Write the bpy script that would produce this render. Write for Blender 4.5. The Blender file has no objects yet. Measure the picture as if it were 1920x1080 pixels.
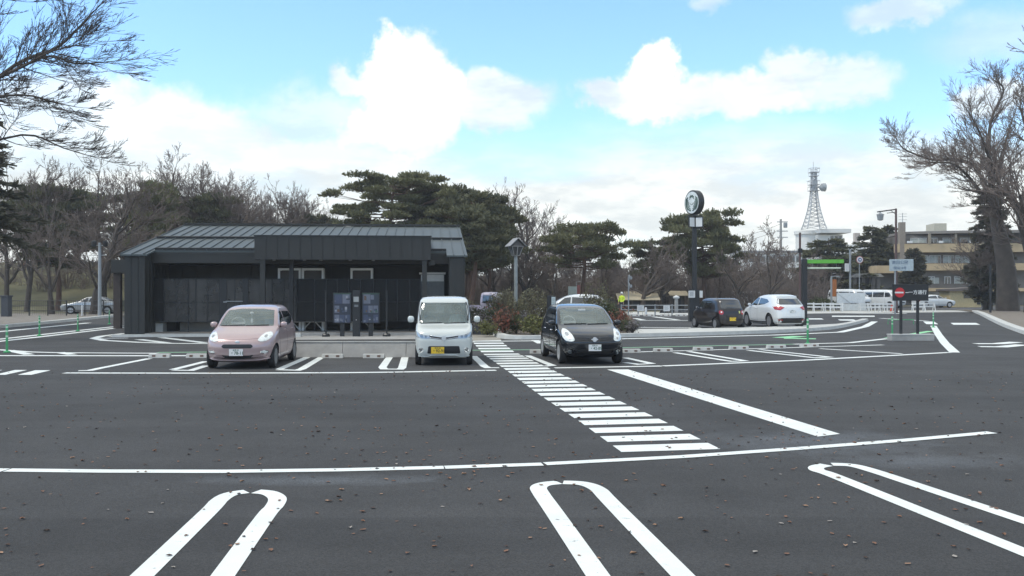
import bpy, bmesh, math, random
import numpy as np
from mathutils import Vector, Matrix
R = math.radians
F = 1700.0; CH = 1.93; HZ = 543.0        # focal length in photo pixels, eye height, horizon row
scene = bpy.context.scene
C = scene.collection
# ---------------------------------------------------------------- camera
cam_d = bpy.data.cameras.new('camera'); cam = bpy.data.objects.new('camera', cam_d); C.objects.link(cam)
cam.location = (0, 0, CH); cam.rotation_euler = (R(90), 0, 0)
cam_d.sensor_width = 36; cam_d.lens = F / 1920 * 36; cam_d.shift_y = 3 / 1920
cam_d.clip_start = 0.1; cam_d.clip_end = 6000
scene.camera = cam
# ---------------------------------------------------------------- exposure
scene.view_settings.view_transform = 'Standard'; scene.view_settings.look = 'None'
scene.view_settings.gamma = 1; scene.view_settings.exposure = 0.25
# ---------------------------------------------------------------- sun
SUN_EL, SUN_AZ = R(60), R(-112)           # azimuth measured from +Y (ahead), negative = to the left
sd = bpy.data.lights.new('sun', 'SUN'); sd.energy = 1.7; sd.angle = R(14); sd.color = (1, .95, .87)
so = bpy.data.objects.new('sun', sd); C.objects.link(so)
sv = Vector((math.sin(SUN_AZ) * math.cos(SUN_EL), math.cos(SUN_AZ) * math.cos(SUN_EL), math.sin(SUN_EL)))
so.rotation_euler = sv.to_track_quat('Z', 'Y').to_euler(); so.location = (0, 0, 60)
# ---------------------------------------------------------------- sky with clouds at infinity
world = bpy.data.worlds.new("World"); scene.world = world; world.use_nodes = True
nt = world.node_tree; N = nt.nodes; Lk = nt.links; N.clear()
def nd(t, **k):
    n = N.new(t)
    for a, v in k.items(): setattr(n, a, v)
    return n
def mth(op, a, b=None, c=None, clamp=False):
    n = nd('ShaderNodeMath', operation=op); n.use_clamp = clamp
    for i, v in enumerate((a, b, c)):
        if v is None: continue
        if isinstance(v, (int, float)): n.inputs[i].default_value = v
        else: Lk.new(v, n.inputs[i])
    return n.outputs[0]
def vm(op, a, b=None):
    n = nd('ShaderNodeVectorMath', operation=op)
    for i, v in enumerate((a, b)):
        if v is None: continue
        if isinstance(v, (tuple, list)): n.inputs[i].default_value = v
        else: Lk.new(v, n.inputs[i])
    return n.outputs['Value'] if op in ('LENGTH', 'DOT_PRODUCT') else n.outputs['Vector']
def ramp(v, a, b, lo=0.0, hi=1.0):
    n = nd('ShaderNodeMapRange', interpolation_type='SMOOTHSTEP')
    Lk.new(v, n.inputs[0]); n.inputs[1].default_value = a; n.inputs[2].default_value = b
    n.inputs[3].default_value = lo; n.inputs[4].default_value = hi
    return n.outputs[0]
def noise(vec, s, det=6, rough=.55):
    n = nd('ShaderNodeTexNoise'); Lk.new(vec, n.inputs['Vector'])
    n.inputs['Scale'].default_value = s; n.inputs['Detail'].default_value = det; n.inputs['Roughness'].default_value = rough
    return n
sky = nd('ShaderNodeTexSky', sky_type='NISHITA', sun_disc=False)
sky.sun_elevation = SUN_EL; sky.sun_rotation = SUN_AZ; sky.air_density = 1.0; sky.dust_density = .6; sky.ozone_density = 1.6
tc = nd('ShaderNodeTexCoord'); dirv = vm('NORMALIZE', tc.outputs['Generated'])
n1 = noise(dirv, 7, 7, .55); n2 = noise(dirv, 26, 6, .6)
off = vm('MULTIPLY', vm('SUBTRACT', n1.outputs['Color'], (.5, .5, .5)), (.085, .085, .085))
off2 = vm('MULTIPLY', vm('SUBTRACT', n2.outputs['Color'], (.5, .5, .5)), (.05, .05, .05))
pw = vm('ADD', vm('ADD', dirv, off), off2)
# cumulus heads: (photo x, photo y, half width, half height, softness, weight)
BL = [(770, 150, 82, 100, .22, 1), (735, 85, 40, 40, .3, 1), (820, 170, 50, 75, .3, 1), (700, 245, 60, 50, .4, .95), (760, 235, 95, 75, .3, 1),
      (665, 150, 50, 28, .55, .8), (930, 205, 105, 50, .45, .82), (610, 220, 150, 45, .8, .6),
      (1240, 120, 46, 46, .25, 1), (1225, 185, 78, 60, .28, .97), (1140, 190, 62, 32, .4, .85), (1300, 205, 110, 36, .5, .85),
      (1430, 180, 100, 42, .4, .9), (1500, 130, 62, 44, .4, .8), (1590, 150, 80, 48, .45, .72), (1700, 12, 85, 24, .6, .6),
      (215, 205, 70, 75, .5, .8), (300, 255, 150, 75, .5, .85), (420, 280, 170, 72, .5, .85), (90, 190, 130, 80, .6, .7), (60, 270, 220, 60, .5, .8), (560, 300, 200, 60, .5, .8), (1870, 185, 70, 45, .4, .8), (1340, 12, 30, 16, .8, .5),
      (1870, 60, 110, 40, .9, .35)]
mask = None
for (x, y, rx, ry, sf, w) in BL:
    c = Vector((x - 960, F, HZ - y)); Ln = c.length; c.normalize()
    q = vm('MULTIPLY', vm('SUBTRACT', pw, tuple(c)), (Ln / rx, Ln / rx, Ln / ry))
    m = ramp(vm('LENGTH', q), 1 + sf * .7, 1 - sf * .7, 0, w)
    mask = m if mask is None else mth('MAXIMUM', mask, m)
sep = nd('ShaderNodeSeparateXYZ'); Lk.new(dirv, sep.inputs[0]); ez = sep.outputs['Z']
st = vm('MULTIPLY', dirv, (1, 1, 3.2)); n3 = noise(st, 3.4, 6, .55)
# a stratus deck low down everywhere, and unseen cloud cover overhead, added to neutralise and brighten the blue skylight
low = mth('MULTIPLY', ramp(mth('ADD', ez, mth('MULTIPLY', mth('SUBTRACT', n3.outputs['Fac'], .5), .17)), .20, .115), ramp(n3.outputs['Fac'], .22, .52, .55, 1))
hi_c = mth('MULTIPLY', ramp(n3.outputs['Fac'], .30, .52), ramp(ez, .33, .46))
mask = mth('MAXIMUM', mask, mth('MAXIMUM', low, hi_c), clamp=True)
n4 = noise(st, 9, 5, .6)
cc = nd('ShaderNodeMix', data_type='RGBA'); Lk.new(ramp(n4.outputs['Fac'], .38, .60), cc.inputs[0])
cc.inputs[6].default_value = (7.5, 8.0, 8.0, 1); cc.inputs[7].default_value = (9.8, 10, 9.6, 1)
heads = None
for (x, y, rx, ry, g) in ((760, 175, 120, 120, .6), (1240, 150, 90, 80, .5), (300, 200, 200, 120, .3)):
    c = Vector((x - 960, F, HZ - y)); Ln = c.length; c.normalize()
    q = vm('MULTIPLY', vm('SUBTRACT', pw, tuple(c)), (Ln / rx, Ln / rx, Ln / ry))
    m = ramp(vm('LENGTH', q), 1.35, .5, 0, g); heads = m if heads is None else mth('MAXIMUM', heads, m)
cb = nd('ShaderNodeMix', data_type='RGBA'); Lk.new(heads, cb.inputs[0]); Lk.new(cc.outputs[2], cb.inputs[6]); cb.inputs[7].default_value = (13, 13, 12.6, 1)
tint = nd('ShaderNodeMix', data_type='RGBA', blend_type='MULTIPLY'); tint.inputs[0].default_value = 1
Lk.new(sky.outputs[0], tint.inputs[6]); tint.inputs[7].default_value = (1.78, 2.28, 2.6, 1)
fin = nd('ShaderNodeMix', data_type='RGBA'); Lk.new(mask, fin.inputs[0]); Lk.new(tint.outputs[2], fin.inputs[6]); Lk.new(cb.outputs[2], fin.inputs[7])
bg = nd('ShaderNodeBackground'); bg.inputs[1].default_value = .1; Lk.new(fin.outputs[2], bg.inputs[0])
wo = nd('ShaderNodeOutputWorld'); Lk.new(bg.outputs[0], wo.inputs[0])
# ---------------------------------------------------------------- materials
MATS = {}
def mat(name, col, rough=.6, metal=0, var=.12, scale=6, bump=0, bscale=40, col2=None, coat=0, alpha=1, emit=0, spec=.5, stretch=None, det=6):
    if name in MATS: return MATS[name]
    m = bpy.data.materials.new(name); m.use_nodes = True; t = m.node_tree; b = t.nodes['Principled BSDF']
    b.inputs['Roughness'].default_value = rough; b.inputs['Metallic'].default_value = metal
    b.inputs['Coat Weight'].default_value = coat; b.inputs['Coat Roughness'].default_value = .04; b.inputs['Alpha'].default_value = alpha
    b.inputs['Specular IOR Level'].default_value = spec
    co = t.nodes.new('ShaderNodeTexCoord'); v = co.outputs['Object']
    if stretch:
        mp = t.nodes.new('ShaderNodeMapping'); mp.inputs['Scale'].default_value = stretch; t.links.new(v, mp.inputs[0]); v = mp.outputs[0]
    nz = t.nodes.new('ShaderNodeTexNoise'); nz.inputs['Scale'].default_value = scale; nz.inputs['Detail'].default_value = det; nz.inputs['Roughness'].default_value = .6
    t.links.new(v, nz.inputs['Vector'])
    mx = t.nodes.new('ShaderNodeMix'); mx.data_type = 'RGBA'
    rp = t.nodes.new('ShaderNodeMapRange'); rp.inputs[1].default_value = .3; rp.inputs[2].default_value = .7
    t.links.new(nz.outputs['Fac'], rp.inputs[0]); t.links.new(rp.outputs[0], mx.inputs[0])
    c2 = col2 or tuple(min(1, c * (1 + var)) for c in col); c1 = col if col2 else tuple(c * (1 - var) for c in col)
    mx.inputs[6].default_value = (*c1, 1); mx.inputs[7].default_value = (*c2, 1)
    t.links.new(mx.outputs[2], b.inputs['Base Color'])
    if emit: t.links.new(mx.outputs[2], b.inputs['Emission Color']); b.inputs['Emission Strength'].default_value = emit
    if bump:
        n2 = t.nodes.new('ShaderNodeTexNoise'); n2.inputs['Scale'].default_value = bscale; n2.inputs['Detail'].default_value = 4
        t.links.new(v, n2.inputs['Vector'])
        bp = t.nodes.new('ShaderNodeBump'); bp.inputs['Strength'].default_value = bump; bp.inputs['Distance'].default_value = .02
        t.links.new(n2.outputs['Fac'], bp.inputs['Height']); t.links.new(bp.outputs[0], b.inputs['Normal'])
    MATS[name] = m; return m
def fol(name, a, b_, scale=.7, rough=.75, trans=.25):
    """foliage or bark colours that vary in clumps, with a little light let through"""
    if name in MATS: return MATS[name]
    m = mat(name, a, rough, col2=b_, scale=scale, det=8); t = m.node_tree
    b = t.nodes['Principled BSDF']; out = t.nodes['Material Output']
    if trans:
        tr = t.nodes.new('ShaderNodeBsdfTranslucent'); ms = t.nodes.new('ShaderNodeMixShader'); ms.inputs[0].default_value = trans
        src = b.inputs['Base Color'].links[0].from_socket; t.links.new(src, tr.inputs[0])
        t.links.new(b.outputs[0], ms.inputs[1]); t.links.new(tr.outputs[0], ms.inputs[2]); t.links.new(ms.outputs[0], out.inputs[0])
    return m
def asphalt_mat():
    m = bpy.data.materials.new('asphalt'); m.use_nodes = True; t = m.node_tree; b = t.nodes['Principled BSDF']; n = t.nodes.new; l = t.links.new
    co = n('ShaderNodeTexCoord').outputs['Object']
    def nz(s, d, r=.6, st=None):
        v = co
        if st: mp = n('ShaderNodeMapping'); mp.inputs['Scale'].default_value = st; l(co, mp.inputs[0]); v = mp.outputs[0]
        x = n('ShaderNodeTexNoise'); x.inputs['Scale'].default_value = s; x.inputs['Detail'].default_value = d; x.inputs['Roughness'].default_value = r; l(v, x.inputs['Vector']); return x.outputs['Fac']
    def mr(v, a, b2, lo, hi):
        x = n('ShaderNodeMapRange'); x.inputs[1].default_value = a; x.inputs[2].default_value = b2; x.inputs[3].default_value = lo; x.inputs[4].default_value = hi; l(v, x.inputs[0]); return x.outputs[0]
    def mul(a, b2, op='MULTIPLY'):
        x = n('ShaderNodeMath'); x.operation = op
        for i, v in enumerate((a, b2)):
            if isinstance(v, (int, float)): x.inputs[i].default_value = v
            else: l(v, x.inputs[i])
        return x.outputs[0]
    big = mr(nz(.22, 4), .3, .7, .84, 1.18); mid = mr(nz(1.7, 5), .3, .7, .92, 1.08)
    streak = mr(nz(1.0, 3, .5, (.06, 1.2, 1)), .35, .65, .9, 1.08)
    vo = n('ShaderNodeTexVoronoi'); vo.inputs['Scale'].default_value = 95; l(co, vo.inputs['Vector'])
    sp = n('ShaderNodeSeparateColor'); l(vo.outputs['Color'], sp.inputs[0]); grain = mr(sp.outputs[0], 0, 1, .70, 1.32)
    sxyz = n('ShaderNodeSeparateXYZ'); l(co, sxyz.inputs[0]); lane = mul(sxyz.outputs['Y'], mul(nz(.35, 2), .25), 'ADD')
    pave = mul(mul(mr(lane, 7.78, 7.83, .93, 1.04), mr(lane, 12.2, 12.26, 1.0, .95)), mul(mr(lane, 16.5, 16.6, 1.0, 1.07), mr(lane, 20.6, 20.7, 1, 1.08)))
    v = mul(mul(mul(mul(big, mid), streak), grain), pave)
    # chalky pale dust left where water dried, beside the long line
    dust = None
    for (x, y, rx, ry, a) in ((3.9, 11.5, 1.5, 1.1, .34), (-2.0, 9.2, 1.3, .28, .34), (1.9, 14.8, 1.1, 1.1, .12), (4.6, 10.2, 1.3, .5, .26)):
        s1 = n('ShaderNodeVectorMath'); s1.operation = 'SUBTRACT'; l(co, s1.inputs[0]); s1.inputs[1].default_value = (x, y, 0)
        s2 = n('ShaderNodeVectorMath'); s2.operation = 'MULTIPLY'; l(s1.outputs[0], s2.inputs[0]); s2.inputs[1].default_value = (1 / rx, 1 / ry, 0)
        s3 = n('ShaderNodeVectorMath'); s3.operation = 'LENGTH'; l(s2.outputs[0], s3.inputs[0])
        d = mr(mul(s3.outputs['Value'], mr(nz(2.2, 5), .3, .7, -.35, .35), 'ADD'), 1.15, .2, 0, a)
        dust = d if dust is None else mul(dust, d, 'MAXIMUM')
    base = n('ShaderNodeMix'); base.data_type = 'RGBA'; base.inputs[6].default_value = (.047, .0465, .0465, 1); base.inputs[7].default_value = (.17, .185, .205, 1); l(dust, base.inputs[0])
    cm = n('ShaderNodeVectorMath'); cm.operation = 'SCALE'; l(base.outputs[2], cm.inputs[0]); l(v, cm.inputs['Scale'])
    l(cm.outputs[0], b.inputs['Base Color'])
    l(mr(nz(.6, 4), .3, .7, .78, .92), b.inputs['Roughness']); b.inputs['Specular IOR Level'].default_value = .3
    bp = n('ShaderNodeBump'); bp.inputs['Strength'].default_value = .5; bp.inputs['Distance'].default_value = .006; l(vo.outputs['Distance'], bp.inputs['Height']); l(bp.outputs[0], b.inputs['Normal'])
    return m
M_ASPH = asphalt_mat()
def paint_mat(name, col):
    m = mat(name, col, .6, var=.09, scale=1.6); t = m.node_tree; b = t.nodes['Principled BSDF']
    co = t.nodes.new('ShaderNodeTexCoord'); nz = t.nodes.new('ShaderNodeTexNoise'); nz.inputs['Scale'].default_value = 9; nz.inputs['Detail'].default_value = 9; nz.inputs['Roughness'].default_value = .75
    t.links.new(co.outputs['Object'], nz.inputs['Vector']); mr = t.nodes.new('ShaderNodeMapRange'); mr.inputs[1].default_value = .33; mr.inputs[2].default_value = .40
    t.links.new(nz.outputs['Fac'], mr.inputs[0]); mx = t.nodes.new('ShaderNodeMix'); mx.data_type = 'RGBA'; mx.inputs[6].default_value = (.2, .2, .2, 1)
    src = b.inputs['Base Color'].links[0].from_socket; t.links.new(src, mx.inputs[7]); t.links.new(mr.outputs[0], mx.inputs[0]); t.links.new(mx.outputs[2], b.inputs['Base Color'])
    return m
M_WHITE = paint_mat('white_paint', (.72, .745, .71)); M_GREENP = paint_mat('green_paint', (.22, .42, .25)); M_GREYP = paint_mat('faded_paint', (.45, .46, .44))
M_GRPAINT = paint_mat('bright_green_paint', (.25, .6, .3))
M_CONC = mat('concrete', (.36, .35, .33), .85, var=.16, scale=2.2, bump=.3, bscale=60)
M_CONCL = mat('pale_concrete', (.5, .5, .47), .85, var=.12, scale=3, bump=.2, bscale=60)
M_BEIGE = mat('beige_paver', (.30, .28, .24), .85, var=.12, scale=5)
M_GRAVEL = mat('gravel_bed', (.16, .14, .12), .95, scale=3, bump=1, bscale=30, col2=(.26, .24, .21))
M_EARTH = mat('park_ground', (.10, .09, .06), .95, scale=.25, col2=(.16, .15, .09), bump=.5, bscale=4)
M_GRASS = mat('grass_slope', (.10, .095, .05), .95, scale=.35, col2=(.165, .155, .085), bump=.8, bscale=5)
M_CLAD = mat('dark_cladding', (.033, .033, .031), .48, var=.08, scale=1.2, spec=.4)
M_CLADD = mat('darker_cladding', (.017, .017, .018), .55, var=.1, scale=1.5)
M_ROOF = mat('standing_seam_roof', (.056, .071, .073), .5, metal=.0, var=.06, scale=.8)
M_BLACK = mat('black_metal', (.018, .019, .021), .4, var=.15)
M_GREYM = mat('grey_metal', (.32, .34, .35), .5, metal=.3, var=.08)
M_WHITEM = mat('white_metal', (.62, .63, .62), .5, var=.06)
M_TRIM = mat('black_trim', (.014, .015, .017), .45, var=.1)
M_TYRE = mat('tyre_rubber', (.016, .016, .017), .85, var=.1)
M_RIM = mat('alloy', (.45, .46, .48), .3, metal=.75, var=.05)
M_RIMD = mat('steel_hub', (.16, .17, .18), .4, metal=.5, var=.05)
M_CHROME = mat('chrome', (.75, .76, .78), .12, metal=1, var=.02)
M_LENS = mat('lamp_lens', (.74, .76, .72), .18, var=.25, scale=14, coat=1)
M_EMBL = mat('emblem_silver', (.62, .63, .64), .3, metal=.2, var=.05)
M_LAMPS = mat('lamp_silver', (.40, .42, .43), .15, metal=.4, var=.35, scale=22, coat=1)
M_BULB2 = mat('lamp_inner', (.42, .43, .43), .2, metal=.4, var=.3, scale=20)
M_BULB = mat('lamp_reflector', (.22, .24, .25), .15, metal=.7, var=.3, scale=20)
M_RED = mat('red_lens', (.38, .012, .014), .15, var=.2, scale=14, coat=.6)
M_GLASS = mat('car_glass', (.30, .36, .335), .03, var=.25, scale=1.5, alpha=.40, coat=1, spec=.9)
M_DGLASS = mat('dark_glass', (.012, .014, .017), .05, var=.2, scale=2, coat=1, spec=.8)
M_DGLASS2 = mat('tinted_glass', (.03, .036, .042), .06, var=.2, scale=2, coat=1, spec=.8)
M_SEAT = mat('seat_fabric', (.12, .12, .115), .9)
M_SEATL = mat('pale_seat_fabric', (.34, .34, .31), .9)
M_PLATEW = mat('white_plate', (.72, .72, .70), .5, var=.03); M_PLATEY = mat('yellow_plate', (.75, .50, .03), .5, var=.03)
M_INK = mat('dark_lettering', (.03, .05, .04), .6)
M_BARK = fol('grey_bark', (.05, .04, .034), (.105, .085, .07), 1.2, .9, 0)
M_TWIG = fol('grey_twigs', (.135, .105, .088), (.23, .185, .16), .5, .9, 0)
M_BARKR = fol('red_pine_bark', (.09, .05, .035), (.15, .09, .065), 1.2, .9, 0)
M_PINE = fol('pine_needles', (.085, .088, .042), (.23, .225, .105), .45)
M_PINEB = fol('dark_needles', (.065, .07, .038), (.165, .16, .08), .45)
M_CEDAR = fol('cedar_needles', (.07, .07, .048), (.14, .13, .085), .6)
# ---------------------------------------------------------------- helpers
def G(x, y, z=0.0):
    d = F * CH / (y - HZ); return Vector(((x - 960) * d / F, d, z))
def AT(x, y, d): return Vector(((x - 960) * d / F, d, CH + (HZ - y) * d / F))
def tag(o, label=None, cat=None, group=None, kind=None):
    if label: o['label'] = label
    if cat: o['category'] = cat
    if group: o['group'] = group
    if kind: o['kind'] = kind
    return o
def thing(name, loc, rz=0, label=None, cat=None, group=None):
    o = bpy.data.objects.new(name, None); C.objects.link(o); o.location = loc; o.rotation_euler = (0, 0, rz); o.empty_display_size = .3
    return tag(o, label, cat, group)
def obj_from(name, me, parent=None, loc=None):
    o = bpy.data.objects.new(name, me); C.objects.link(o)
    if parent is not None: o.parent = parent
    if loc is not None: o.location = loc
    return o
class MB:
    def __init__(s): s.v = []; s.f = []; s.mi = []; s.cur = 0
    def add(s, vs, fs):
        b = len(s.v); s.v += [tuple(p) for p in vs]; s.f += [tuple(b + i for i in f) for f in fs]; s.mi += [s.cur] * len(fs); return s
    def box(s, x0, x1, y0, y1, z0, z1, rot=None, at=None):
        vs = [Vector((x, y, z)) for z in (z0, z1) for y in (y0, y1) for x in (x0, x1)]
        if rot is not None: vs = [rot @ v for v in vs]
        if at is not None: vs = [v + Vector(at) for v in vs]
        return s.add(vs, [(0, 2, 3, 1), (4, 5, 7, 6), (0, 1, 5, 4), (2, 6, 7, 3), (0, 4, 6, 2), (1, 3, 7, 5)])
    def prism(s, poly, vec):
        """closed 3d polygon swept along vec"""
        n = len(poly); a = [Vector(p) for p in poly]; b = [p + Vector(vec) for p in a]
        return s.add(a + b, [tuple(range(n))[::-1], tuple(range(n, 2 * n))] + [(i, (i + 1) % n, n + (i + 1) % n, n + i) for i in range(n)])
    def tube(s, pts, r, n=8, cap=True):
        pts = [Vector(p) for p in pts]; rs = r if isinstance(r, (list, tuple)) else [r] * len(pts); vs = []; fs = []; u = None
        for i, p in enumerate(pts):
            t = (pts[min(i + 1, len(pts) - 1)] - pts[max(i - 1, 0)]).normalized()
            if u is None: u = t.orthogonal().normalized()
            u = (u - t * u.dot(t)).normalized(); w = t.cross(u)
            for k in range(n):
                a = 2 * math.pi * k / n; vs.append(p + (u * math.cos(a) + w * math.sin(a)) * rs[i])
        for i in range(len(pts) - 1):
            for k in range(n):
                k2 = (k + 1) % n; fs.append((i * n + k, i * n + k2, (i + 1) * n + k2, (i + 1) * n + k))
        if cap: fs += [tuple(range(n))[::-1], tuple(range((len(pts) - 1) * n, len(pts) * n))]
        return s.add(vs, fs)
    def lathe(s, prof, n=24, axis='Z', at=(0, 0, 0)):
        """prof: (r, h) from one end to the other"""
        vs = []; fs = []
        for (r, h) in prof:
            for k in range(n):
                a = 2 * math.pi * k / n; c, d = r * math.cos(a), r * math.sin(a)
                p = (c, d, h) if axis == 'Z' else ((h, c, d) if axis == 'X' else (d, h, c))
                vs.append(Vector(p) + Vector(at))
        for i in range(len(prof) - 1):
            for k in range(n):
                k2 = (k + 1) % n; fs.append((i * n + k, i * n + k2, (i + 1) * n + k2, (i + 1) * n + k))
        fs += [tuple(range(n))[::-1], tuple(range((len(prof) - 1) * n, len(prof) * n))]
        return s.add(vs, fs)
    def ell(s, c, r, n=12, m=8, e=1.0):
        prof = []
        vs = []; fs = []
        for i in range(m + 1):
            ph = math.pi * i / m - math.pi / 2
            for k in range(n):
                a = 2 * math.pi * k / n
                f = lambda q: math.copysign(abs(q) ** e, q)
                vs.append((c[0] + r[0] * f(math.cos(ph)) * f(math.cos(a)), c[1] + r[1] * f(math.cos(ph)) * f(math.sin(a)), c[2] + r[2] * f(math.sin(ph))))
        for i in range(m):
            for k in range(n):
                k2 = (k + 1) % n; fs.append((i * n + k, i * n + k2, (i + 1) * n + k2, (i + 1) * n + k))
        return s.add(vs, fs)
    def build(s, name, m, parent=None, smooth=False, loc=None, bevel=0, angle=None):
        me = bpy.data.meshes.new(name); me.from_pydata(s.v, [], s.f)
        for q in (m if isinstance(m, (list, tuple)) else [m]): me.materials.append(q)
        if any(s.mi): me.polygons.foreach_set('material_index', s.mi)
        if bevel:
            b = bmesh.new(); b.from_mesh(me); bmesh.ops.remove_doubles(b, verts=b.verts, dist=1e-5)
            ed = [e for e in b.edges if len(e.link_faces) == 2 and e.calc_face_angle(0) > .5]
            bmesh.ops.bevel(b, geom=ed, offset=bevel, segments=2, affect='EDGES', profile=.6); b.to_mesh(me); b.free()
        if smooth:
            me.polygons.foreach_set('use_smooth', [True] * len(me.polygons))
            if angle: me.set_sharp_from_angle(angle=R(angle))
        me.update(); return obj_from(name, me, parent, loc)
def np_mesh(name, V, Fa, m, mi=None):
    """V (n,3); Fa (k,3|4)"""
    me = bpy.data.meshes.new(name); k = Fa.shape[1]
    me.vertices.add(len(V)); me.vertices.foreach_set('co', np.asarray(V, np.float32).ravel())
    me.loops.add(Fa.size); me.loops.foreach_set('vertex_index', Fa.astype(np.int32).ravel())
    me.polygons.add(len(Fa)); me.polygons.foreach_set('loop_start', np.arange(0, Fa.size, k, dtype=np.int32)); me.polygons.foreach_set('loop_total', np.full(len(Fa), k, np.int32))
    for q in (m if isinstance(m, (list, tuple)) else [m]): me.materials.append(q)
    if mi is not None: me.polygons.foreach_set('material_index', mi)
    me.update(calc_edges=True); return me
def text_mesh(body, size, name, m, parent, loc, rot, ext=.001, sx=1):
    cu = bpy.data.curves.new(name, 'FONT'); cu.body = body; cu.size = size; cu.extrude = ext; cu.align_x = 'CENTER'; cu.align_y = 'CENTER'; cu.offset = size * .012
    t = bpy.data.objects.new('tmp', cu); C.objects.link(t); bpy.context.view_layer.update()
    me = bpy.data.meshes.new_from_object(t.evaluated_get(bpy.context.evaluated_depsgraph_get())); bpy.data.objects.remove(t); bpy.data.curves.remove(cu)
    me.name = name; me.materials.clear(); me.materials.append(m); o = obj_from(name, me, parent, loc); o.rotation_euler = rot; o.scale = (sx, 1, 1); return o
def dup(root, loc, rz=0, label=None, scale=1, group=None, name=None):
    r = root.copy(); C.objects.link(r); r.location = loc; r.rotation_euler = (0, 0, rz); r.scale = (scale,) * 3 if isinstance(scale, (int, float)) else scale
    if label: r['label'] = label
    if group: r['group'] = group
    def rec(src, dst):
        for ch in list(src.children):
            c = ch.copy(); C.objects.link(c); c.parent = dst; rec(ch, c)
    rec(root, r); return r
# ================================================================ GROUND
def sheet(name, pts, z, m, kind='structure'):
    mb = MB(); mb.add([(p[0], p[1], z) for p in pts], [tuple(range(len(pts)))]); o = mb.build(name, m)
    if o.data.polygons[0].normal.z < 0: o.data.flip_normals()
    if kind: o['kind'] = kind
    return o
sheet('ground', [(-300, -50), (300, -50), (300, 320), (-300, 320)], -.03, M_EARTH)
K0 = G(-300, 636); K1 = G(0, 616); K2 = G(218, 593)
sheet('parking_lot', [(-40, -25), (60, -25), (60, 20), tuple(G(1990, 648).xy), tuple(G(1920, 622).xy), tuple(G(1880, 608).xy), tuple(G(1836, 588).xy), tuple(G(1850, 583).xy), tuple(G(1530, 583).xy), tuple(G(1290, 588).xy), tuple(G(1180, 588).xy), (3, 62), (-16, 64), tuple(K2.xy), tuple(K1.xy), tuple(K0.xy), (-60, 15)], 0, M_ASPH)
def ribbon_world(mb, pts, w, z=.004):
    P = [Vector((p[0], p[1], 0)) for p in pts]; L = []; Rr = []
    for i, p in enumerate(P):
        a = (P[i] - P[i - 1]).normalized() if i else None; b = (P[i + 1] - P[i]).normalized() if i < len(P) - 1 else None
        t = (a + b).normalized() if (a is not None and b is not None) else (a if a is not None else b)
        nn = Vector((-t.y, t.x, 0)); k = 1.0
        if a is not None and b is not None: k = min(1.6, 1 / max(.5, nn.dot(Vector((-b.y, b.x, 0)))))
        L.append(p + nn * w / 2 * k); Rr.append(p - nn * w / 2 * k)
    n = len(P); vs = [(p.x, p.y, z) for p in L + Rr]
    mb.add(vs, [(n + i, n + i + 1, i + 1, i) for i in range(n - 1)])
def lines(name, specs, m, z=.004):
    mb = MB()
    for i, (pts, w) in enumerate(specs): ribbon_world(mb, [G(*p) for p in pts], w, z + .0009 * (i % 5))
    o = mb.build(name, m); o['kind'] = 'structure'; return o
def smooth_path(pts, k=5):
    """Catmull-Rom through world points"""
    P = [Vector(p) for p in pts]; out = []
    for i in range(len(P) - 1):
        a, b, c, d = P[max(i - 1, 0)], P[i], P[i + 1], P[min(i + 2, len(P) - 1)]
        for j in range(k):
            t = j / k; out.append(.5 * ((2 * b) + (c - a) * t + (2 * a - 5 * b + 4 * c - d) * t * t + (3 * b - a - 3 * c + d) * t ** 3))
    out.append(P[-1]); return out
# near bays: three long rounded U lines
def bay(pts, ext0, ext1):
    W = [G(*p) for p in pts]
    W = smooth_path(W, 5)
    W = [W[0] + (W[0] - W[5]).normalized() * ext0] + W + [W[-1] + (W[-1] - W[-6]).normalized() * ext1]; return W
mb = MB()
ribbon_world(mb, bay([(267, 1080), (391, 960), (412, 938), (432, 927), (462, 922)], 2.5, 0)[:-1], .165)
ribbon_world(mb, bay([(480, 922), (505, 925), (520, 935), (514, 950), (498, 968), (418, 1080)], 0, 2.5)[1:], .165)
ribbon_world(mb, bay([(1121, 1080), (1042, 965), (1014, 925), (1010, 914), (1022, 908), (1048, 905)], 2.5, 0)[:-1], .165)
ribbon_world(mb, bay([(1056, 905), (1092, 907), (1120, 917), (1144, 941), (1280, 1080)], 0, 2.5)[1:], .165)
ribbon_world(mb, bay([(1920, 977), (1713, 908), (1640, 884), (1598, 873), (1560, 871)], 2.5, 0)[:-1], .165)
ribbon_world(mb, bay([(1550, 872), (1532, 876), (1533, 882), (1560, 891), (1667, 934), (1920, 1036)], 0, 2.5)[1:], .165)
mb.build('bay_lines_near', M_WHITE)['kind'] = 'structure'
lines('aisle_line', [([(-60, 881), (10, 882)], .17), ([(14, 882), (200, 884), (420, 884.5), (640, 881.5), (832, 877)], .17), ([(834, 877), (1017, 871)], .17), ([(1022, 870.5), (1280, 857), (1500, 841.5)], .17), ([(1501, 841.5), (1700, 826), (1860, 811.5)], .17)], M_WHITE)
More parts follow.
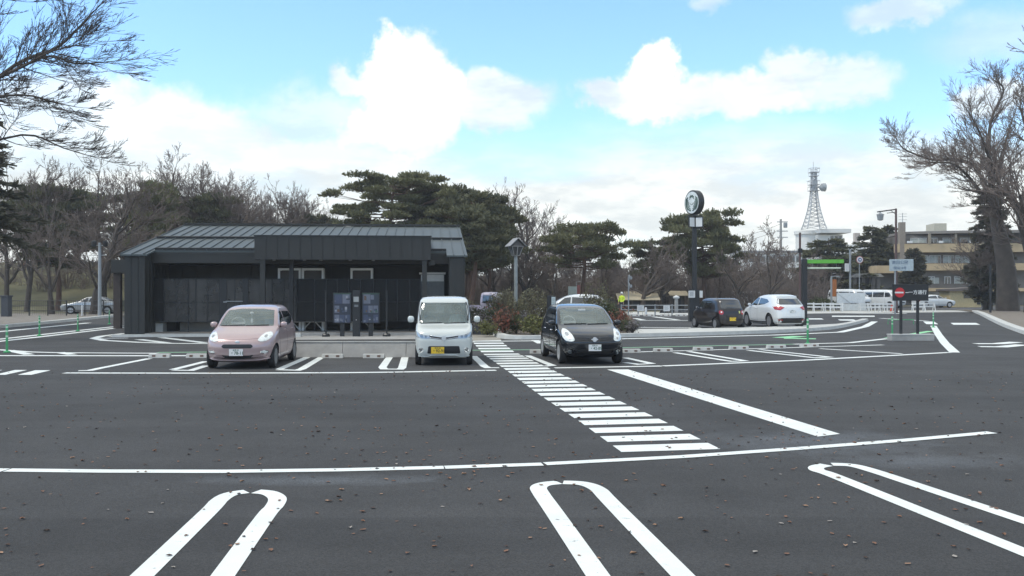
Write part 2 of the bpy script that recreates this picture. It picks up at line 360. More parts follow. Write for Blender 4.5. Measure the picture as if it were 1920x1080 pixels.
# crosswalk
mb = MB(); ys = []
yy = 10.76
while yy < 19: ys.append((yy, .44)); yy += .71
while yy < 27.0: ys.append((yy, .5)); yy += .82
LE = [(641, 886), (662, 904), (666, 909), (697, 953), (741, 1012), (793, 1090), (850, 1168)]; RE = [(639, 939), (660, 964), (664, 974), (693, 1034), (737, 1128), (790, 1245), (845, 1356)]
Lw = [G(x, y) for y, x in LE]; Rw = [G(x, y) for y, x in RE]
def onpl(P, Y): return float(np.interp(Y, [p.y for p in P[::-1]], [p.x for p in P[::-1]]))
for (Y, w) in ys + [(27.9, .7), (29.3, .7), (30.7, .75), (32.1, .8), (33.6, .8)]:
    d0 = Y; d1 = Y + (.2 if Y < 27 else .1)
    mb.add([(onpl(Lw, d0), d0, .004), (onpl(Rw, d1), d1, .004), (onpl(Rw, d1 + w), d1 + w, .004), (onpl(Lw, d0 + w), d0 + w, .004)], [(0, 1, 2, 3)])
mb.build('crosswalk', M_WHITE)['kind'] = 'structure'
mb = MB(); mb.add([G(1138, 693, .004), G(1533, 819, .004), G(1575, 814, .004), G(1178, 693, .004)], [(0, 1, 2, 3)])
for q in ([(-10, 703), (10, 703), (51, 694), (28, 694)], [(33, 703), (59, 703), (95, 694.5), (66, 694.5)], [(-60, 703), (-40, 703), (5, 694), (-16, 694)],
          [(1782, 605.5), (1788, 609), (1838, 609), (1830, 605.5)], [(1571, 599), (1575, 601), (1607, 601.5), (1600, 599)], [(1560, 592), (1640, 592), (1640, 594), (1560, 594)],
          [(1500, 597), (1540, 597), (1545, 599), (1500, 599)]):
    mb.add([G(x, y, .004) for x, y in q], [(0, 1, 2, 3)])
ribbon_world(mb, [G(1828, 644.5), G(1872, 644.5), G(1906, 641.5)], .5); ribbon_world(mb, [G(1836, 650), (G(1878, 650.5)), G(1918, 646.5)], .5)
mb.build('lane_markings', M_WHITE)['kind'] = 'structure'
lines('bay_lines_left', [([(120, 699.5), (400, 700), (640, 699), (738, 698)], .24), ([(740, 698), (930, 694.5)], .24),
    ([(147, 695.5), (168, 695), (186, 691), (280, 672.5)], .2), ([(386, 678), (324, 693.5)], .2), ([(324, 694.5), (358, 695), (387, 686)], .2),
    ([(576, 670), (524, 692.5)], .2), ([(520, 693.5), (558, 694.5), (566, 692), (603, 670)], .2),
    ([(731, 669), (717, 689), (720, 692.3), (750, 692.6), (754, 690), (759.5, 669)], .2), ([(888, 668), (909, 687.5), (915, 690), (936, 689.8)], .2)], M_WHITE)
lines('bay_lines_right', [([(1040, 690), (1240, 686.5)], .24), ([(1243, 686.4), (1500, 676), (1780, 661)], .24),
    ([(989, 667), (1030, 683.5), (1036, 685.5), (1020, 687)], .2), ([(1172, 671), (1222, 682), (1197, 683.5), (1172, 680)], .2),
    ([(1265, 661.5), (1368, 677.5)], .2), ([(1291, 659), (1397, 676.7), (1366, 678)], .2), ([(1403, 657), (1527, 671)], .2), ([(1424, 655.5), (1556, 669.8), (1524, 671.4)], .2),
    ([(1537, 654), (1691, 663.5)], .2), ([(1175, 661), (1261, 658.5), (1456, 653), (1656, 647)], .2)], M_WHITE)
lines('lane_edge_left', [([(-200, 646), (0, 656), (55, 660), (111, 661.5), (295, 662.5)], .26), ([(-200, 667), (0, 667), (280, 667.3), (400, 667)], .34), ([(17, 657), (55, 665)], .3), ([(111, 661), (136, 665)], .3),
    ([(-100, 632), (0, 622), (167, 605.5)], .4), ([(-100, 648), (0, 636), (73, 628), (228, 611)], .36), ([(-100, 653), (0, 640), (73, 632), (228, 614)], .36)], M_WHITE)
lines('lane_edge_right', [([(1488, 645.5), (1594, 642.7), (1664, 635)], .26), ([(1750, 611), (1760, 628), (1772, 644), (1790, 661)], .3), ([(1741, 603), (1748, 608)], .6), ([(1651, 597), (1739, 602)], .4),
    ([(939, 640), (1014, 639.3), (1171, 635.5), (1240, 634), (1452, 628.5), (1576, 623), (1622, 612.6), (1640, 603)], .36), ([(1003, 638), (1015, 644)], .3), ([(866, 643), (886, 641)], .3),
    ([(1190, 597), (1206, 600)], .4), ([(1225, 594), (1271, 600)], .4), ([(1196, 601), (1295, 601)], .5), ([(1192, 614), (1295, 614.5)], .4), ([(1320, 600), (1420, 600)], .5),
    ([(1545, 587), (1700, 588)], 1.2), ([(1540, 610), (1600, 606)], .4)], M_WHITE)
lines('green_lane_line', [([(295, 661), (420, 660)], .26), ([(540, 660), (770, 658)], .26), ([(876, 657), (1002, 656), (1175, 652), (1240, 650.5), (1488, 645.5)], .22)], M_GREENP)
lines('lane_arrow', [([(1462, 633.5), (1500, 630.5)], .7), ([(1470, 634.5), (1530, 635.5)], .6), ([(1665, 634), (1745, 621)], .35)], M_GRPAINT)
lines('corner_marking', [([(235, 625), (190, 630.5), (176, 634.5), (197, 638.5), (262, 642), (324, 644), (400, 644.5)], .34), ([(240, 634), (186, 634.6)], .3), ([(232, 629.5), (205, 631.8)], .3),
    ([(260, 636.6), (313, 643)], .34), ([(302, 633), (384, 643)], .34)], M_WHITE)
# kerbs, pads and planting beds
def kerb(name, pts, w=.18, h=.13, m=None):
    P = [Vector((p[0], p[1], 0)) for p in pts]; mb = MB(); n = len(P); vs = []
    for i, p in enumerate(P):
        t = (P[min(i + 1, n - 1)] - P[max(i - 1, 0)]).normalized(); q = Vector((-t.y, t.x, 0)) * w / 2
        vs += [p + q, p + q * .85 + Vector((0, 0, h)), p - q * .85 + Vector((0, 0, h)), p - q]
    fs = [(4 * i + a, 4 * i + a + 1, 4 * i + a + 5, 4 * i + a + 4) for i in range(n - 1) for a in range(3)] + [(0, 3, 2, 1), (4 * n - 4, 4 * n - 3, 4 * n - 2, 4 * n - 1)]
    mb.add(vs, fs); o = mb.build(name, m or M_CONCL); o['kind'] = 'structure'; return o
kerb('kerb_left', smooth_path([G(-300, 636), G(0, 615), G(218, 593.5)]), .45, .15)
kerb('kerb_right', smooth_path([G(1828, 585), G(1842, 590), G(1882, 609), G(1925, 625), G(2010, 652)]), .5, .15)
kerb('kerb_bed', smooth_path([G(921, 606), G(930, 621), G(941, 633), G(1000, 636), G(1171, 632), G(1300, 629), G(1452, 624), G(1556, 617), G(1608, 606), G(1622, 602)]), .4, .15)
bed = [G(922, 605), G(931, 621), G(943, 631.5), G(1000, 634.5), G(1185, 629.5), G(1192, 612), G(1180, 592), G(900, 590)]
sheet('planting_bed', [p.xy for p in bed], .09, mat('mulch_soil', (.085, .065, .05), .95, scale=4, col2=(.17, .14, .11), bump=1, bscale=25))
isl = [G(1185, 629), G(1300, 627.5), G(1452, 622.5), G(1552, 615.8), G(1602, 605.5), G(1570, 610.5), G(1440, 616.5), G(1290, 620), G(1190, 621)]
sheet('island_top', [p.xy for p in isl], .1, M_CONCL)
sheet('footpath', [G(878, 590).xy, G(872, 628).xy, G(930, 628).xy, G(921, 606).xy, G(905, 590).xy], .006, mat('path_asphalt', (.055, .055, .06), .9, scale=8))
sheet('paver_strip', [G(872, 628).xy, G(866, 640).xy, G(940, 638).xy, G(932, 628).xy], .011, M_BEIGE)
sheet('pavement', [G(1165, 590.8).xy, G(1292, 591.5).xy, G(1530, 588).xy, G(1850, 585).xy, G(1850, 581.5).xy, G(1530, 583.5).xy, G(1292, 585).xy, G(1165, 585).xy], .012, M_CONCL)
sheet('gravel_verge', [(p[0], p[1]) for p in (G(-300, 635), G(0, 614), G(215, 592.6), (-25, 72), (-70, 72), (-80, 40))], .03, M_GRAVEL)
sheet('verge', [(p[0], p[1]) for p in (G(2010, 651), G(1925, 624), G(1882, 608), G(1844, 589), (42, 86), (80, 86), (70, 30))], .05, mat('verge_soil', (.15, .125, .10), .95, scale=2, col2=(.22, .19, .15), bump=.8, bscale=12))
sheet('street', [(20, 88.5), (160, 80), (200, 92), (120, 108), (0, 103)], -.008, mat('street_asphalt', (.07, .07, .073), .9, scale=2))
# grass embankment behind the trees on the left
def hill():
    xs = np.linspace(-150, -10, 60); ysn = np.linspace(74, 170, 34); V = []; rng = np.random.RandomState(3)
    for y in ysn:
        for x in xs:
            t = min(1, max(0, (y - 80) / 26)); e = min(1, max(0, (-18 - x) / 22)); V.append((x, y, -.06 + (3 * t * t - 2 * t ** 3) * 5.2 * e + rng.uniform(-.05, .05) * t))
    n = len(xs); Fa = [(j * n + i, j * n + i + 1, (j + 1) * n + i + 1, (j + 1) * n + i) for j in range(len(ysn) - 1) for i in range(n - 1)]
    me = np_mesh('grass_bank', np.array(V), np.array(Fa), M_GRASS); me.polygons.foreach_set('use_smooth', [True] * len(me.polygons)); obj_from('grass_bank', me)['kind'] = 'structure'
hill()
# ================================================================ THE DARK METAL-CLAD BUILDING
BO = G(232, 631); BYAW = R(5.2); BR = Matrix.Rotation(BYAW, 3, 'Z')
def LB(x, y, v):
    """photo point on the building's plane v metres behind its front -> local (u, z)"""
    d0 = Vector(((x - 960) / F, 1, (HZ - y) / F)); o = Vector((0, 0, CH)) - BO; ri = BR.transposed(); o = ri @ o; d = ri @ d0; t = (v - o.y) / d.y; p = o + d * t; return p.x, p.z
bld = thing('cafe_building', BO, BYAW, 'low dark grey metal-clad building with a seamed pitched roof beside the parked cars', 'building')
W_ = LB(872, 476, 0)[0]; EZ = LB(550, 477, 0)[1]; RV = 9.8; RZ = LB(600, 424, RV)[1]; SL = (RZ - EZ) / RV
rz = lambda v: EZ + SL * v
def clad(name, u0, u1, v, z0, z1, m=None, step=.455, seam=.02, depth=.08, mats=None):
    """a face of vertical standing-seam sheets"""
    mb = MB(); mb.box(u0, u1, v, v + depth, z0, z1); u = u0 + step
    while u < u1 - .08:
        mb.box(u - .008, u + .008, v - seam, v, z0 + .01, z1 - .01); u += step
    return mb.build(name, m or M_CLAD, bld)
# end walls that carry the roof edges, running front to back
for (u0, u1) in ((0, .85), (LB(842, 500, 0)[0], W_)):
    mb = MB(); t = .09
    zf = lambda v: rz(v) - .10
    mb.prism([(u0 + .02, 0.02, 0), (u0 + .02, 0.02, zf(0)), (u0 + .02, RV, zf(RV)), (u0 + .02, 12.5, zf(RV) - 1.0), (u0 + .02, 12.5, 0)], (u1 - u0 - .04, 0, 0))
    u = u0 + .28
    while u < u1 - .1: mb.box(u - .008, u + .008, 0, .03, .02, zf(0)); u += .29
    v = .45
    while v < 12.3:
        for uu in (u0, u1 - .02): mb.box(uu - .002, uu + .022, v - .008, v + .008, .02, zf(min(v, RV)) - .05)
        v += .455
    mb.build('wall', M_CLAD, bld)
# roof slabs: side strips to the front edge, middle starts 0.95 m back
mb = MB()
cu0, cu1 = LB(476, 470, .3)[0], LB(808, 470, .3)[0]; EV = .95
def slab(u0, u1, v0, v1, dz=0, th=.07):
    mb.prism([(u0, v0, rz(v0) + dz), (u0, v1, rz(v1) + dz), (u0, v1, rz(v1) + dz - th), (u0, v0, rz(v0) + dz - th)], (u1 - u0, 0, 0))
m1 = LB(600, 442, 5.6); ub = LB(842, 500, 0)[0]
slab(-.1, .95, -.12, RV); slab(ub - .1, W_ + .1, -.12, RV); slab(.95, ub - .1, EV, RV)
u = -.1
while u <= W_ + .11:
    v0 = -.12 if (u < .95 or u > ub - .1) else EV
    mb.prism([(u - .014, v0, rz(v0)), (u - .014, RV, rz(RV)), (u - .014, RV, rz(RV) + .045), (u - .014, v0, rz(v0) + .045)], (.028, 0, 0)); u += .455
roof = mb.build('roof', M_ROOF, bld)
mb = MB(); mb.prism([(-.1, RV + .005, rz(RV)), (-.1, RV + 3.6, rz(RV) - 1.1), (-.1, RV + 3.6, rz(RV) - 1.2), (-.1, RV + .005, rz(RV) - .1)], (W_ + .2, 0, 0)); mb.build('rear_roof', M_ROOF, bld)
mb = MB(); mb.box(-.12, W_ + .12, RV - .14, RV + .14, RZ + .02, RZ + .12); mb.build('ridge_cap', M_CLAD, roof)
for v in (LB(330, 464.5, 1.0)[1] and 1.02, 4.7):
    mb = MB()
    mb.tube([(.95 if v < 2 else -.05, v, rz(v) + .09), (ub - .1 if v < 2 else W_ + .05, v, rz(v) + .09)], .03, 6)
    mb.box(.95 if v < 2 else -.05, ub - .1 if v < 2 else W_ + .05, v - .01, v + .01, rz(v) + .002, rz(v) + .07); mb.build('snow_guard', M_TRIM, roof)
mb = MB(); mb.box(.86, ub - .01, EV, EV + .22, LB(400, 493, EV)[1], rz(EV) - .075); mb.box(.86, ub - .01, EV - .02, EV, rz(EV) - .16, rz(EV) - .075); mb.build('fascia', M_CLAD, bld)
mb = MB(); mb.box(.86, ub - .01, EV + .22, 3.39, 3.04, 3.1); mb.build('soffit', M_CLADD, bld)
# projecting clad canopy
cz0, cz1 = LB(640, 487, -.35)[1], LB(640, 443.5, -.35)[1]
cu0, cu1 = LB(477, 470, -.35)[0], LB(808, 470, -.35)[0]; cv1 = (cz1 - EZ) / SL + .1
can = clad('canopy', cu0, cu1, -.35, cz0, cz1, step=.462, depth=.1)
mb = MB(); mb.box(cu0, cu0 + .08, -.25, cv1, cz0, cz1); mb.box(cu1 - .08, cu1, -.25, cv1, cz0, cz1); mb.box(cu0 + .08, cu1 - .08, -.25, cv1, cz1 - .08, cz1 - .01); mb.build('canopy_side', M_CLAD, can)
mb = MB(); mb.box(cu0 - .03, cu1 + .03, -.39, -.27, cz1 + .001, cz1 + .05); mb.build('coping', M_TRIM, can)
mb = MB(); mb.box(cu0 + .085, cu1 - .085, -.24, EV - .03, cz0 + .04, cz0 + .1); mb.build('ceiling_panel', mat('brown_soffit', (.12, .105, .095), .6, var=.1), can)
for x in (514, 571, 602, 657, 700):
    u = LB(x, 490, .3)[0]; mb = MB(); mb.lathe([(.07, 0), (.07, .05), (.03, .06)], 12, at=(u, .3, cz0 - .02)); mb.build('downlight', M_GREYM, can)
for (x, w, v) in ((492, .2, -.28), (546, .17, .5), (796, .2, -.28)):
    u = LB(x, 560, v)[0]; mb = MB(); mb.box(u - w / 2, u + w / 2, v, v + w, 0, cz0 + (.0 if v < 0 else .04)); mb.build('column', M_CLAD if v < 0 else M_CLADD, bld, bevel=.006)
mb = MB(); u = LB(805, 495, -.1)[0]; mb.box(u - .02, u + .25, .0, .2, cz0 - .22, cz0 - .01); mb.build('gutter_outlet', M_CLAD, bld, bevel=.02)
# recessed rear wall with its doors and louvres
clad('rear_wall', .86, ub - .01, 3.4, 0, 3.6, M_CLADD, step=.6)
mb = MB(); mb.box(3.4, 4.3, 3.36, 3.4, 0, 2.1); dr = mb.build('door', mat('door_grey', (.05, .052, .055), .5), bld)
mb = MB(); mb.tube([(4.18, 3.33, .95), (4.18, 3.33, 1.15)], .015, 6); mb.build('handle', M_CHROME, dr)
mb = MB(); mb.box(.86, ub - .01, -.1, 3.4, .0, .12); mb.build('plinth', M_CONC, bld)
for (u0, u1) in ((1.0, 4.4), (8.6, ub - .3)):
    mb = MB(); mb.box(u0, u1, -.02, .9, .12, .135); mb.build('plinth_bed', M_GRAVEL, bld)
# porch column and beam on the left flank
pc = thing('side_porch', BO, BYAW, 'small dark porch frame standing off the left flank of the metal-clad building', 'porch')
p0 = LB(219, 600, 8.0); mb = MB(); u = p0[0]; mb.box(u - .17, u + .17, 8.0, 8.3, 0, 2.9); mb.build('post', mat('brown_post', (.06, .045, .04), .7), pc)
mb = MB(); a, b_ = LB(208, 487, 7.8)[0], LB(231, 487, 7.8)[0]; mb.box(a, .0, 7.8, 10.4, LB(210, 512, 7.8)[1], LB(210, 487, 7.8)[1]); mb.build('beam', M_CLAD, pc, bevel=.02)
# ---- the mesh screen in front of the service yard
scr = thing('screen_fence', BO, BYAW, 'long black mesh screen fence shielding the yard under the eaves of the metal-clad building', 'fence')
SV = 1.3; z0, z1 = LB(400, 603, SV)[1], LB(400, 523, SV)[1]
M_MESH = mat('perforated_mesh', (.02, .02, .02), .6, var=.15, alpha=.82, spec=.3); M_MESH2 = mat('lighter_mesh', (.085, .082, .078), .55, var=.35, scale=1.3, alpha=.78, spec=.3)
M_FIN = mat('screen_fin', (.022, .023, .025), .5)
xs = [266, 285, 308, 331, 353, 367, 389, 412, 424, 440, 456, 465, 488, 510, 532, 556, 590, 612, 632, 654, 676, 700, 724, 745, 768, 788]
us = [LB(x, 560, SV)[0] for x in xs]
for i in range(len(us) - 1):
    if xs[i] in (412, 456): continue
    mb = MB(); mb.box(us[i] + .02, us[i + 1] - .02, SV, SV + .02, z0, z1); mb.build('mesh_panel', M_MESH2 if (xs[i] < 540 and xs[i] not in (266, 285)) else M_MESH, scr)
for i, u in enumerate(us):
    mb = MB(); mb.box(u - .018, u + .018, SV - .03, SV + .05, 0.12 if i % 4 == 0 else z0, z1 + .02); mb.build('post', M_FIN if i % 3 else M_BLACK, scr)
for z in (z0, (z0 + z1) / 2 - .08, z1):
    mb = MB(); mb.box(us[0], us[-1], SV - .045, SV - .031, z - .015, z + .015); mb.build('rail', M_FIN, scr)
mb = MB(); mb.box(us[7] + .02, us[8] + .04, SV - .02, SV + .03, .13, z1); mb.box(us[10] + .02, us[11] - .02, SV - .02, SV + .03, .13, z1); mb.build('gate_post', M_BLACK, scr)
mb = MB(); zz = LB(440, 565, SV)[1]; mb.box(us[8], us[10], SV - .09, SV - .06, zz - .015, zz + .02); mb.box(us[8] - .1, us[8] + .05, SV - .1, SV - .06, zz - .05, zz - .0); mb.build('gate_handle', M_GREYM, scr)
# shed panel at the far right of the yard
sh = thing('storage_cabinet', BO + BR @ Vector((LB(812, 520, 2.2)[0], 2.2, .12)), BYAW, 'pale grey storage cabinet with a flat lid near the right end wall', 'cabinet')
hz_ = LB(812, 510, 2.2)[1] - .12; mb = MB(); mb.box(-.55, .5, 0, .6, 0, hz_ - .1); 
for k in range(9): mb.box(-.5 + k * .12, -.48 + k * .12, -.015, 0, .1, hz_ - .5)
mb.build('body', mat('cabinet_grey', (.22, .23, .23), .5), sh, bevel=.01)
mb = MB(); mb.box(-.53, .48, -.03, .0, hz_ - .42, hz_ - .12); mb.build('front_panel', mat('rack_white', (.86, .86, .83), .5, var=.05), sh)
mb = MB(); mb.box(-.62, .56, -.08, .66, hz_ - .1, hz_ - .02); mb.build('lid', mat('rack_white', (.86, .86, .83), .5, var=.05), sh, bevel=.01)
# condenser racks of white steel angle
RKL = ['white steel condenser rack behind the screen, leftmost of the three', 'white steel condenser rack behind the screen, middle one of the three', 'white steel condenser rack behind the menu boards, rightmost of the three']
M_RACK = mat('rack_white', (.86, .86, .83), .5, var=.05)
for i, (xa, xb) in enumerate(((521, 564), (566, 607), (657, 699))):
    v = 2.0; a, zt = LB(xa, 504, v); b_, _ = LB(xb, 504, v); w = b_ - a; zt -= .12; zs = LB(600, 603, v)[1] - .12
    rk = thing('condenser_rack', BO + BR @ Vector(((a + b_) / 2, v, .12)), BYAW, RKL[i], 'rack', 'condenser racks behind the screen')
    for sx in (-1, 1):
        for y in (0, .5):
            mb = MB(); x = sx * (w / 2 - .045); mb.box(x - .045, x + .045, y, y + .06, 0, zt); mb.build('leg', M_RACK, rk)
    mb = MB(); mb.box(-w / 2, w / 2, -.005, .0, zt - .07, zt); mb.box(-w / 2, w / 2, 0, .56, zt + .001, zt + .03); mb.build('top_frame', M_RACK, rk)
    mb = MB(); mb.box(-w / 2, w / 2, -.006, .0, zs - .03, zs + .03)
    for sx in (-1, 1): mb.prism([(sx * (w / 2 - .1), -.004, zs - .35), (sx * (w / 2 - .1), -.004, zs - .27), (sx * (w / 2 - .38), -.004, zs - .03), (sx * (w / 2 - .32), -.004, zs - .03)][::sx], (0, .004, 0))
    mb.build('brace', M_RACK, rk)
    mb = MB(); mb.box(-w / 2 + .09, w / 2 - .09, .07, .5, zt - 1.0, zt - .08)
    for k in range(7): mb.box(-w / 2 + .1, w / 2 - .1, .058, .07, zt - .95 + k * .12, zt - .9 + k * .12)
    mb.build('condenser', mat('condenser_brown', (.075, .065, .058), .6), rk)
    mb = MB(); mb.box(-w / 2 + .09, w / 2 - .09, .07, .5, zs + .04, zs + .8); mb.build('condenser', mat('condenser_grey', (.10, .10, .10), .6), rk)
def rect_thing(name, xa, xb, ya, yb, v, dp, m, label, cat, group=None, bev=.015):
    a, zb = LB(xa, yb, v); b_, zt = LB(xb, ya, v); o = BO + BR @ Vector(((a + b_) / 2, v, zb)); w = b_ - a
    mb = MB(); mb.box(-w / 2, w / 2, 0, dp, 0, zt - zb); ob = mb.build(name, m, None, bevel=bev); ob.location = o; ob.rotation_euler = (0, 0, BYAW); tag(ob, label, cat, group); return ob
rect_thing('concrete_block', 270, 305, 605, 627, 1.5, .9, M_CONCL, 'pale concrete plinth block below the screen at the left end wall', 'block')
rect_thing('duct_box', 305, 330, 604, 625, 2.1, .6, M_CLADD, 'dark ribbed vent box low behind the screen next to the pale concrete block', 'vent box')
rect_thing('stone_ledge', 337, 420, 604, 622, 2.4, .6, M_CONC, 'long grey concrete ledge low behind the screen left of the pink car', 'ledge')
# ---- order point: two menu boards and a speaker post
def photo_cells(mb_by, u0, u1, z0, z1, v, seed, rows):
    rr = random.Random(seed); pal = list(mb_by)
    zc = z1
    for (h, n) in rows:
        a = zc - h * (z1 - z0); w = (u1 - u0) / n
        for k in range(n):
            mb_by[rr.choice(['pale', 'blue', 'pale', 'dark'] if h > .1 else ['dark'])].box(u0 + (k + .04) * w, u0 + (k + .96) * w, v, v + .002, a, zc)
            for q in range(rr.randint(2, 4) if h > .1 else 0):
                fx, fz = rr.uniform(0, .55), rr.uniform(0, .5); key = rr.choice(pal)
                mb_by[key].box(u0 + (k + fx) * w, u0 + (k + min(1, fx + rr.uniform(.2, .5))) * w, v - .001 * (q + 1) - .0007 * k, v, a + fz * (zc - a), a + min(.96, fz + rr.uniform(.15, .5)) * (zc - a))
        zc = a - .03
PC = {'blue': (.055, .07, .12), 'pale': (.14, .155, .20), 'white': (.30, .31, .34), 'brown': (.12, .07, .05), 'dark': (.03, .04, .06), 'green': (.05, .11, .08)}
for i, (xa, xb) in enumerate(((625, 658), (679, 711))):
    v = -.9; a, zb = LB(xa, 605, v); b_, zt = LB(xb, 550, v); w = b_ - a; h = zt - zb
    t = thing('menu_board', BO + BR @ Vector(((a + b_) / 2, v, 0)), BYAW, ['left menu board with rows of small pictures, beside the black speaker post', 'right menu board with rows of small pictures, between the speaker post and the white van'][i], 'menu board', 'menu boards at the order point')
    mb = MB(); mb.box(-w / 2 - .02, w / 2 + .02, 0, .14, zb - .03, zt + .03); mb.build('frame', M_BLACK, t, bevel=.012)
    dm = MB(); dm.box(-w / 2 + .01, w / 2 - .01, -.004, -.001, zb, zt)
    class Cell:
        def __init__(s, i): s.i = i
        def box(s, *a): dm.cur = s.i; dm.box(*a)
    cells = {k: Cell(1 + q) for q, k in enumerate(PC)}; photo_cells(cells, -w / 2 + .04, w / 2 - .04, zb + .04, zt - .04, -.005, 4 + i, ((.34, 2), (.02, 1), (.26, 3), (.02, 1), (.28, 3)))
    dm.build('display', [mat('display_blue', (.03, .036, .055), .3)] + [mat('print_' + k, PC[k], .35) for k in PC], t)
    mb = MB(); mb.box(-w / 2, w / 2, -.009, -.002, zt - .03, zt - .01); mb.build('green_band', mat('band_green', (.03, .12, .05), .4), t)
    mb = MB(); mb.box(-.09, .09, .02, .1, 0, zb - .031); mb.build('post', M_BLACK, t)
v = -1.0; a, zb = LB(661, 632, v); b_, zt = LB(675, 544, v); w = b_ - a
t = thing('speaker_post', BO + BR @ Vector(((a + b_) / 2, v, 0)), BYAW, 'tall black order speaker post standing between the two menu boards', 'speaker post')
mb = MB(); mb.box(-w / 2, w / 2, 0, .22, 0, zt); mb.build('casing', M_BLACK, t, bevel=.012)
mb = MB(); mb.box(-.11, .1, -.004, 0, zt - .48, zt - .27); mb.build('notice', mat('notice_grey', (.35, .36, .35), .5), t)
mb = MB(); [mb.box(-.08, .08, -.003, 0, zt - .62 - .03 * k, zt - .605 - .03 * k) for k in range(3)]; mb.build('grille', M_GREYM, t)
mb = MB(); mb.lathe([(.02, -.01), (.02, 0)], 10, 'Y', at=(0, 0, zt - 1.22)); mb.build('button', M_WHITEM, t)
for i, x in enumerate((611, 725)):
    v = -1.0; u = LB(x, 630, v)[0]; o = BO + BR @ Vector((u, v, 0)); t = thing('bollard', o, BYAW, ['slim black bollard on a square foot left of the menu boards', 'slim black bollard on a square foot right of the menu boards'][i], 'bollard', 'slim black bollards at the order point')
    mb = MB(); mb.tube([(0, 0, .13), (0, 0, 1.9)], .035, 8); mb.build('pole', M_FIN, t)
    mb = MB(); mb.lathe([(.16, 0), (.16, .08), (.12, .13), (.05, .14)], 8); mb.build('foot', M_BLACK, t)
sheet('drive_pad', [(BO + BR @ Vector(p)).xy for p in ((5.6, -3.2, 0), (12.9, -3.2, 0), (12.9, -.12, 0), (5.6, -.12, 0))], .0075, M_CONC)
kerb('kerb_building', [BO + BR @ Vector(p) for p in ((-.3, -.35, 0), (5.4, -.35, 0))], .3, .1)
mb = MB(); o = BO + BR @ Vector((LB(555, 632, -.8)[0], -.8, 0)); mb.box(-.22, .22, -.1, .1, 0, .16); q = mb.build('parking_block', M_CONCL, bevel=.02); q.location = o; tag(q, 'short pale concrete block by the kerb right behind the pink car', 'concrete block')
# ---- low concrete retaining wall
lw = thing('low_wall', (0, 0, 0), 0, 'low pale concrete wall between the pink car and the white van', 'wall')
xsw = [392, 484, 546, 643, 762, 795, 870]
Yw = 25.9; H = CH - (642 - HZ) * Yw / F
for i in range(len(xsw) - 1):
    a = (xsw[i] - 960) * Yw / F; b_ = (xsw[i + 1] - 960) * Yw / F; mb = MB(); mb.prism([(a + .004, Yw - .12, 0), (a + .004, Yw, H), (a + .004, Yw + .28, H), (a + .004, Yw + .36, 0)], (b_ - a - .008, 0, 0)); mb.build('wall_length', M_CONC, lw, bevel=.012)
mb = MB(); mb.box((392 - 960) * Yw / F, (870 - 960) * Yw / F, Yw - .02, Yw + .1, H + .002, H + .03); mb.build('coping', M_CONCL, lw)
# ---- wheel stops
mb = MB(); mb.prism([(-.3, -.09, 0), (-.3, -.055, .12), (-.3, .055, .12), (-.3, .09, 0)], (.6, 0, 0)); proto = thing('wheel_stop', (0, 0, 0)); mb.build('block', M_CONCL, proto, bevel=.015)
for sx in (-.15, .15):
    mb = MB(); mb.box(sx - .045, sx + .045, -.083, -.06, .035, .09, ); q = mb.build('reflector', mat('reflector_brown', (.20, .13, .10), .5), proto)
WS = [((300, 671), 'left of the pink car, the outer one of two'), ((370, 671), 'left of the pink car, half hidden by its bumper'), ((624, 671.5), 'left one against the low wall, nearer the pink car'),
      ((701, 671.5), 'right one against the low wall, nearer the white van'), ((1012, 663), 'just behind the left rear wheel of the black hatchback'), ((1182, 661.5), 'just right of the black hatchback'),
      ((1243, 660), 'second one right of the black hatchback'), ((1318, 657.5), 'third one right of the black hatchback'), ((1385, 655.5), 'fourth one right of the black hatchback'),
      ((1455, 653.5), 'fifth one right of the black hatchback'), ((1517, 651), 'at the end of the row beside the green post')]
first = True
for (p, s) in WS:
    ob = proto if first else dup(proto, (0, 0, 0)); first = False
    ob.location = G(*p); ob.rotation_euler = (0, 0, R(6) if p[0] > 1100 else 0); tag(ob, 'wheel stop ' + s, 'wheel stop', 'concrete wheel stops in the near bays')
    if p[0] > 1250: ob.scale = (1.05, 1, 1)
fs = [((1303, 619.5), 'left of the brown car\'s wheels'), ((1352, 619.5), 'under the rear of the brown car'), ((1386, 619), 'under the right rear of the brown car'), ((1408, 617.5), 'between the brown car and the white crossover'), ((1468, 617), 'under the left rear of the white crossover'), ((1492, 616.5), 'under the right rear of the white crossover'), ((1531, 616), 'right of the black barrier post')]
for (p, s) in fs: ob = dup(proto, G(*p) + Vector((0, 0, .1 if 0 else 0)), R(8), 'pale wheel stop on the island edge, ' + s, 1, 'pale wheel stops along the island'); ob['category'] = 'wheel stop'
for i, x in enumerate((1189, 1217, 1248, 1277)): dup(proto, G(x, 593), 0, 'pale wheel stop in front of the guard rail, number %s from the left' % ('one two three four'.split()[i]), (1.3, 1.5, 1.3), 'pale wheel stops by the guard rail')['category'] = 'wheel stop'
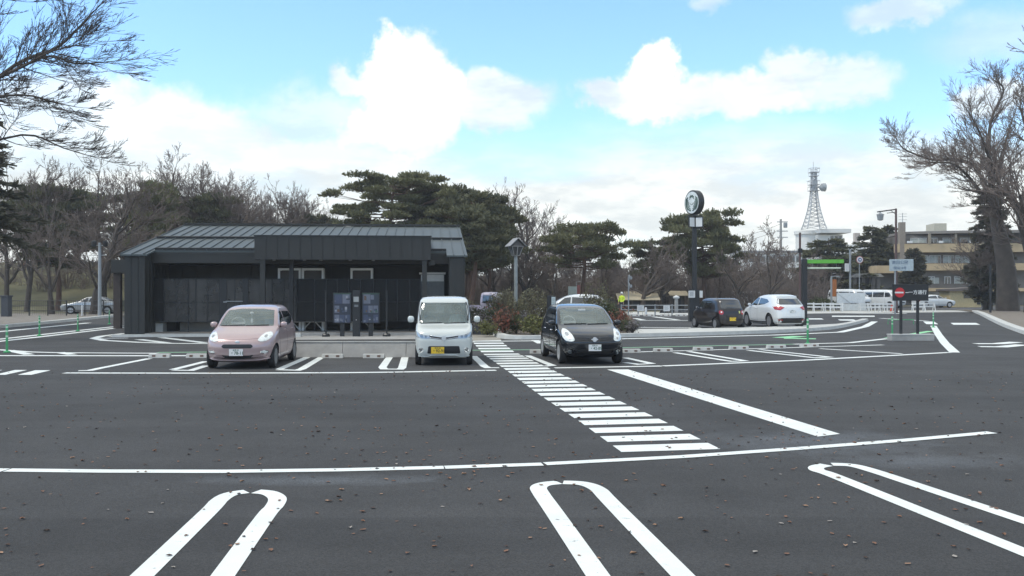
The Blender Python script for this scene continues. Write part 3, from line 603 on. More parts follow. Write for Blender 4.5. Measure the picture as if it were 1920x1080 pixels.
# ================================================================ CARS
def pchip(xs, ys):
    xs = np.array(xs, float); ys = np.array(ys, float); h = np.diff(xs); dl = np.diff(ys) / h; n = len(xs); m = np.zeros(n)
    for i in range(1, n - 1):
        if dl[i - 1] * dl[i] > 0: w1 = 2 * h[i] + h[i - 1]; w2 = h[i] + 2 * h[i - 1]; m[i] = (w1 + w2) / (w1 / dl[i - 1] + w2 / dl[i])
    m[0], m[-1] = dl[0], dl[-1]
    def f(x):
        x = np.clip(x, xs[0], xs[-1]); i = np.clip(np.searchsorted(xs, x) - 1, 0, n - 2); t = (x - xs[i]) / h[i]
        return (2 * t ** 3 - 3 * t ** 2 + 1) * ys[i] + (t ** 3 - 2 * t ** 2 + t) * h[i] * m[i] + (-2 * t ** 3 + 3 * t ** 2) * ys[i + 1] + (t ** 3 - t ** 2) * h[i] * m[i + 1]
    return f
class Car:
    """body as stacked plan outlines; local -y is the nose, x to the side"""
    def __init__(s, fr, re, wd, m=3.2, n=10):
        s.fr, s.re, s.wd = (pchip(*zip(*q)) for q in (fr, re, wd)); s.m, s.n = m, n; s.z0 = fr[0][0]; s.z1 = fr[-1][0]
        zs = {round(s.z0, 4)}
        for q in (s.fr, s.re, s.wd):
            z = np.linspace(s.z0, s.z1, 1500); v = q(z); L = np.concatenate([[0], np.cumsum(np.hypot(np.diff(z), np.diff(v)))])
            for t in np.arange(0, L[-1], .045): zs.add(round(float(np.interp(t, L, z)), 4))
        zz = sorted(zs | {s.z1}); out = [zz[0]]
        for z in zz[1:]:
            if z - out[-1] > .0035: out.append(z)
        if out[-1] != s.z1: out[-1] = s.z1
        s.zs = out
    def mid(s, z): return min(0, s.fr(z) - .3)
    def fwd(s, x, z, inset=0):
        """distance of the nose surface ahead of centre at side offset x"""
        w = s.wd(z) - inset; c = s.mid(z); return c + (s.fr(z) - inset - c) * (max(0, 1 - abs(x / w) ** s.m)) ** (1 / s.n)
    def aft(s, x, z, inset=0):
        w = s.wd(z) - inset; c = s.mid(z); return c + (s.re(z) + inset - c) * (max(0, 1 - abs(x / w) ** s.m)) ** (1 / s.n)
    def side(s, q, z):
        c = s.mid(z); L = (s.fr(z) if q > c else s.re(z)) - c; return s.wd(z) * (max(0, 1 - abs((q - c) / L) ** s.n)) ** (1 / s.m)
    def shell(s, zs=None, inset=0, NT=136):
        zs = zs or s.zs; V = []
        for z in zs:
            q = z + inset; w = s.wd(q) - inset * .6; fr = s.fr(q) - inset * .6; re = s.re(q) + inset * .6
            th = np.linspace(0, 2 * math.pi, 1601); c, sn = np.cos(th), np.sin(th)
            md = min(0, fr - .3); a = md + np.where(c >= 0, fr - md, md - re) * np.sign(c) * np.abs(c) ** (2 / s.n); b = w * np.sign(sn) * np.abs(sn) ** (2 / s.m)
            L = np.concatenate([[0], np.cumsum(np.hypot(np.diff(a), np.diff(b)) + .0012)]); t = np.linspace(0, L[-1], NT + 1)[:-1]
            for k in range(NT): V.append((float(np.interp(t[k], L, b)), -float(np.interp(t[k], L, a)), z))
        nz = len(zs); mb = MB()
        fs = [(i * NT + k, (i + 1) * NT + k, (i + 1) * NT + (k + 1) % NT, i * NT + (k + 1) % NT) for i in range(nz - 1) for k in range(NT)]
        fs += [tuple(range(NT)), tuple(range((nz - 1) * NT, nz * NT))[::-1]]
        mb.add(V, fs); return mb
    def dens(s, poly, step=.05):
        out = []
        for i in range(len(poly)):
            a, b = poly[i], poly[(i + 1) % len(poly)]; k = max(1, int(math.hypot(a[0] - b[0], a[1] - b[1]) / step))
            out += [(a[0] + (b[0] - a[0]) * j / k, a[1] + (b[1] - a[1]) * j / k) for j in range(k)]
        return out
    def patch(s, name, poly, where, m, parent, off=.004, rings=7, skirt=.012, round_=0, smooth=True):
        """poly in (x,z) for 'front'/'rear' or (forward,z) for 'left'/'right'; laid on the body surface with an edge"""
        if round_:
            q = []
            n = len(poly)
            for i in range(n):
                a, b, c = (Vector(poly[j % n]) for j in (i - 1, i, i + 1)); r1 = min(round_, (a - b).length * .45); r2 = min(round_, (c - b).length * .45)
                p, r_ = b + (a - b).normalized() * r1, b + (c - b).normalized() * r2
                for t in (0, .25, .5, .75, 1): q.append(tuple(p * (1 - t) ** 2 + b * 2 * t * (1 - t) + r_ * t * t))
            poly = q
        P = s.dens(poly); cx = sum(p[0] for p in P) / len(P); cz = sum(p[1] for p in P) / len(P)
        def pt(a, z, o):
            if where == 'front': return (a, -(s.fwd(a, z) + o), z)
            if where == 'rear': return (a, -(s.aft(a, z) - o), z)
            return ((s.side(a, z) + o) * (1 if where == 'left' else -1), -a, z)
        V = []; n = len(P)
        for k in range(rings):
            t = 1 - k / rings
            V += [pt(cx + (p[0] - cx) * t, cz + (p[1] - cz) * t, off) for p in P]
        V.append(pt(cx, cz, off)); V += [pt(p[0], p[1], off - skirt) for p in P]
        fs = [(k * n + i, k * n + (i + 1) % n, (k + 1) * n + (i + 1) % n, (k + 1) * n + i) for k in range(rings - 1) for i in range(n)]
        fs += [((rings - 1) * n + i, (rings - 1) * n + (i + 1) % n, rings * n) for i in range(n)]
        b = rings * n + 1; fs += [(i, b + i, b + (i + 1) % n, (i + 1) % n) for i in range(n)]
        mb = MB(); mb.add(V, fs); o = mb.build(name, m, parent, smooth=False)
        bmm = bmesh.new(); bmm.from_mesh(o.data); bmesh.ops.recalc_face_normals(bmm, faces=bmm.faces)
        d = sum((f.normal.dot(Vector({'front': (0, -1, .3), 'rear': (0, 1, .3), 'left': (1, 0, .1), 'right': (-1, 0, .1)}[where])) * f.calc_area() for f in bmm.faces))
        if d < 0: bmesh.ops.reverse_faces(bmm, faces=bmm.faces)
        bmm.to_mesh(o.data); bmm.free()
        if smooth: o.data.polygons.foreach_set('use_smooth', [True] * len(o.data.polygons)); o.data.set_sharp_from_angle(angle=R(40))
        return o
    def strip(s, name, pts, where, m, parent, w=.012, off=.003):
        """thin raised line (joint, moulding) along the surface"""
        P = []
        for i in range(len(pts) - 1):
            a, b = pts[i], pts[i + 1]; k = max(1, int(math.hypot(a[0] - b[0], a[1] - b[1]) / .05)); P += [(a[0] + (b[0] - a[0]) * j / k, a[1] + (b[1] - a[1]) * j / k) for j in range(k)]
        P.append(pts[-1]); Q = []
        for (a, z) in P:
            if where == 'front': Q.append((a, -(s.fwd(a, z) + off - w / 2), z))
            elif where == 'rear': Q.append((a, -(s.aft(a, z) - off + w / 2), z))
            else: Q.append(((s.side(a, z) + off - w / 2) * (1 if where == 'left' else -1), -a, z))
        mb = MB(); mb.tube(Q, w / 2, 6); return mb.build(name, m, parent, smooth=True)
def boolean(o, cutters):
    for c in cutters:
        md = o.modifiers.new('b', 'BOOLEAN'); md.operation = 'DIFFERENCE'; md.object = c; md.solver = 'EXACT'; md.material_mode = 'TRANSFER'
        bpy.context.view_layer.update(); me = bpy.data.meshes.new_from_object(o.evaluated_get(bpy.context.evaluated_depsgraph_get()))
        o.modifiers.clear(); old = o.data; o.data = me; bpy.data.meshes.remove(old); bpy.data.objects.remove(c)
def fix_normals(o):
    b = bmesh.new(); b.from_mesh(o.data); bmesh.ops.recalc_face_normals(b, faces=b.faces); b.to_mesh(o.data); b.free()
def wheel(parent, x, y, r, w, side, rim=None, spokes=5, steer=0):
    e = bpy.data.objects.new('wheel', None); C.objects.link(e); e.parent = parent; e.location = (x, y, r); e.rotation_euler = (0, 0, steer)
    ri = r * .66; h = w / 2
    mb = MB(); mb.lathe([(ri, -h * .9), (r * .93, -h), (r * .985, -h * .8), (r, -h * .5), (r, h * .5), (r * .985, h * .8), (r * .93, h), (ri, h * .9)], 32, 'X'); mb.build('tyre', M_TYRE, e, smooth=True, angle=50)
    mb = MB(); f = side; mb.lathe([(ri * 1.01, f * h * .93), (ri * .93, f * h * .95), (ri * .88, f * h * .5), (ri * .2, f * h * .42)][::1], 32, 'X')
    mb.cur = 1; mb.lathe([(ri * .9, f * h * .5), (ri * .2, f * h * .49)], 24, 'X'); mb.cur = 0
    for k in range(spokes):
        a = 2 * math.pi * k / spokes + .3; rot = Matrix.Rotation(a, 3, 'X'); mb.box(min(f * h * .52, f * h * .92), max(f * h * .52, f * h * .92), -ri * .14, ri * .14, ri * .12, ri * .93, rot=rot)
    mb.lathe([(ri * .26, f * h * .5), (ri * .24, f * h * .96), (ri * .1, f * h * .99)], 14, 'X')
    mb.build('rim', [rim or M_RIM, M_BLACK], e, smooth=True, angle=35)
def plate(parent, x, y, z, txt, top, yellow, rear=False):
    mb = MB(); mb.box(-.165, .165, -.004, .004, -.083, .083); o = mb.build('license_plate', M_PLATEY if yellow else M_PLATEW, parent, bevel=.003); o.location = (x, y, z); o.rotation_euler = (0, 0, R(180) if rear else 0)
    ink = mat('plate_black', (.02, .02, .02), .5) if yellow else mat('plate_green', (.02, .09, .05), .5)
    text_mesh(txt, .105, 'plate_number', ink, o, (.018, -.0055, -.018), (R(90), 0, 0), .0008, .92)
    text_mesh(top, .04, 'plate_heading', ink, o, (0, -.0055, .055), (R(90), 0, 0), .0008)
    return o
def mirror(parent, x, y, z, m, s, r=(.10, .07, .075), stalk=.08):
    mb = MB(); mb.ell((0, 0, 0), r, 16, 10, .75); o = mb.build('mirror', m, parent, smooth=True); o.location = (x, y, z)
    mb = MB(); mb.box(-r[0] * .82, r[0] * .82, r[1] * .55, r[1] * .9, -r[2] * .75, r[2] * .75); mb.build('mirror_glass', M_CHROME, o, bevel=.01)
    mb = MB(); mb.tube([(-s * r[0] * .6, .01, -r[2] * .6), (-s * (r[0] + stalk), .03, -r[2] * .9)], .022, 8); mb.build('mirror_arm', M_TRIM, o)
def arches(o, axles, r, hw):
    b = []
    for y in axles:
        for s in (-1, 1):
            mb = MB(); mb.lathe([(r, 0), (r, .42)], 28, 'X', at=(s * hw - .21 + s * .13, y, r * .93)); c = mb.build('cut', M_TRIM); fix_normals(c); b.append(c)
    boolean(o, b)
def screen_cut(car, poly, where):
    """cutter prism through the shell for a glass opening"""
    mb = MB()
    if where == 'front': P = [(x, -.1, z) for x, z in poly]; mb.prism(P, (0, -3.5, 0))
    elif where == 'rear': P = [(x, .3, z) for x, z in poly]; mb.prism(P, (0, 3.5, 0))
    else: P = [(-2, -a, z) for a, z in poly]; mb.prism(P, (4, 0, 0))
    c = mb.build('cut', M_TRIM); fix_normals(c); return c
def shrink(poly, d):
    cx = sum(p[0] for p in poly) / len(poly); cz = sum(p[1] for p in poly) / len(poly); out = []
    for p in poly:
        v = Vector((p[0] - cx, p[1] - cz)); L = v.length; v *= (L - d) / L; out.append((cx + v.x, cz + v.y))
    return out
def seat(parent, x, y, z, m):
    e = bpy.data.objects.new('seat', None); C.objects.link(e); e.parent = parent; e.location = (x, y, z)
    mb = MB(); mb.box(-.23, .23, -.25, .25, -.06, .08); mb.build('cushion', m, e, bevel=.04, smooth=True, angle=60)
    mb = MB(); mb.box(-.22, .22, .2, .33, .05, .62, rot=Matrix.Rotation(R(-12), 3, 'X')); mb.build('seat_back', m, e, bevel=.04, smooth=True, angle=60)
    mb = MB(); mb.box(-.13, .13, .36, .45, .67, .85); mb.build('headrest', m, e, bevel=.035, smooth=True, angle=60)
def cabin(parent, car, belt, ys, z, dash_y, sm, swz, scr_w=.62, seats=True):
    """dashboard, steering wheel (right-hand drive), seats and inside mirror seen through the glass"""
    w = car.wd(belt) - .09
    mb = MB(); mb.box(-w + .02, w - .02, dash_y, dash_y + .32, belt - .3, belt - .03); mb.build('dashboard', sm, parent, bevel=.06, smooth=True, angle=60)
    e = bpy.data.objects.new('steering_wheel', None); C.objects.link(e); e.parent = parent; e.location = (-.36, dash_y + .36, swz); e.rotation_euler = (R(-28), 0, 0)
    mb = MB()
    mb.tube([(.175 * math.cos(a), 0, .175 * math.sin(a)) for a in np.linspace(0, 2 * math.pi, 28)], .017, 8); mb.box(-.16, .16, -.01, .02, -.03, .03); mb.build('wheel_ring', mat('wheel_grey', (.25, .26, .25), .5), e, smooth=True, angle=50)
    if seats:
        for sx in (-.36, .36): seat(parent, sx, ys, z, sm)
        mb = MB(); mb.box(-w + .08, w - .08, ys + .95, ys + 1.1, z, z + .6); mb.build('rear_seat', sm, parent, bevel=.04)
M_SKIN = {}
def paint(name, col, metal=.3, rough=.28):
    return mat(name, col, rough, metal=metal, var=.03, scale=3, coat=.8)
LBL = {}
def build_car(name, label, cat, loc, rz, car, body, wb, tw, r, tyre_w, axle_shift, opts):
    t = thing(name, loc, rz, label, cat)
    sh = car.shell().build('body', body, None); fix_normals(sh)
    ax = (-wb / 2 + axle_shift, wb / 2 + axle_shift)
    arches(sh, ax, r * 1.13, tw / 2)
    if opts.get('open'):
        zb = opts['belt'] - .38; zs = [zb] + [z for z in car.zs if zb + .02 < z < car.z1 - .055]
        v = car.shell(zs, .055, 72).build('cut', opts.get('inner', M_SEAT)); fix_normals(v); cuts = [v]
        for poly, where in opts['open']: cuts.append(screen_cut(car, shrink(poly, .03), where))
        boolean(sh, cuts)
    sh.parent = t
    sh.data.polygons.foreach_set('use_smooth', [True] * len(sh.data.polygons)); sh.data.set_sharp_from_angle(angle=R(32))
    for y in ax:
        for s in (-1, 1): wheel(t, s * (tw / 2 - .0), y, r, tyre_w, s, opts.get('rim', M_RIM), opts.get('spokes', 5))
    mb = MB(); mb.box(-tw / 2 + .1, tw / 2 - .1, ax[0] + .35, ax[1] - .35, car.z0 - .04, car.z0 - .002)
    for y in ax: mb.tube([(-tw / 2 + .05, y, r), (tw / 2 - .05, y, r)], .04, 8)
    mb.build('underbody', M_TRIM, t)
    return t, sh
def mir(poly): return [(-a, b) for a, b in poly][::-1]
def flat_pt(car, x, z, off=.006): return (x, -(car.fwd(x, z) + off), z)
# ---------------------------------------------------------------- pale pink hatchback
pk = Car([(.17, 1.58), (.24, 1.74), (.36, 1.80), (.52, 1.815), (.64, 1.79), (.74, 1.72), (.83, 1.56), (.90, 1.34), (.96, 1.12), (1.0, .98), (1.18, .70), (1.34, .42), (1.43, .20), (1.49, -.02), (1.52, -.25), (1.535, -.45)],
         [(.17, -1.6), (.26, -1.76), (.55, -1.82), (.9, -1.79), (1.1, -1.70), (1.3, -1.55), (1.42, -1.42), (1.49, -1.25), (1.52, -1.05), (1.535, -.8)],
         [(.17, .70), (.24, .775), (.4, .82), (.6, .8325), (.8, .825), (.94, .80), (1.0, .785), (1.15, .745), (1.32, .685), (1.42, .635), (1.485, .57), (1.52, .45), (1.535, .25)], 3.3, 9)
PINK = paint('pale_pink_paint', (.42, .31, .305), .25, .3)
ws = [(-.70, 1.01), (.70, 1.01), (.67, 1.18), (.605, 1.405), (.30, 1.455), (-.30, 1.455), (-.605, 1.405), (-.67, 1.18)]
sw1 = [(.62, 1.0), (.02, 1.0), (-.02, 1.36), (.14, 1.385), (.28, 1.34)]; sw2 = [(-.06, 1.0), (-.78, 1.03), (-1.16, 1.12), (-1.2, 1.22), (-.95, 1.35), (-.12, 1.375)]; rw = [(-.58, 1.08), (.58, 1.08), (.5, 1.37), (-.5, 1.37)]
t, sh = build_car('hatchback', 'small pale pink hatchback with round headlights parked at the left end of the row', 'car', (-6.72, 23.65, 0), R(3), pk, PINK, 2.44, 1.47, .285, .16, 0,
    dict(open=[(ws, 'front'), (sw1, 'side'), (sw2, 'side'), (rw, 'rear')], belt=1.0, inner=M_SEAT, rim=M_RIMD, spokes=7))
pk.patch('windscreen', ws, 'front', M_GLASS, t, off=-.004, rings=10, skirt=.006)
pk.patch('rear_window', rw, 'rear', M_DGLASS2, t, off=-.004)
for w in ('left', 'right'):
    pk.patch('side_window', sw1, w, M_DGLASS2, t, off=.001); pk.patch('side_window', sw2, w, M_DGLASS2, t, off=.001)
    pk.strip('door_seam', [(.84, .95), (.86, .8), (.78, .45), (.62, .28), (-.1, .27), (-.09, .98)], w, M_TRIM, t, .010); pk.strip('door_seam', [(-.09, .27), (-.8, .28), (-1.0, .6), (-.98, .98)], w, M_TRIM, t, .010)
    pk.strip('window_trim', [(.64, .985), (-.8, 1.01)], w, M_TRIM, t, .018)
    for y in (.16, -.82): pk.strip('door_handle', [(y, .90), (y - .17, .905)], w, PINK, t, .035, .02)
pk.strip('bonnet_seam', [(-.62, .80), (-.5, .745), (-.2, .725), (.2, .725), (.5, .745), (.62, .80)], 'front', mat('seam_shadow', (.10, .07, .07), .5), t, .009)
hl = [(.46, .70), (.56, .665), (.70, .70), (.775, .80), (.74, .875), (.66, .91), (.55, .85)]
for k, P in enumerate((hl, mir(hl))):
    h = pk.patch('headlight', P, 'front', M_LENS, t, off=.012, skirt=.03, round_=.06); c = (.635 if k == 0 else -.635)
    pk.patch('bulb', [(c + .036 * math.cos(a), .80 + .036 * math.sin(a)) for a in np.linspace(0, 6.28, 14)[:-1]], 'front', M_BULB2, h, off=.0135, skirt=.004)
fg = [(.53, .40), (.63, .375), (.71, .40), (.725, .44), (.66, .465), (.56, .455)]
for P in (fg, mir(fg)): f = pk.patch('fog_light', P, 'front', M_CHROME, t, off=.006, round_=.03); pk.patch('lens', shrink(P, .02), 'front', M_LENS, f, off=.009, skirt=.004)
pk.patch('grille', [(-.33, .515), (.33, .515), (.38, .56), (.33, .61), (-.33, .61), (-.38, .56)], 'front', M_TRIM, t, off=.006, round_=.03)
pk.patch('intake', [(-.66, .32), (-.35, .262), (0, .248), (.35, .262), (.66, .32), (.71, .39), (.5, .345), (0, .33), (-.5, .345), (-.71, .39)], 'front', M_TRIM, t, off=.006, rings=2)
pk.strip('splitter', [(-.76, .27), (-.5, .225), (0, .21), (.5, .225), (.76, .27)], 'front', PINK, t, .04, .02)
mb = MB(); mb.ell((0, 0, 0), (.06, .014, .036), 14, 8); o = mb.build('emblem', M_EMBL, t, smooth=True); o.location = flat_pt(pk, 0, .665)
plate(t, -.02, -(pk.fwd(0, .4) + .02), .415, '・78-11', '新潟 501', False)
mirror(t, .875, -.60, 1.045, PINK, 1, (.085, .07, .072)); mirror(t, -.875, -.60, 1.045, PINK, -1, (.085, .07, .072))
for (a, b) in (((-.62, 1.03), (-.02, 1.045)), ((.0, 1.03), (.56, 1.045))): pk.strip('wiper', [a, b], 'front', M_TRIM, t, .02, .025)
cabin(t, pk, 1.0, .15, .62, -.62, M_SEATL, 1.06)
mb = MB(); mb.ell((0, -.28, 1.33), (.05, .02, .03), 10, 8); mb.tube([(0, -.27, 1.3), (0, -.27, 1.17)], .004, 5); mb.ell((0, -.27, 1.13), (.03, .02, .06), 10, 8); mb.build('mirror_charm', M_WHITEM, t, smooth=True)
for P in ([(.5, .78), (.74, .78), (.7, 1.0), (.56, 1.0)],): 
    for q in (P, mir(P)): pk.patch('tail_light', q, 'rear', M_RED, t, off=.01)
# ---------------------------------------------------------------- white kei van
vn = Car([(.19, 1.52), (.27, 1.62), (.42, 1.66), (.62, 1.665), (.78, 1.64), (.85, 1.60), (.91, 1.50), (.97, 1.33), (1.01, 1.19), (1.05, 1.11), (1.35, .93), (1.54, .80), (1.64, .70), (1.70, .54), (1.735, .28), (1.75, 0)],
         [(.19, -1.55), (.3, -1.64), (.7, -1.68), (1.1, -1.66), (1.5, -1.60), (1.64, -1.55), (1.70, -1.45), (1.735, -1.2), (1.75, -.9)],
         [(.19, .66), (.27, .705), (.42, .73), (.7, .7375), (1.0, .728), (1.1, .715), (1.3, .692), (1.5, .662), (1.62, .635), (1.69, .59), (1.73, .48), (1.75, .28)], 5.0, 14)
VW = paint('pearl_white_paint', (.58, .605, .575), .1, .25)
ws = [(-.665, 1.045), (.665, 1.045), (.64, 1.30), (.605, 1.60), (-.605, 1.60), (-.64, 1.30)]; s1 = [(.95, 1.1), (.1, 1.08), (.1, 1.57), (.66, 1.57)]; s2 = [(.02, 1.08), (-.8, 1.08), (-.8, 1.57), (.02, 1.57)]; s3 = [(-.88, 1.1), (-1.45, 1.12), (-1.4, 1.55), (-.88, 1.57)]; rw = [(-.58, 1.05), (.58, 1.05), (.54, 1.58), (-.54, 1.58)]
t, sh = build_car('mini_van', 'boxy white mini van with a yellow plate parked facing the camera by the crosswalk', 'van', (-1.84, 24.6, 0), R(4), vn, VW, 2.4, 1.31, .275, .15, 0,
    dict(open=[(ws, 'front'), (s1, 'side'), (s2, 'side'), (rw, 'rear')], belt=1.1, rim=M_RIMD))
van = t
vn.patch('windscreen', ws, 'front', M_GLASS, t, off=-.004, rings=10, skirt=.006); vn.patch('rear_window', rw, 'rear', M_GLASS, t, off=-.004)
for w in ('left', 'right'):
    for P in (s1, s2, s3): vn.patch('side_window', P, w, M_DGLASS2, t, off=.002)
    vn.strip('door_seam', [(.98, 1.0), (.95, .4), (.05, .3), (.06, 1.6)], w, M_TRIM, t, .01)
    vn.strip('roof_rail', [(.45, 1.70), (-1.3, 1.70)], w, M_GREYM, t, .03, .012)
    vn.strip('pillar_trim', [(.98, 1.12), (.70, 1.59)], w, M_BLACK, t, .05, .0)
for s in (-1, 1): vn.strip('pillar_trim', [(s * .69, 1.05), (s * .665, 1.30), (s * .63, 1.60)], 'front', M_BLACK, t, .05, -.002)
hl = [(.36, .70), (.56, .70), (.72, .72), (.725, .88), (.66, .845), (.48, .78), (.36, .77)]
for k, P in enumerate((hl, mir(hl))):
    s = 1 if k == 0 else -1; h = vn.patch('headlight', P, 'front', M_LAMPS, t, off=.010, skirt=.03, round_=.025)
    for (cx, cz, rr) in ((.56, .755, .042), (.455, .74, .032)):
        vn.patch('bulb', [(s * cx + rr * math.cos(a), cz + rr * math.sin(a)) for a in np.linspace(0, 6.28, 14)[:-1]], 'front', M_BULB, h, off=.0125, skirt=.004)
gr = vn.patch('grille', [(-.36, .70), (-.1, .665), (.1, .665), (.36, .70), (.37, .775), (.1, .735), (-.1, .735), (-.37, .775)], 'front', M_TRIM, t, off=.004, rings=3)
for zz in (.005, .055): vn.strip('grille_bar', [(-.36, .712 + zz), (-.1, .672 + zz), (.1, .672 + zz), (.36, .712 + zz)], 'front', M_CHROME, gr, .018, .012)
mb = MB(); mb.lathe([(.055, -.012), (.05, 0), (.038, .004), (.034, -.003)], 20, 'Y'); mb.box(-.05, .05, -.016, .0, -.008, .008); o = mb.build('emblem', M_EMBL, t, smooth=True, angle=40); o.location = flat_pt(vn, 0, .70, .016); 
vn.patch('intake', [(-.42, .31), (.42, .31), (.39, .50), (-.39, .50)], 'front', M_TRIM, t, off=.004, rings=4, round_=.03)
vn.strip('bumper_lip', [(-.68, .245), (-.4, .235), (-.3, .27), (.3, .27), (.4, .235), (.68, .245)], 'front', VW, t, .05, .015)
for s in (-1, 1):
    f = vn.patch('fog_light', [(s * .575 + .062 * math.cos(a), .40 + .062 * math.sin(a)) for a in np.linspace(0, 6.28, 20)[:-1]], 'front', M_CHROME, t, off=.008)
    vn.patch('lens', [(s * .575 + .038 * math.cos(a), .40 + .038 * math.sin(a)) for a in np.linspace(0, 6.28, 16)[:-1]], 'front', M_BULB, f, off=.011, skirt=.004)
plate(t, -.155, -(vn.fwd(.155, .4) + .018), .395, '・92-91', '新潟 580', True)
mirror(t, .86, -.92, 1.16, VW, 1, (.085, .06, .085), .06); mirror(t, -.86, -.92, 1.16, VW, -1, (.085, .06, .085), .06)
for (a, b) in (((-.6, 1.06), (-.05, 1.075)), ((.0, 1.06), (.55, 1.075))): vn.strip('wiper', [a, b], 'front', M_TRIM, t, .02, .022)
cabin(t, vn, 1.03, .05, .66, -.78, M_SEATL, 1.10)
mb = MB(); mb.box(-.1, .1, -.72, -.69, 1.52, 1.58); mb.build('inside_mirror', M_TRIM, t, bevel=.01)
# passenger with a pale top behind the windscreen
def person(name, J, Rd, mcl, mats, label, rz=0, loc=(0, 0, 0), hair=None):
    """J joints (name->pos), edges grown into one skin; mats=(skin, cloth...) by height rule"""
    t = thing(name, loc, rz, label, 'person')
    me = bpy.data.meshes.new('body'); names = list(J); E = [('pelvis', 'belly'), ('belly', 'chest'), ('chest', 'neck'), ('neck', 'head0'), ('head0', 'head1')]
    for s in ('l', 'r'): E += [('chest', 'sh' + s), ('sh' + s, 'el' + s), ('el' + s, 'wr' + s), ('wr' + s, 'hd' + s), ('pelvis', 'hp' + s), ('hp' + s, 'kn' + s), ('kn' + s, 'an' + s), ('an' + s, 'to' + s)]
    for s in ('l', 'r'):
        for k in range(5):
            if 'f%s%d' % (s, k) in J: E.append(('hd' + s, 'f%s%d' % (s, k)))
    me.from_pydata([J[n] for n in names], [(names.index(a), names.index(b)) for a, b in E], []); o = obj_from('body', me, None)
    md = o.modifiers.new('s', 'SKIN'); md.use_smooth_shade = True
    for i, n in enumerate(names):
        v = me.skin_vertices[0].data[i]; r = Rd.get(n) or Rd.get(n[:2]) or .05; v.radius = r if isinstance(r, tuple) else (r, r); v.use_root = (n == 'pelvis')
    ss = o.modifiers.new('u', 'SUBSURF'); ss.levels = 2; ss.render_levels = 2
    bpy.context.view_layer.update(); m2 = bpy.data.meshes.new_from_object(o.evaluated_get(bpy.context.evaluated_depsgraph_get())); o.modifiers.clear(); o.data = m2; m2.name = 'body'; o.parent = t
    m2.materials.clear()
    for q in mats: m2.materials.append(q)
    for p in m2.polygons: p.material_index = mcl(p.center); p.use_smooth = True
    return t, o
M_SKINC = mat('skin', (.42, .26, .19), .55, var=.05); M_PALET = mat('pale_green_top', (.36, .44, .38), .8, var=.15, scale=9); M_DARKT = mat('dark_cloth', (.03, .032, .04), .85); M_HAIR = mat('dark_hair', (.02, .016, .014), .6); M_HIVIS = mat('hi_vis_yellow', (.62, .78, .05), .7)
def face(parent, h, r, hairm, helmet=False):
    mb = MB()
    for s in (-1, 1): mb.ell((h[0] + s * r * .36, h[1] - r * .86, h[2] + r * .06), (r * .13, r * .08, r * .09), 8, 6)
    mb.build('eyes', M_TRIM, parent, smooth=True)
    mb = MB(); mb.ell((h[0], h[1] - r * 1.0, h[2] - r * .15), (r * .13, r * .22, r * .26), 8, 6); mb.ell((h[0], h[1] - r * .88, h[2] - r * .52), (r * .3, r * .08, r * .07), 8, 6)
    for s in (-1, 1): mb.ell((h[0] + s * r * .98, h[1], h[2] - r * .05), (r * .1, r * .18, r * .26), 8, 6)
    mb.build('face_features', M_SKINC, parent, smooth=True)
    mb = MB(); mb.ell((h[0], h[1] + r * .16, h[2] + r * .25), (r * 1.12, r * 1.12, r * 1.08), 16, 10); mb.build('helmet' if helmet else 'hair', hairm, parent, smooth=True)
px_, py_, pz_ = .36, .05, .70
J = dict(pelvis=(0, .05, .05), belly=(0, .02, .22), chest=(0, .02, .42), neck=(0, .0, .55), head0=(0, -.02, .62), head1=(0, -.03, .72),
    shl=(.17, .0, .47), ell=(.24, -.14, .26), wrl=(.12, -.36, .30), hdl=(.05, -.42, .33), shr=(-.17, .0, .47), elr=(-.24, -.14, .26), wrr=(-.12, -.36, .30), hdr=(-.05, -.42, .33),
    hpl=(.1, .0, .03), knl=(.12, -.42, .04), anl=(.12, -.46, -.36), tol=(.12, -.60, -.40), hpr=(-.1, .0, .03), knr=(-.12, -.42, .04), anr=(-.12, -.46, -.36), tor=(-.12, -.60, -.40))
for s, q in (('l', 1), ('r', -1)):
    hd = Vector(J['hd' + s])
    for k in range(5): J['f%s%d' % (s, k)] = tuple(hd + Vector((q * (.03 - .018 * k), -.055 + .004 * k, .02 - .008 * k)))
Rd = dict(pelvis=(.15, .11), belly=(.14, .10), chest=(.155, .11), neck=.05, head0=(.07, .08), head1=(.075, .085), sh=.06, el=.045, wr=.03, hd=.03, hp=.085, kn=.06, an=.04, to=.035)
for s in 'lr':
    for k in range(5): Rd['f%s%d' % (s, k)] = .009
pt, pb = person('person', J, Rd, lambda c: 0 if (c.z > .545 or c.y < -.37 and c.z > .2) else (1 if c.z > .1 else 2), (M_SKINC, M_PALET, M_DARKT), 'passenger in a pale green top seated behind the white mini van windscreen', 0, (-1.84 + .36, 24.62 + .02, .72))
face(pt, (0, -.03, .70), .095, M_HAIR)
# ---------------------------------------------------------------- black hatchback
bk = Car([(.18, 1.72), (.26, 1.88), (.42, 1.96), (.56, 1.965), (.66, 1.93), (.75, 1.84), (.83, 1.66), (.90, 1.44), (.96, 1.22), (1.0, 1.10), (1.15, .83), (1.32, .48), (1.42, .22), (1.48, -.02), (1.52, -.3), (1.535, -.55)],
         [(.18, -1.78), (.3, -1.95), (.6, -2.0), (.95, -1.97), (1.15, -1.88), (1.35, -1.75), (1.45, -1.62), (1.50, -1.45), (1.52, -1.2), (1.535, -.95)],
         [(.18, .72), (.26, .79), (.4, .83), (.6, .845), (.8, .84), (.94, .815), (1.0, .80), (1.15, .76), (1.32, .70), (1.42, .65), (1.485, .58), (1.52, .46), (1.535, .25)], 3.2, 9)
BLK = mat('black_pearl_paint', (.006, .008, .012), .22, metal=0, var=.03, scale=3, coat=.9, spec=.25)
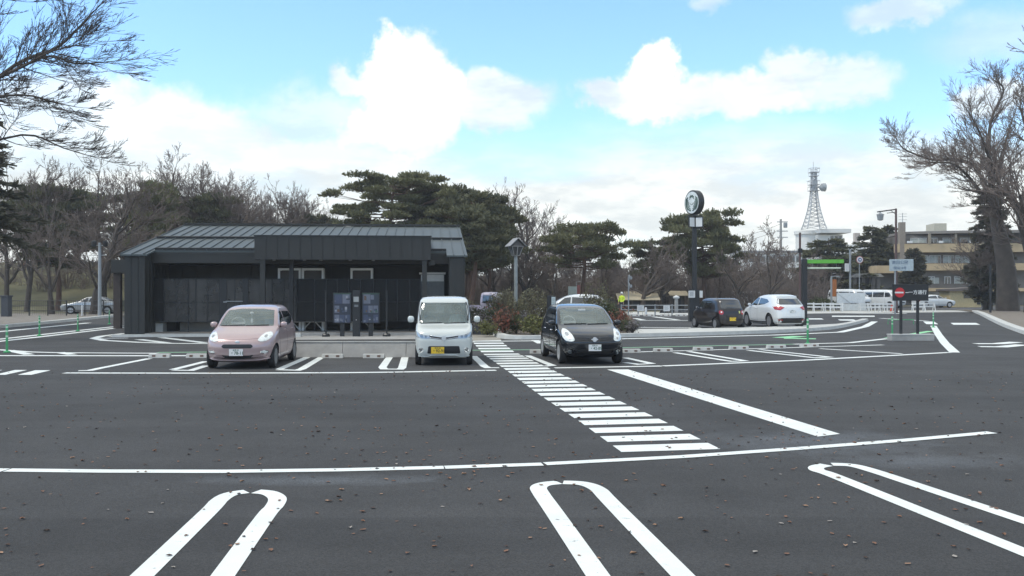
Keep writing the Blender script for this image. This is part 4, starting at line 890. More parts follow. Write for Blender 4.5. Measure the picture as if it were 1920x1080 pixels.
ws = [(-.72, 1.005), (.72, 1.005), (.69, 1.18), (.63, 1.40), (.3, 1.452), (-.3, 1.452), (-.63, 1.40), (-.69, 1.18)]
s1 = [(.72, 1.0), (.05, 1.0), (.0, 1.38), (.15, 1.40), (.35, 1.31)]; s2 = [(-.03, 1.0), (-.85, 1.02), (-.85, 1.36), (-.08, 1.38)]; s3 = [(-.93, 1.03), (-1.35, 1.1), (-1.3, 1.3), (-.93, 1.35)]
t, sh = build_car('hatchback', 'glossy black hatchback with silver wheels parked right of the crosswalk', 'car', (1.86, 25.1, 0), R(7.5), bk, BLK, 2.6, 1.48, .30, .175, 0,
    dict(open=[(ws, 'front'), (s1, 'side'), (s2, 'side')], belt=1.0, inner=M_SEAT, rim=M_RIM, spokes=10))
bk.patch('windscreen', ws, 'front', M_GLASS, t, off=-.004, rings=10, skirt=.006)
bk.patch('rear_window', [(-.6, 1.05), (.6, 1.05), (.5, 1.38), (-.5, 1.38)], 'rear', M_DGLASS, t)
for w in ('left', 'right'):
    for P in (s1, s2, s3): bk.patch('side_window', P, w, M_DGLASS, t, off=.002)
    bk.strip('door_seam', [(.9, .9), (.82, .42), (.6, .27), (.0, .27), (.02, 1.0)], w, M_TRIM, t, .010)
    bk.strip('belt_moulding', [(.98, .86), (.72, .975), (.2, .985), (-.9, 1.005)], w, M_CHROME, t, .022, .008)
    bk.strip('sill_moulding', [(.85, .36), (-.85, .40)], w, mat('grey_moulding', (.12, .13, .14), .3, metal=.5), t, .045, .012)
    bk.strip('door_handle', [(.3, .84), (.12, .845)], w, M_CHROME, t, .03, .02); bk.strip('door_handle', [(-.7, .85), (-.88, .855)], w, M_CHROME, t, .03, .02)
hl = [(.50, .62), (.63, .60), (.74, .63), (.785, .74), (.76, .86), (.70, .93), (.62, .90), (.54, .76)]
for k, P in enumerate((hl, mir(hl))):
    s = 1 if k == 0 else -1; h = bk.patch('headlight', P, 'front', M_LENS, t, off=.012, skirt=.03, round_=.06)
    for (cx, cz, rr) in ((.67, .79, .045), (.62, .68, .03)): bk.patch('bulb', [(s * cx + rr * math.cos(a), cz + rr * math.sin(a)) for a in np.linspace(0, 6.28, 16)[:-1]], 'front', M_BULB2, h, off=.0145, skirt=.004)
for s in (-1, 1):
    for zz in (.625, .665): bk.strip('grille_slot', [(s * .12, zz), (s * .47, zz + .025)], 'front', M_TRIM, t, .026, .006)
    bk.strip('grille_slot', [(s * .12, .695), (s * .47, .72)], 'front', mat('slot_grey', (.10, .11, .12), .25, metal=.6), t, .014, .008)
    bk.patch('fog_light', [(s * .62 + .05 * math.cos(a), .335 + .05 * math.sin(a)) for a in np.linspace(0, 6.28, 18)[:-1]], 'front', M_BULB, t, off=.008)
bk.patch('intake', [(-.5, .27), (.5, .27), (.56, .40), (-.56, .40)], 'front', M_TRIM, t, off=.003, rings=4, round_=.04)
mb = MB(); mb.lathe([(.062, -.012), (.06, 0), (.045, .004), (.04, -.003)], 22, 'Y'); mb.box(-.085, .085, -.016, .0, -.014, .014); o = mb.build('emblem', M_EMBL, t, smooth=True, angle=40); o.location = flat_pt(bk, 0, .655, .014)
bk.strip('bumper_seam', [(-.8, .56), (-.5, .53), (0, .52), (.5, .53), (.8, .56)], 'front', M_TRIM, t, .008)
plate(t, .0, -(bk.fwd(0, .44) + .02), .445, '・42-89', '新潟 501', False)
mirror(t, .90, -.72, 1.04, BLK, 1, (.09, .07, .07)); mirror(t, -.90, -.72, 1.04, BLK, -1, (.09, .07, .07))
for (a, b) in (((-.62, 1.02), (-.02, 1.035)), ((.0, 1.02), (.56, 1.035))): bk.strip('wiper', [a, b], 'front', M_TRIM, t, .022, .025)
cabin(t, bk, 1.0, .1, .62, -.72, M_SEAT, 1.05)
mb = MB(); mb.box(-.1, .1, -.36, -.33, 1.35, 1.4); mb.build('inside_mirror', M_WHITEM, t, bevel=.01)
# ---------------------------------------------------------------- brown kei car, seen from behind
lp = Car([(.17, 1.5), (.3, 1.64), (.6, 1.68), (.82, 1.60), (.95, 1.3), (1.02, 1.05), (1.2, .88), (1.4, .62), (1.47, .4), (1.505, .1), (1.52, -.1)],
         [(.17, -1.5), (.28, -1.64), (.5, -1.69), (.8, -1.67), (1.0, -1.62), (1.2, -1.52), (1.38, -1.42), (1.46, -1.3), (1.505, -1.05), (1.52, -.7)],
         [(.17, .62), (.3, .70), (.55, .7375), (.8, .73), (.96, .70), (1.1, .675), (1.3, .635), (1.4, .60), (1.47, .53), (1.51, .4), (1.52, .2)], 3.6, 9)
BRN = mat('dark_brown_paint', (.018, .014, .015), .3, metal=.1, var=.03, scale=3, coat=.7, spec=.3)
s1 = [(.75, 1.0), (.0, .99), (.0, 1.38), (.5, 1.38)]; s2 = [(-.07, .99), (-.75, 1.0), (-.72, 1.36), (-.07, 1.38)]
t, sh = build_car('compact_car', 'small dark brown car with round tail lights and a yellow plate seen from behind', 'car', (10.25, 45.2, 0), R(192), lp, BRN, 2.46, 1.3, .28, .16, 0, dict(rim=M_RIM, spokes=8))
for w in ('left', 'right'):
    lp.patch('side_window', s1, w, M_DGLASS2, t); lp.patch('side_window', s2, w, M_DGLASS, t); lp.strip('door_seam', [(.8, .95), (.75, .35), (-.03, .3), (-.03, 1.0)], w, M_TRIM, t, .01)
    lp.strip('door_handle', [(.2, .85), (.02, .86)], w, BRN, t, .03, .02)
lp.patch('rear_window', [(-.52, 1.02), (.52, 1.02), (.55, 1.2), (.46, 1.39), (-.46, 1.39), (-.55, 1.2)], 'rear', M_DGLASS2, t, round_=.07)
lp.patch('windscreen', [(-.6, 1.04), (.6, 1.04), (.52, 1.39), (-.52, 1.39)], 'front', M_DGLASS2, t)
for s in (-1, 1):
    h = lp.patch('tail_light', [(s * .54 + .095 * math.cos(a), .83 + .105 * math.sin(a)) for a in np.linspace(0, 6.28, 20)[:-1]], 'rear', M_RED, t, off=.015, skirt=.03)
    lp.patch('lens', [(s * .54 + .035 * math.cos(a), .85 + .035 * math.sin(a)) for a in np.linspace(0, 6.28, 14)[:-1]], 'rear', M_LENS, h, off=.018, skirt=.004)
    lp.patch('headlight', [(s * .54 + .1 * math.cos(a), .75 + .1 * math.sin(a)) for a in np.linspace(0, 6.28, 20)[:-1]], 'front', M_LENS, t, off=.012)
lp.strip('tailgate_seam', [(-.62, 1.0), (-.6, .7), (-.4, .62), (.4, .62), (.6, .7), (.62, 1.0)], 'rear', M_TRIM, t, .012)
lp.patch('sticker', [(-.40, .78), (-.34, .78), (-.33, .90), (-.41, .90)], 'rear', mat('sticker_yellow', (.6, .6, .2), .5), t, off=.008, rings=2)
lp.patch('bumper_insert', [(-.3, .42), (.3, .42), (.28, .60), (-.28, .60)], 'rear', M_TRIM, t)
plate(t, 0, -(lp.aft(0, .5) - .02), .51, '・・・43', '新潟 580', True, True)
lp.strip('wiper', [(-.02, 1.04), (.3, 1.06)], 'rear', M_TRIM, t, .02, .02)
mirror(t, .79, -.72, 1.02, BRN, 1, (.07, .05, .06), .04); mirror(t, -.79, -.72, 1.02, BRN, -1, (.07, .05, .06), .04)
# ---------------------------------------------------------------- white crossover, seen from behind
hr = Car([(.2, 1.95), (.35, 2.1), (.6, 2.14), (.78, 2.05), (.92, 1.75), (1.02, 1.3), (1.06, 1.15), (1.25, .82), (1.42, .45), (1.53, .1), (1.58, -.2), (1.605, -.5)],
         [(.2, -1.95), (.32, -2.1), (.55, -2.15), (.8, -2.13), (.98, -2.10), (1.1, -2.03), (1.3, -1.82), (1.45, -1.62), (1.54, -1.42), (1.585, -1.15), (1.605, -.85)],
         [(.2, .78), (.3, .84), (.5, .88), (.75, .885), (.95, .875), (1.08, .835), (1.25, .77), (1.42, .70), (1.52, .64), (1.58, .52), (1.605, .3)], 3.2, 8)
WHP = paint('white_paint_car', (.72, .74, .73), .05, .25)
s1 = [(.8, 1.06), (.05, 1.08), (.02, 1.44), (.15, 1.46), (.36, 1.40)]; s2 = [(-.04, 1.08), (-.75, 1.14), (-1.15, 1.25), (-.85, 1.38), (-.06, 1.44)]
t, sh = build_car('crossover', 'white crossover with red tail lights beside the small dark brown car', 'car', (13.5, 46.9, 0), R(190), hr, WHP, 2.61, 1.54, .34, .2, 0, dict(rim=M_RIM, spokes=10)); t.scale = (1, 1, 1.05)
for w in ('left', 'right'):
    hr.patch('side_window', s1, w, M_DGLASS2, t); hr.patch('side_window', s2, w, M_DGLASS, t)
    hr.strip('door_seam', [(.85, .95), (.75, .4), (.0, .32), (.0, 1.1)], w, M_TRIM, t, .01); hr.strip('sill', [(.95, .3), (0, .28), (-.95, .3)], w, M_TRIM, t, .1, .02)
    hr.strip('door_handle', [(.25, .93), (.07, .94)], w, WHP, t, .035, .02); hr.strip('crease', [(.9, .62), (0, .68), (-1.6, .9)], w, WHP, t, .02, .006)
    mb = MB(); 
hr.patch('rear_window', [(-.62, 1.13), (.62, 1.13), (.66, 1.2), (.54, 1.42), (-.54, 1.42), (-.66, 1.2)], 'rear', M_DGLASS2, t, round_=.05)
hr.strip('spoiler', [(-.52, 1.50), (.52, 1.50)], 'rear', WHP, t, .07, .08)
P = [(.40, 1.0), (.62, .86), (.80, .90), (.825, 1.03), (.6, 1.06)]
for q in (P, mir(P)): h = hr.patch('tail_light', q, 'rear', M_RED, t, off=.015, skirt=.03); hr.patch('lens', shrink(q, .07), 'rear', mat('pink_lens', (.6, .12, .12), .2), h, off=.018, skirt=.004)
hr.patch('bumper_cladding', [(-.82, .26), (.82, .26), (.84, .44), (.55, .50), (-.55, .50), (-.84, .44)], 'rear', M_TRIM, t, off=.01, rings=5)
for s in (-1, 1): hr.patch('reflector', [(s * .5, .38), (s * .7, .39), (s * .7, .43), (s * .5, .42)], 'rear', M_RED, t, off=.018, rings=2)
hr.strip('tailgate_seam', [(-.5, .55), (.5, .55)], 'rear', M_GREYM, t, .012); plate(t, 0, -(hr.aft(0, .85) - .02), .80, '31-・・', '新潟 331', False, True)
hr.patch('windscreen', [(-.7, 1.1), (.7, 1.1), (.6, 1.46), (-.6, 1.46)], 'front', M_DGLASS2, t)
mirror(t, .95, -.75, 1.1, WHP, 1, (.09, .07, .07)); mirror(t, -.95, -.75, 1.1, WHP, -1, (.09, .07, .07))
# ---------------------------------------------------------------- smaller cars farther off
def far_car(name, label, loc, rz, body, kind='hatch', s=1, cat='car', rim=None):
    if kind == 'sedan':
        c = Car([(.2, 2.1), (.4, 2.25), (.6, 2.27), (.75, 2.1), (.88, 1.5), (.95, 1.1), (1.1, .75), (1.28, .35), (1.36, .1), (1.4, -.2)], [(.2, -2.1), (.5, -2.25), (.8, -2.25), (.98, -2.1), (1.03, -1.75), (1.15, -1.4), (1.28, -1.1), (1.36, -.9), (1.4, -.6)],
                [(.2, .76), (.4, .85), (.7, .86), (.92, .82), (1.05, .75), (1.25, .66), (1.35, .56), (1.4, .3)], 3, 8); wb, r, A = 2.7, .31, [[(.9, .97), (.1, .97), (.05, 1.28), (.42, 1.24)], [(.03, .97), (-.9, .99), (-1.3, 1.05), (-1.0, 1.22), (-.1, 1.29)]]
        W = [(-.66, .98), (.66, .98), (.56, 1.28), (-.56, 1.28)]
    elif kind == 'van':
        c = Car([(.25, 2.1), (.4, 2.25), (.7, 2.28), (.95, 2.2), (1.1, 1.95), (1.3, 1.7), (1.6, 1.4), (1.8, 1.15), (1.88, .8), (1.9, .4)], [(.25, -2.1), (.5, -2.25), (1.0, -2.28), (1.6, -2.2), (1.8, -2.1), (1.88, -1.8), (1.9, -1.4)],
                [(.25, .78), (.4, .84), (.8, .85), (1.1, .83), (1.5, .77), (1.75, .70), (1.86, .58), (1.9, .3)], 4, 12); wb, r, A = 2.6, .32, [[(1.55, 1.15), (.75, 1.12), (.75, 1.6), (1.2, 1.6)], [(.65, 1.12), (-.6, 1.12), (-.6, 1.62), (.65, 1.62)], [(-.7, 1.12), (-1.95, 1.14), (-1.9, 1.6), (-.7, 1.62)]]
        W = [(-.70, 1.15), (.70, 1.15), (.62, 1.62), (-.62, 1.62)]
    else:
        c = Car([(.2, 1.75), (.4, 1.92), (.6, 1.94), (.78, 1.75), (.92, 1.2), (1.0, .95), (1.2, .65), (1.4, .2), (1.47, -.1), (1.5, -.4)], [(.2, -1.75), (.4, -1.9), (.9, -1.9), (1.1, -1.8), (1.35, -1.55), (1.45, -1.3), (1.5, -.9)],
                [(.2, .75), (.4, .83), (.8, .83), (1.0, .78), (1.3, .67), (1.42, .58), (1.5, .3)], 3.2, 9); wb, r, A = 2.5, .3, [[(.7, 1.0), (.05, 1.0), (.0, 1.36), (.3, 1.32)], [(-.03, 1.0), (-.9, 1.02), (-1.2, 1.12), (-.9, 1.32), (-.06, 1.36)]]
        W = [(-.66, 1.02), (.66, 1.02), (.55, 1.36), (-.55, 1.36)]
    t, sh = build_car(name, label, cat, loc, rz, c, body, wb, 1.48, r, .18, 0, dict(rim=rim or M_RIM, spokes=6)); t.scale = (s, s, s)
    for w in ('left', 'right'):
        for P in A: c.patch('side_window', P, w, M_DGLASS2, t, rings=3)
        c.strip('door_seam', [(A[0][1][0], .3), (A[0][1][0], 1.0)], w, M_TRIM, t, .012)
    c.patch('windscreen', W, 'front', M_DGLASS2, t, rings=4); c.patch('rear_window', [(x * .9, z + .03) for x, z in W], 'rear', M_DGLASS2, t, rings=4)
    for q in ([(.5, .66), (.75, .68), (.76, .82), (.55, .8)],):
        for P in (q, mir(q)): c.patch('headlight', P, 'front', M_LENS, t, rings=3, off=.01); c.patch('tail_light', P, 'rear', M_RED, t, rings=3, off=.01)
    c.patch('grille', [(-.35, .5), (.35, .5), (.3, .62), (-.3, .62)], 'front', M_TRIM, t, rings=3)
    for s_ in (-1, 1): mirror(t, s_ * (c.wd(1.0) + .1), -A[0][0][0] + .05, A[0][0][1] + .06, body, s_, (.08, .06, .06), .04)
    return t
def at_base(x, d): return Vector(((x - 960) * d / F, d, 0))
SILV = paint('silver_paint', (.42, .44, .45), .5, .3); GREYC = paint('grey_paint', (.10, .11, .12), .4, .3); NAVY = paint('navy_paint', (.03, .045, .08), .3, .3)
far_car('sedan', 'white sedan passing on the street behind the no entry board', at_base(1750, 97), R(97), WHP, 'sedan', 1.0)
far_car('delivery_van', 'white van behind the white site panel on the far street', at_base(1592, 96), R(28), WHP, 'van', 1.05, 'van')
far_car('delivery_van', 'white van with a sloping nose just left of the no entry board', at_base(1655, 96), R(35), WHP, 'van', 1.02, 'van')
far_car('hatchback', 'silver car seen over the shrubs behind the black hatchback', at_base(1068, 50), R(-88), WHP, 'hatch', 1.12)
far_car('sedan', 'grey car parked behind the tree trunks at the far left', at_base(172, 72), R(-80), SILV, 'sedan', 1.0)
far_car('hatchback', 'dark car parked at the far kerb, just right of the barrier post', at_base(1534, 112), R(75), GREYC, 'hatch', 1)
far_car('hatchback', 'navy car parked at the far kerb beside the white lamp', at_base(1549, 118), R(100), NAVY, 'hatch', 1)
far_car('delivery_van', 'white van glimpsed between the bare trees above the brown car', at_base(1392, 105), R(-80), WHP, 'van', .95, 'van')
# lilac kei truck behind the shrubs
LIL = paint('lilac_paint', (.37, .34, .42), .1, .4)
tk = thing('pickup_truck', at_base(905, 58), R(62), 'small lilac pickup truck half hidden behind the shrubs by the lamp post', 'truck'); 
c = Car([(.3, .7), (.45, .78), (.8, .80), (1.0, .74), (1.3, .58), (1.6, .40), (1.72, .26), (1.78, .05)], [(.3, -.7), (.6, -.75), (1.2, -.75), (1.6, -.72), (1.72, -.66), (1.78, -.45)], [(.3, .66), (.5, .72), (1.0, .73), (1.4, .68), (1.65, .62), (1.74, .52), (1.78, .3)], 4, 8)
cab = c.shell(None, 0, 80).build('cab', LIL, tk); fix_normals(cab); cab.location = (0, -.85, 0); cab.data.polygons.foreach_set('use_smooth', [True] * len(cab.data.polygons)); cab.data.set_sharp_from_angle(angle=R(32))
c.patch('windscreen', [(-.6, 1.08), (.6, 1.08), (.54, 1.6), (-.54, 1.6)], 'front', M_DGLASS2, cab)
for w in ('left', 'right'): c.patch('side_window', [(.5, 1.1), (-.45, 1.08), (-.45, 1.58), (.28, 1.58)], w, M_DGLASS2, cab); c.strip('door_seam', [(.55, 1.0), (.5, .5), (-.5, .4), (-.5, 1.6)], w, M_TRIM, cab, .015)
c.patch('headlight', [(.45, .62), (.65, .62), (.65, .76), (.45, .76)], 'front', M_LENS, cab); c.patch('headlight', [(-.65, .62), (-.45, .62), (-.45, .76), (-.65, .76)], 'front', M_LENS, cab)
mb = MB(); mb.box(-.72, .72, -.05, 1.75, .55, .62); [mb.box(a, b, -.05, 1.75, .625, .92) for a, b in ((-.72, -.69), (.69, .72))]; mb.box(-.685, .685, 1.72, 1.75, .625, .92); mb.build('cargo_bed', LIL, tk)
for y in (-1.0, 1.0):
    for s in (-1, 1): wheel(tk, s * .64, y, .27, .15, s, M_RIMD)
# ================================================================ TREES AND PLANTS
def seg_mesh(name, S, m, sides=4, mi=None):
    """S: rows of (x0,y0,z0,r0,x1,y1,z1,r1) -> tapered tubes"""
    S = np.array(S, float); n = len(S); A, B = S[:, 0:3], S[:, 4:7]; d = B - A; L = np.linalg.norm(d, axis=1, keepdims=True) + 1e-9; d /= L
    ref = np.where(np.abs(d[:, 2:3]) > .9, np.array([[1., 0, 0]]), np.array([[0, 0, 1.]])); u = np.cross(d, ref); u /= np.linalg.norm(u, axis=1, keepdims=True) + 1e-9; w = np.cross(d, u)
    V = np.zeros((n, 2 * sides, 3))
    for k in range(sides):
        a = 2 * math.pi * k / sides; o = u * math.cos(a) + w * math.sin(a); V[:, k] = A + o * S[:, 3:4]; V[:, sides + k] = B + o * S[:, 7:8]
    F0 = np.array([(k, (k + 1) % sides, sides + (k + 1) % sides, sides + k) for k in range(sides)]); Fa = (np.arange(n)[:, None, None] * 2 * sides + F0[None]).reshape(-1, 4)
    return np_mesh(name, V.reshape(-1, 3), Fa, m)
def grow(seed, H, r0, levels=5, spread=.75, trunk=.3, nchild=(5, 5, 5, 4, 3), ratio=(.75, .6, .5, .45, .4), up=.12, wig=.22, lean=(0, 0), sub=4, first=None, rmin=.006, starts=None):
    """returns (limb segments, twig segments)"""
    rr = random.Random(seed); big = []; tw = []
    def br(p, d, L, r, lv):
        n = max(2, sub if lv < 3 else 2 if lv > 3 else 3); pts = [(p, r)]; st_ = L / n
        for i in range(n):
            d = (d + Vector((rr.gauss(0, wig), rr.gauss(0, wig), rr.gauss(0, wig) + up)) * (.5 if lv == 0 else 1)).normalized()
            p = p + d * st_; rn = max(rmin, r * (1 - (.45 if lv == 0 else .62) * (i + 1) / n)); q, rq = pts[-1]
            (big if lv < 2 else tw).append((*q, rq, *p, rn)); pts.append((p, rn))
        if lv >= levels: return
        k = nchild[lv]
        for j in range(k):
            t = rr.uniform(trunk if lv == 0 else .22, 1.0) if j else 1.0
            f = t * n; i = min(n - 1, int(f)); a, b = pts[i], pts[i + 1]; q = a[0].lerp(b[0], f - i); rq = a[1] + (b[1] - a[1]) * (f - i); dd = (b[0] - a[0]).normalized()
            az = rr.uniform(0, 6.283); perp = dd.orthogonal().normalized(); perp.rotate(Matrix.Rotation(az, 3, dd)); an = rr.uniform(.45, 1.0) * spread * (1.25 if lv == 0 else 1)
            if j == 0: an *= .4
            nd_ = (dd * math.cos(an) + perp * math.sin(an)).normalized()
            if nd_.z < -.15: nd_.z *= .3; nd_.normalize()
            br(q, nd_, L * ratio[lv] * rr.uniform(.7, 1.15), max(rmin, rq * rr.uniform(.5, .72) if j else rq * .85), lv + 1)
    if starts:
        for path, ra, rb, lens, lv in starts:
            path = [Vector(q) for q in path]; fine = smooth_path(path, 4); m_ = len(fine)
            for i in range(m_ - 1):
                a_, b_ = ra + (rb - ra) * i / (m_ - 1), ra + (rb - ra) * (i + 1) / (m_ - 1); big.append((*fine[i], a_, *fine[i + 1], b_))
                if lens and i > m_ * .12:
                    for q in range(2):
                        dd = (fine[i + 1] - fine[i]).normalized(); pp = dd.orthogonal().normalized(); pp.rotate(Matrix.Rotation(rr.uniform(0, 6.283), 3, dd)); an = rr.uniform(.4, 1.1)
                        br(fine[i], (dd * math.cos(an) + pp * math.sin(an)).normalized(), lens * rr.uniform(.55, 1.2) * (1 - .35 * i / m_), max(rmin, min(b_ * .6, .09)), lv)
            if lens: br(fine[-1], (fine[-1] - fine[-2]).normalized(), lens * .7, rb, lv)
        return big, tw
    br(Vector((0, 0, -.1)), Vector((lean[0], lean[1], 1)).normalized(), H, r0, 0)
    return big, tw
def bare(name, seed, H, r0, bark=None, twm=None, **k):
    b, t = grow(seed, H, r0, **k); return seg_mesh('trunk', b, bark or M_BARK, 6), seg_mesh('crown', t, twm or M_TWIG, 3)
def tree_at(name, meshes, loc, rz, s, label, group=None, cat='tree'):
    o = thing(name, loc, rz, label, cat, group); o.scale = (s,) * 3 if isinstance(s, (int, float)) else s
    for nm, me in zip(('trunk', 'crown', 'needles'), meshes): obj_from(nm, me, o)
    return o
def tufts(C0, N0, size, rng, per=3, width=.16, flat=.5):
    """little needle sprays: per thin triangles at each centre"""
    n = len(C0); Cc = np.repeat(C0, per, 0); Nn = np.repeat(N0, per, 0) + rng.normal(0, flat, (n * per, 3)); Nn /= np.linalg.norm(Nn, axis=1, keepdims=True)
    sd_ = np.cross(Nn, rng.normal(0, 1, (n * per, 3))); sd_ /= np.linalg.norm(sd_, axis=1, keepdims=True); s = size * rng.uniform(.6, 1.3, (n * per, 1))
    V = np.stack([Cc - sd_ * s * width - Nn * s * .2, Cc + sd_ * s * width - Nn * s * .2, Cc + Nn * s * .85 + sd_ * s * width * .6, Cc + Nn * s * .85 - sd_ * s * width * .6], 1)
    return V.reshape(-1, 3), np.arange(n * per * 4).reshape(-1, 4)
def pine(seed, H, W, r0=.3, lean=0, base=.35, pads=34, dens=200, size=.34, m=None, bark=None, pad=(1.3, .34), umb=.55, top=1.0):
    """Japanese pine: crooked trunk, limbs, flat clouds of needles in tiers"""
    rng = np.random.RandomState(seed); rr = random.Random(seed); P = [Vector((0, 0, -.2))]; n = 9; S = []
    wob = [Vector((rr.gauss(0, .05) * H, rr.gauss(0, .05) * H, 0)) for _ in range(3)]
    for i in range(1, n + 1):
        t = i / n; P.append(Vector((lean * H * t, 0, H * .93 * t)) + wob[0] * math.sin(t * 3) + wob[1] * math.sin(t * 6) * .4)
    rad = lambda t: r0 * (1 - .78 * t)
    for i in range(n): S.append((*P[i], rad(i / n), *P[i + 1], rad((i + 1) / n)))
    Cs = []; Ns = []
    for k in range(pads):
        t = base + (1 - base) * ((k + .5) / pads) ** .9; f = t * n; i = min(n - 1, int(f)); q = P[i].lerp(P[i + 1], f - i)
        e = (t - base) / (1 - base); env = W * (.5 + .5 * math.sin(min(1, e / umb) * math.pi / 2)) if e < umb else W * math.sqrt(max(.02, 1 - ((e - umb) / (1 - umb + .12)) ** 2))
        az = k * 2.4 + rr.uniform(-.5, .5); L = env * rr.uniform(.35, 1.0); c = q + Vector((math.cos(az) * L, math.sin(az) * L, L * rr.uniform(.02, .22))); c.z = min(c.z, H * top)
        mid = q.lerp(c, .5) + Vector((rr.gauss(0, .15), rr.gauss(0, .15), -.06 * L)); rb = rad(t) * .42
        S += [(*q, rb, *mid, rb * .7), (*mid, rb * .7, *c, rb * .3)]
        for sb in range(3):
            cc_ = c + Vector((rr.gauss(0, pad[0] * .5), rr.gauss(0, pad[0] * .5), rr.gauss(0, .12))) if sb else c; pr = pad[0] * rr.uniform(.6, 1.15) * (.75 if sb else 1); S.append((*mid, rb * .4, *cc_, .02))
            m_ = int(dens * pr * pr / 3) + 12; a = rng.uniform(0, 6.283, m_); rd_ = np.sqrt(rng.uniform(0, 1, m_)) * pr * (1 + .22 * np.sin(a * 3 + k)); z = (1 - (rd_ / pr / 1.25) ** 2) * pad[1] * rng.uniform(-.25, 1, m_)
            Cs.append(np.stack([cc_.x + rd_ * np.cos(a), cc_.y + rd_ * np.sin(a), cc_.z + z], 1)); Ns.append(np.stack([np.cos(a) * rd_ / pr * .8, np.sin(a) * rd_ / pr * .8, np.full(m_, .75)], 1))
    V, Fa = tufts(np.concatenate(Cs), np.concatenate(Ns), size, rng, 3)
    return seg_mesh('trunk', S, bark or M_BARKR, 6), np_mesh('crown', V, Fa, m or M_PINE)
def conifer(seed, H, W, r0=.25, base=.05, tiers=26, dens=46, size=.4, m=None, droop=.25, per=7, shape=.9):
    rng = np.random.RandomState(seed); rr = random.Random(seed); S = [(0, 0, -.2, r0, 0, 0, H * .5, r0 * .55), (0, 0, H * .5, r0 * .55, 0, 0, H, .03)]; Cs = []; Ns = []
    for k in range(tiers):
        t = base + (1 - base) * k / tiers
        for j in range(per):
            az = rr.uniform(0, 6.283); L = W * (1 - t) ** shape * rr.uniform(.6, 1.15) + .25; z0 = H * t + rr.uniform(-.2, .2); e = Vector((math.cos(az) * L, math.sin(az) * L, z0 - droop * L + .12 * L * L / max(W, 1)))
            S.append((0, 0, z0, .05 * (1 - t) + .012, *e, .008)); m_ = int(dens * L / W) + 8; tt = rng.uniform(.12, 1, m_) ** .7; wd_ = .34 * L * (1 - tt * .75) * rng.uniform(-1, 1, m_)
            Cs.append(np.stack([e.x * tt - math.sin(az) * wd_, e.y * tt + math.cos(az) * wd_, z0 + (e.z - z0) * tt - np.abs(wd_) * .2 + rng.normal(0, .05, m_)], 1)); Ns.append(np.stack([np.full(m_, math.cos(az) * .9) - math.sin(az) * np.sign(wd_) * .5, np.full(m_, math.sin(az) * .9) + math.cos(az) * np.sign(wd_) * .5, np.full(m_, -.05)], 1))
    V, Fa = tufts(np.concatenate(Cs), np.concatenate(Ns), size, rng, 3, .13, .35); return seg_mesh('trunk', S, M_BARK, 5), np_mesh('crown', V, Fa, m or M_PINEB)
def hpx(x, y, d): return CH + (HZ - y) * d / F      # height of a photo row at distance d
def place(x, d, z=0): return Vector(((x - 960) * d / F, d, z))
# --- shapes reused for many trees
CH_ = [bare('cherry', s, 2.5, .3, levels=5, spread=.95, trunk=.55, nchild=(5, 6, 6, 5, 3), ratio=(1.25, .62, .5, .42, .45), up=.10, wig=.2, rmin=.016) for s in (3, 8, 21)]
TALL = [bare('tall', s, 8.5, .24, levels=5, spread=.85, trunk=.25, nchild=(12, 7, 5, 4, 3), ratio=(.42, .55, .5, .45, .5), up=.09, wig=.14, rmin=.013) for s in (5, 12, 31)]
PN = [pine(4, 12, 5.2, .36, pads=44, dens=130, size=.42, pad=(1.3, .45)), pine(9, 11, 4.2, .3, pads=42, dens=130, size=.42, m=M_PINEB, pad=(1.25, .5)), pine(17, 12, 3.3, .28, base=.5, pads=30, pad=(1.2, .45), dens=130, size=.4, m=M_PINEB)]
# --- the big pine group above the building
bigp = pine(41, 15.2, 7.6, .42, lean=.02, base=.40, pads=74, dens=150, size=.38, pad=(1.25, .42), umb=.45)
tree_at('pine_tree', bigp, place(737, 82), .6, (.80, .80, .83), 'tallest pine with spreading flat tiers, right above the roof canopy', 'pines behind the building')
side1 = pine(52, 14.0, 5.2, .4, lean=.04, base=.3, pads=86, dens=150, size=.4, m=M_PINEB, pad=(1.3, .55)); 
tree_at('pine_tree', side1, place(826, 84), 1.6, (.9, .9, .84), 'dense pine just right of the tallest one, above the right half of the roof', 'pines behind the building')
tree_at('pine_tree', PN[1], place(880, 80), 3.0, (.95, .95, .95), 'dark rounded pine standing over the right end of the roof', 'pines behind the building')
tree_at('pine_tree', PN[0], place(915, 86), 4.0, (.55, .55, .92), 'dark pine at the right edge of the clump, left of the lantern post', 'pines behind the building')
tree_at('pine_tree', PN[1], place(870, 92), 5.0, (1.2, 1.2, .98), 'dark pine filling the clump between the two right-hand pines', 'pines behind the building')
tree_at('pine_tree', PN[2], place(880, 72), 2.0, (.9, .9, .72), 'low dark pine bough mass beside the right end wall', 'pines behind the building')
tree_at('pine_tree', PN[0], place(640, 90), 2.2, (.9, .9, .58), 'low pine whose crown just clears the roof ridge left of the canopy', 'pines behind the building')
tree_at('pine_tree', PN[1], place(592, 92), 1.1, (.75, .75, .86), 'small dark pine above the middle of the roof ridge', 'pines behind the building')
tree_at('pine_tree', PN[2], place(560, 96), 2.1, (.9, .9, .74), 'small pine poking over the roof left of the middle', 'pines behind the building')
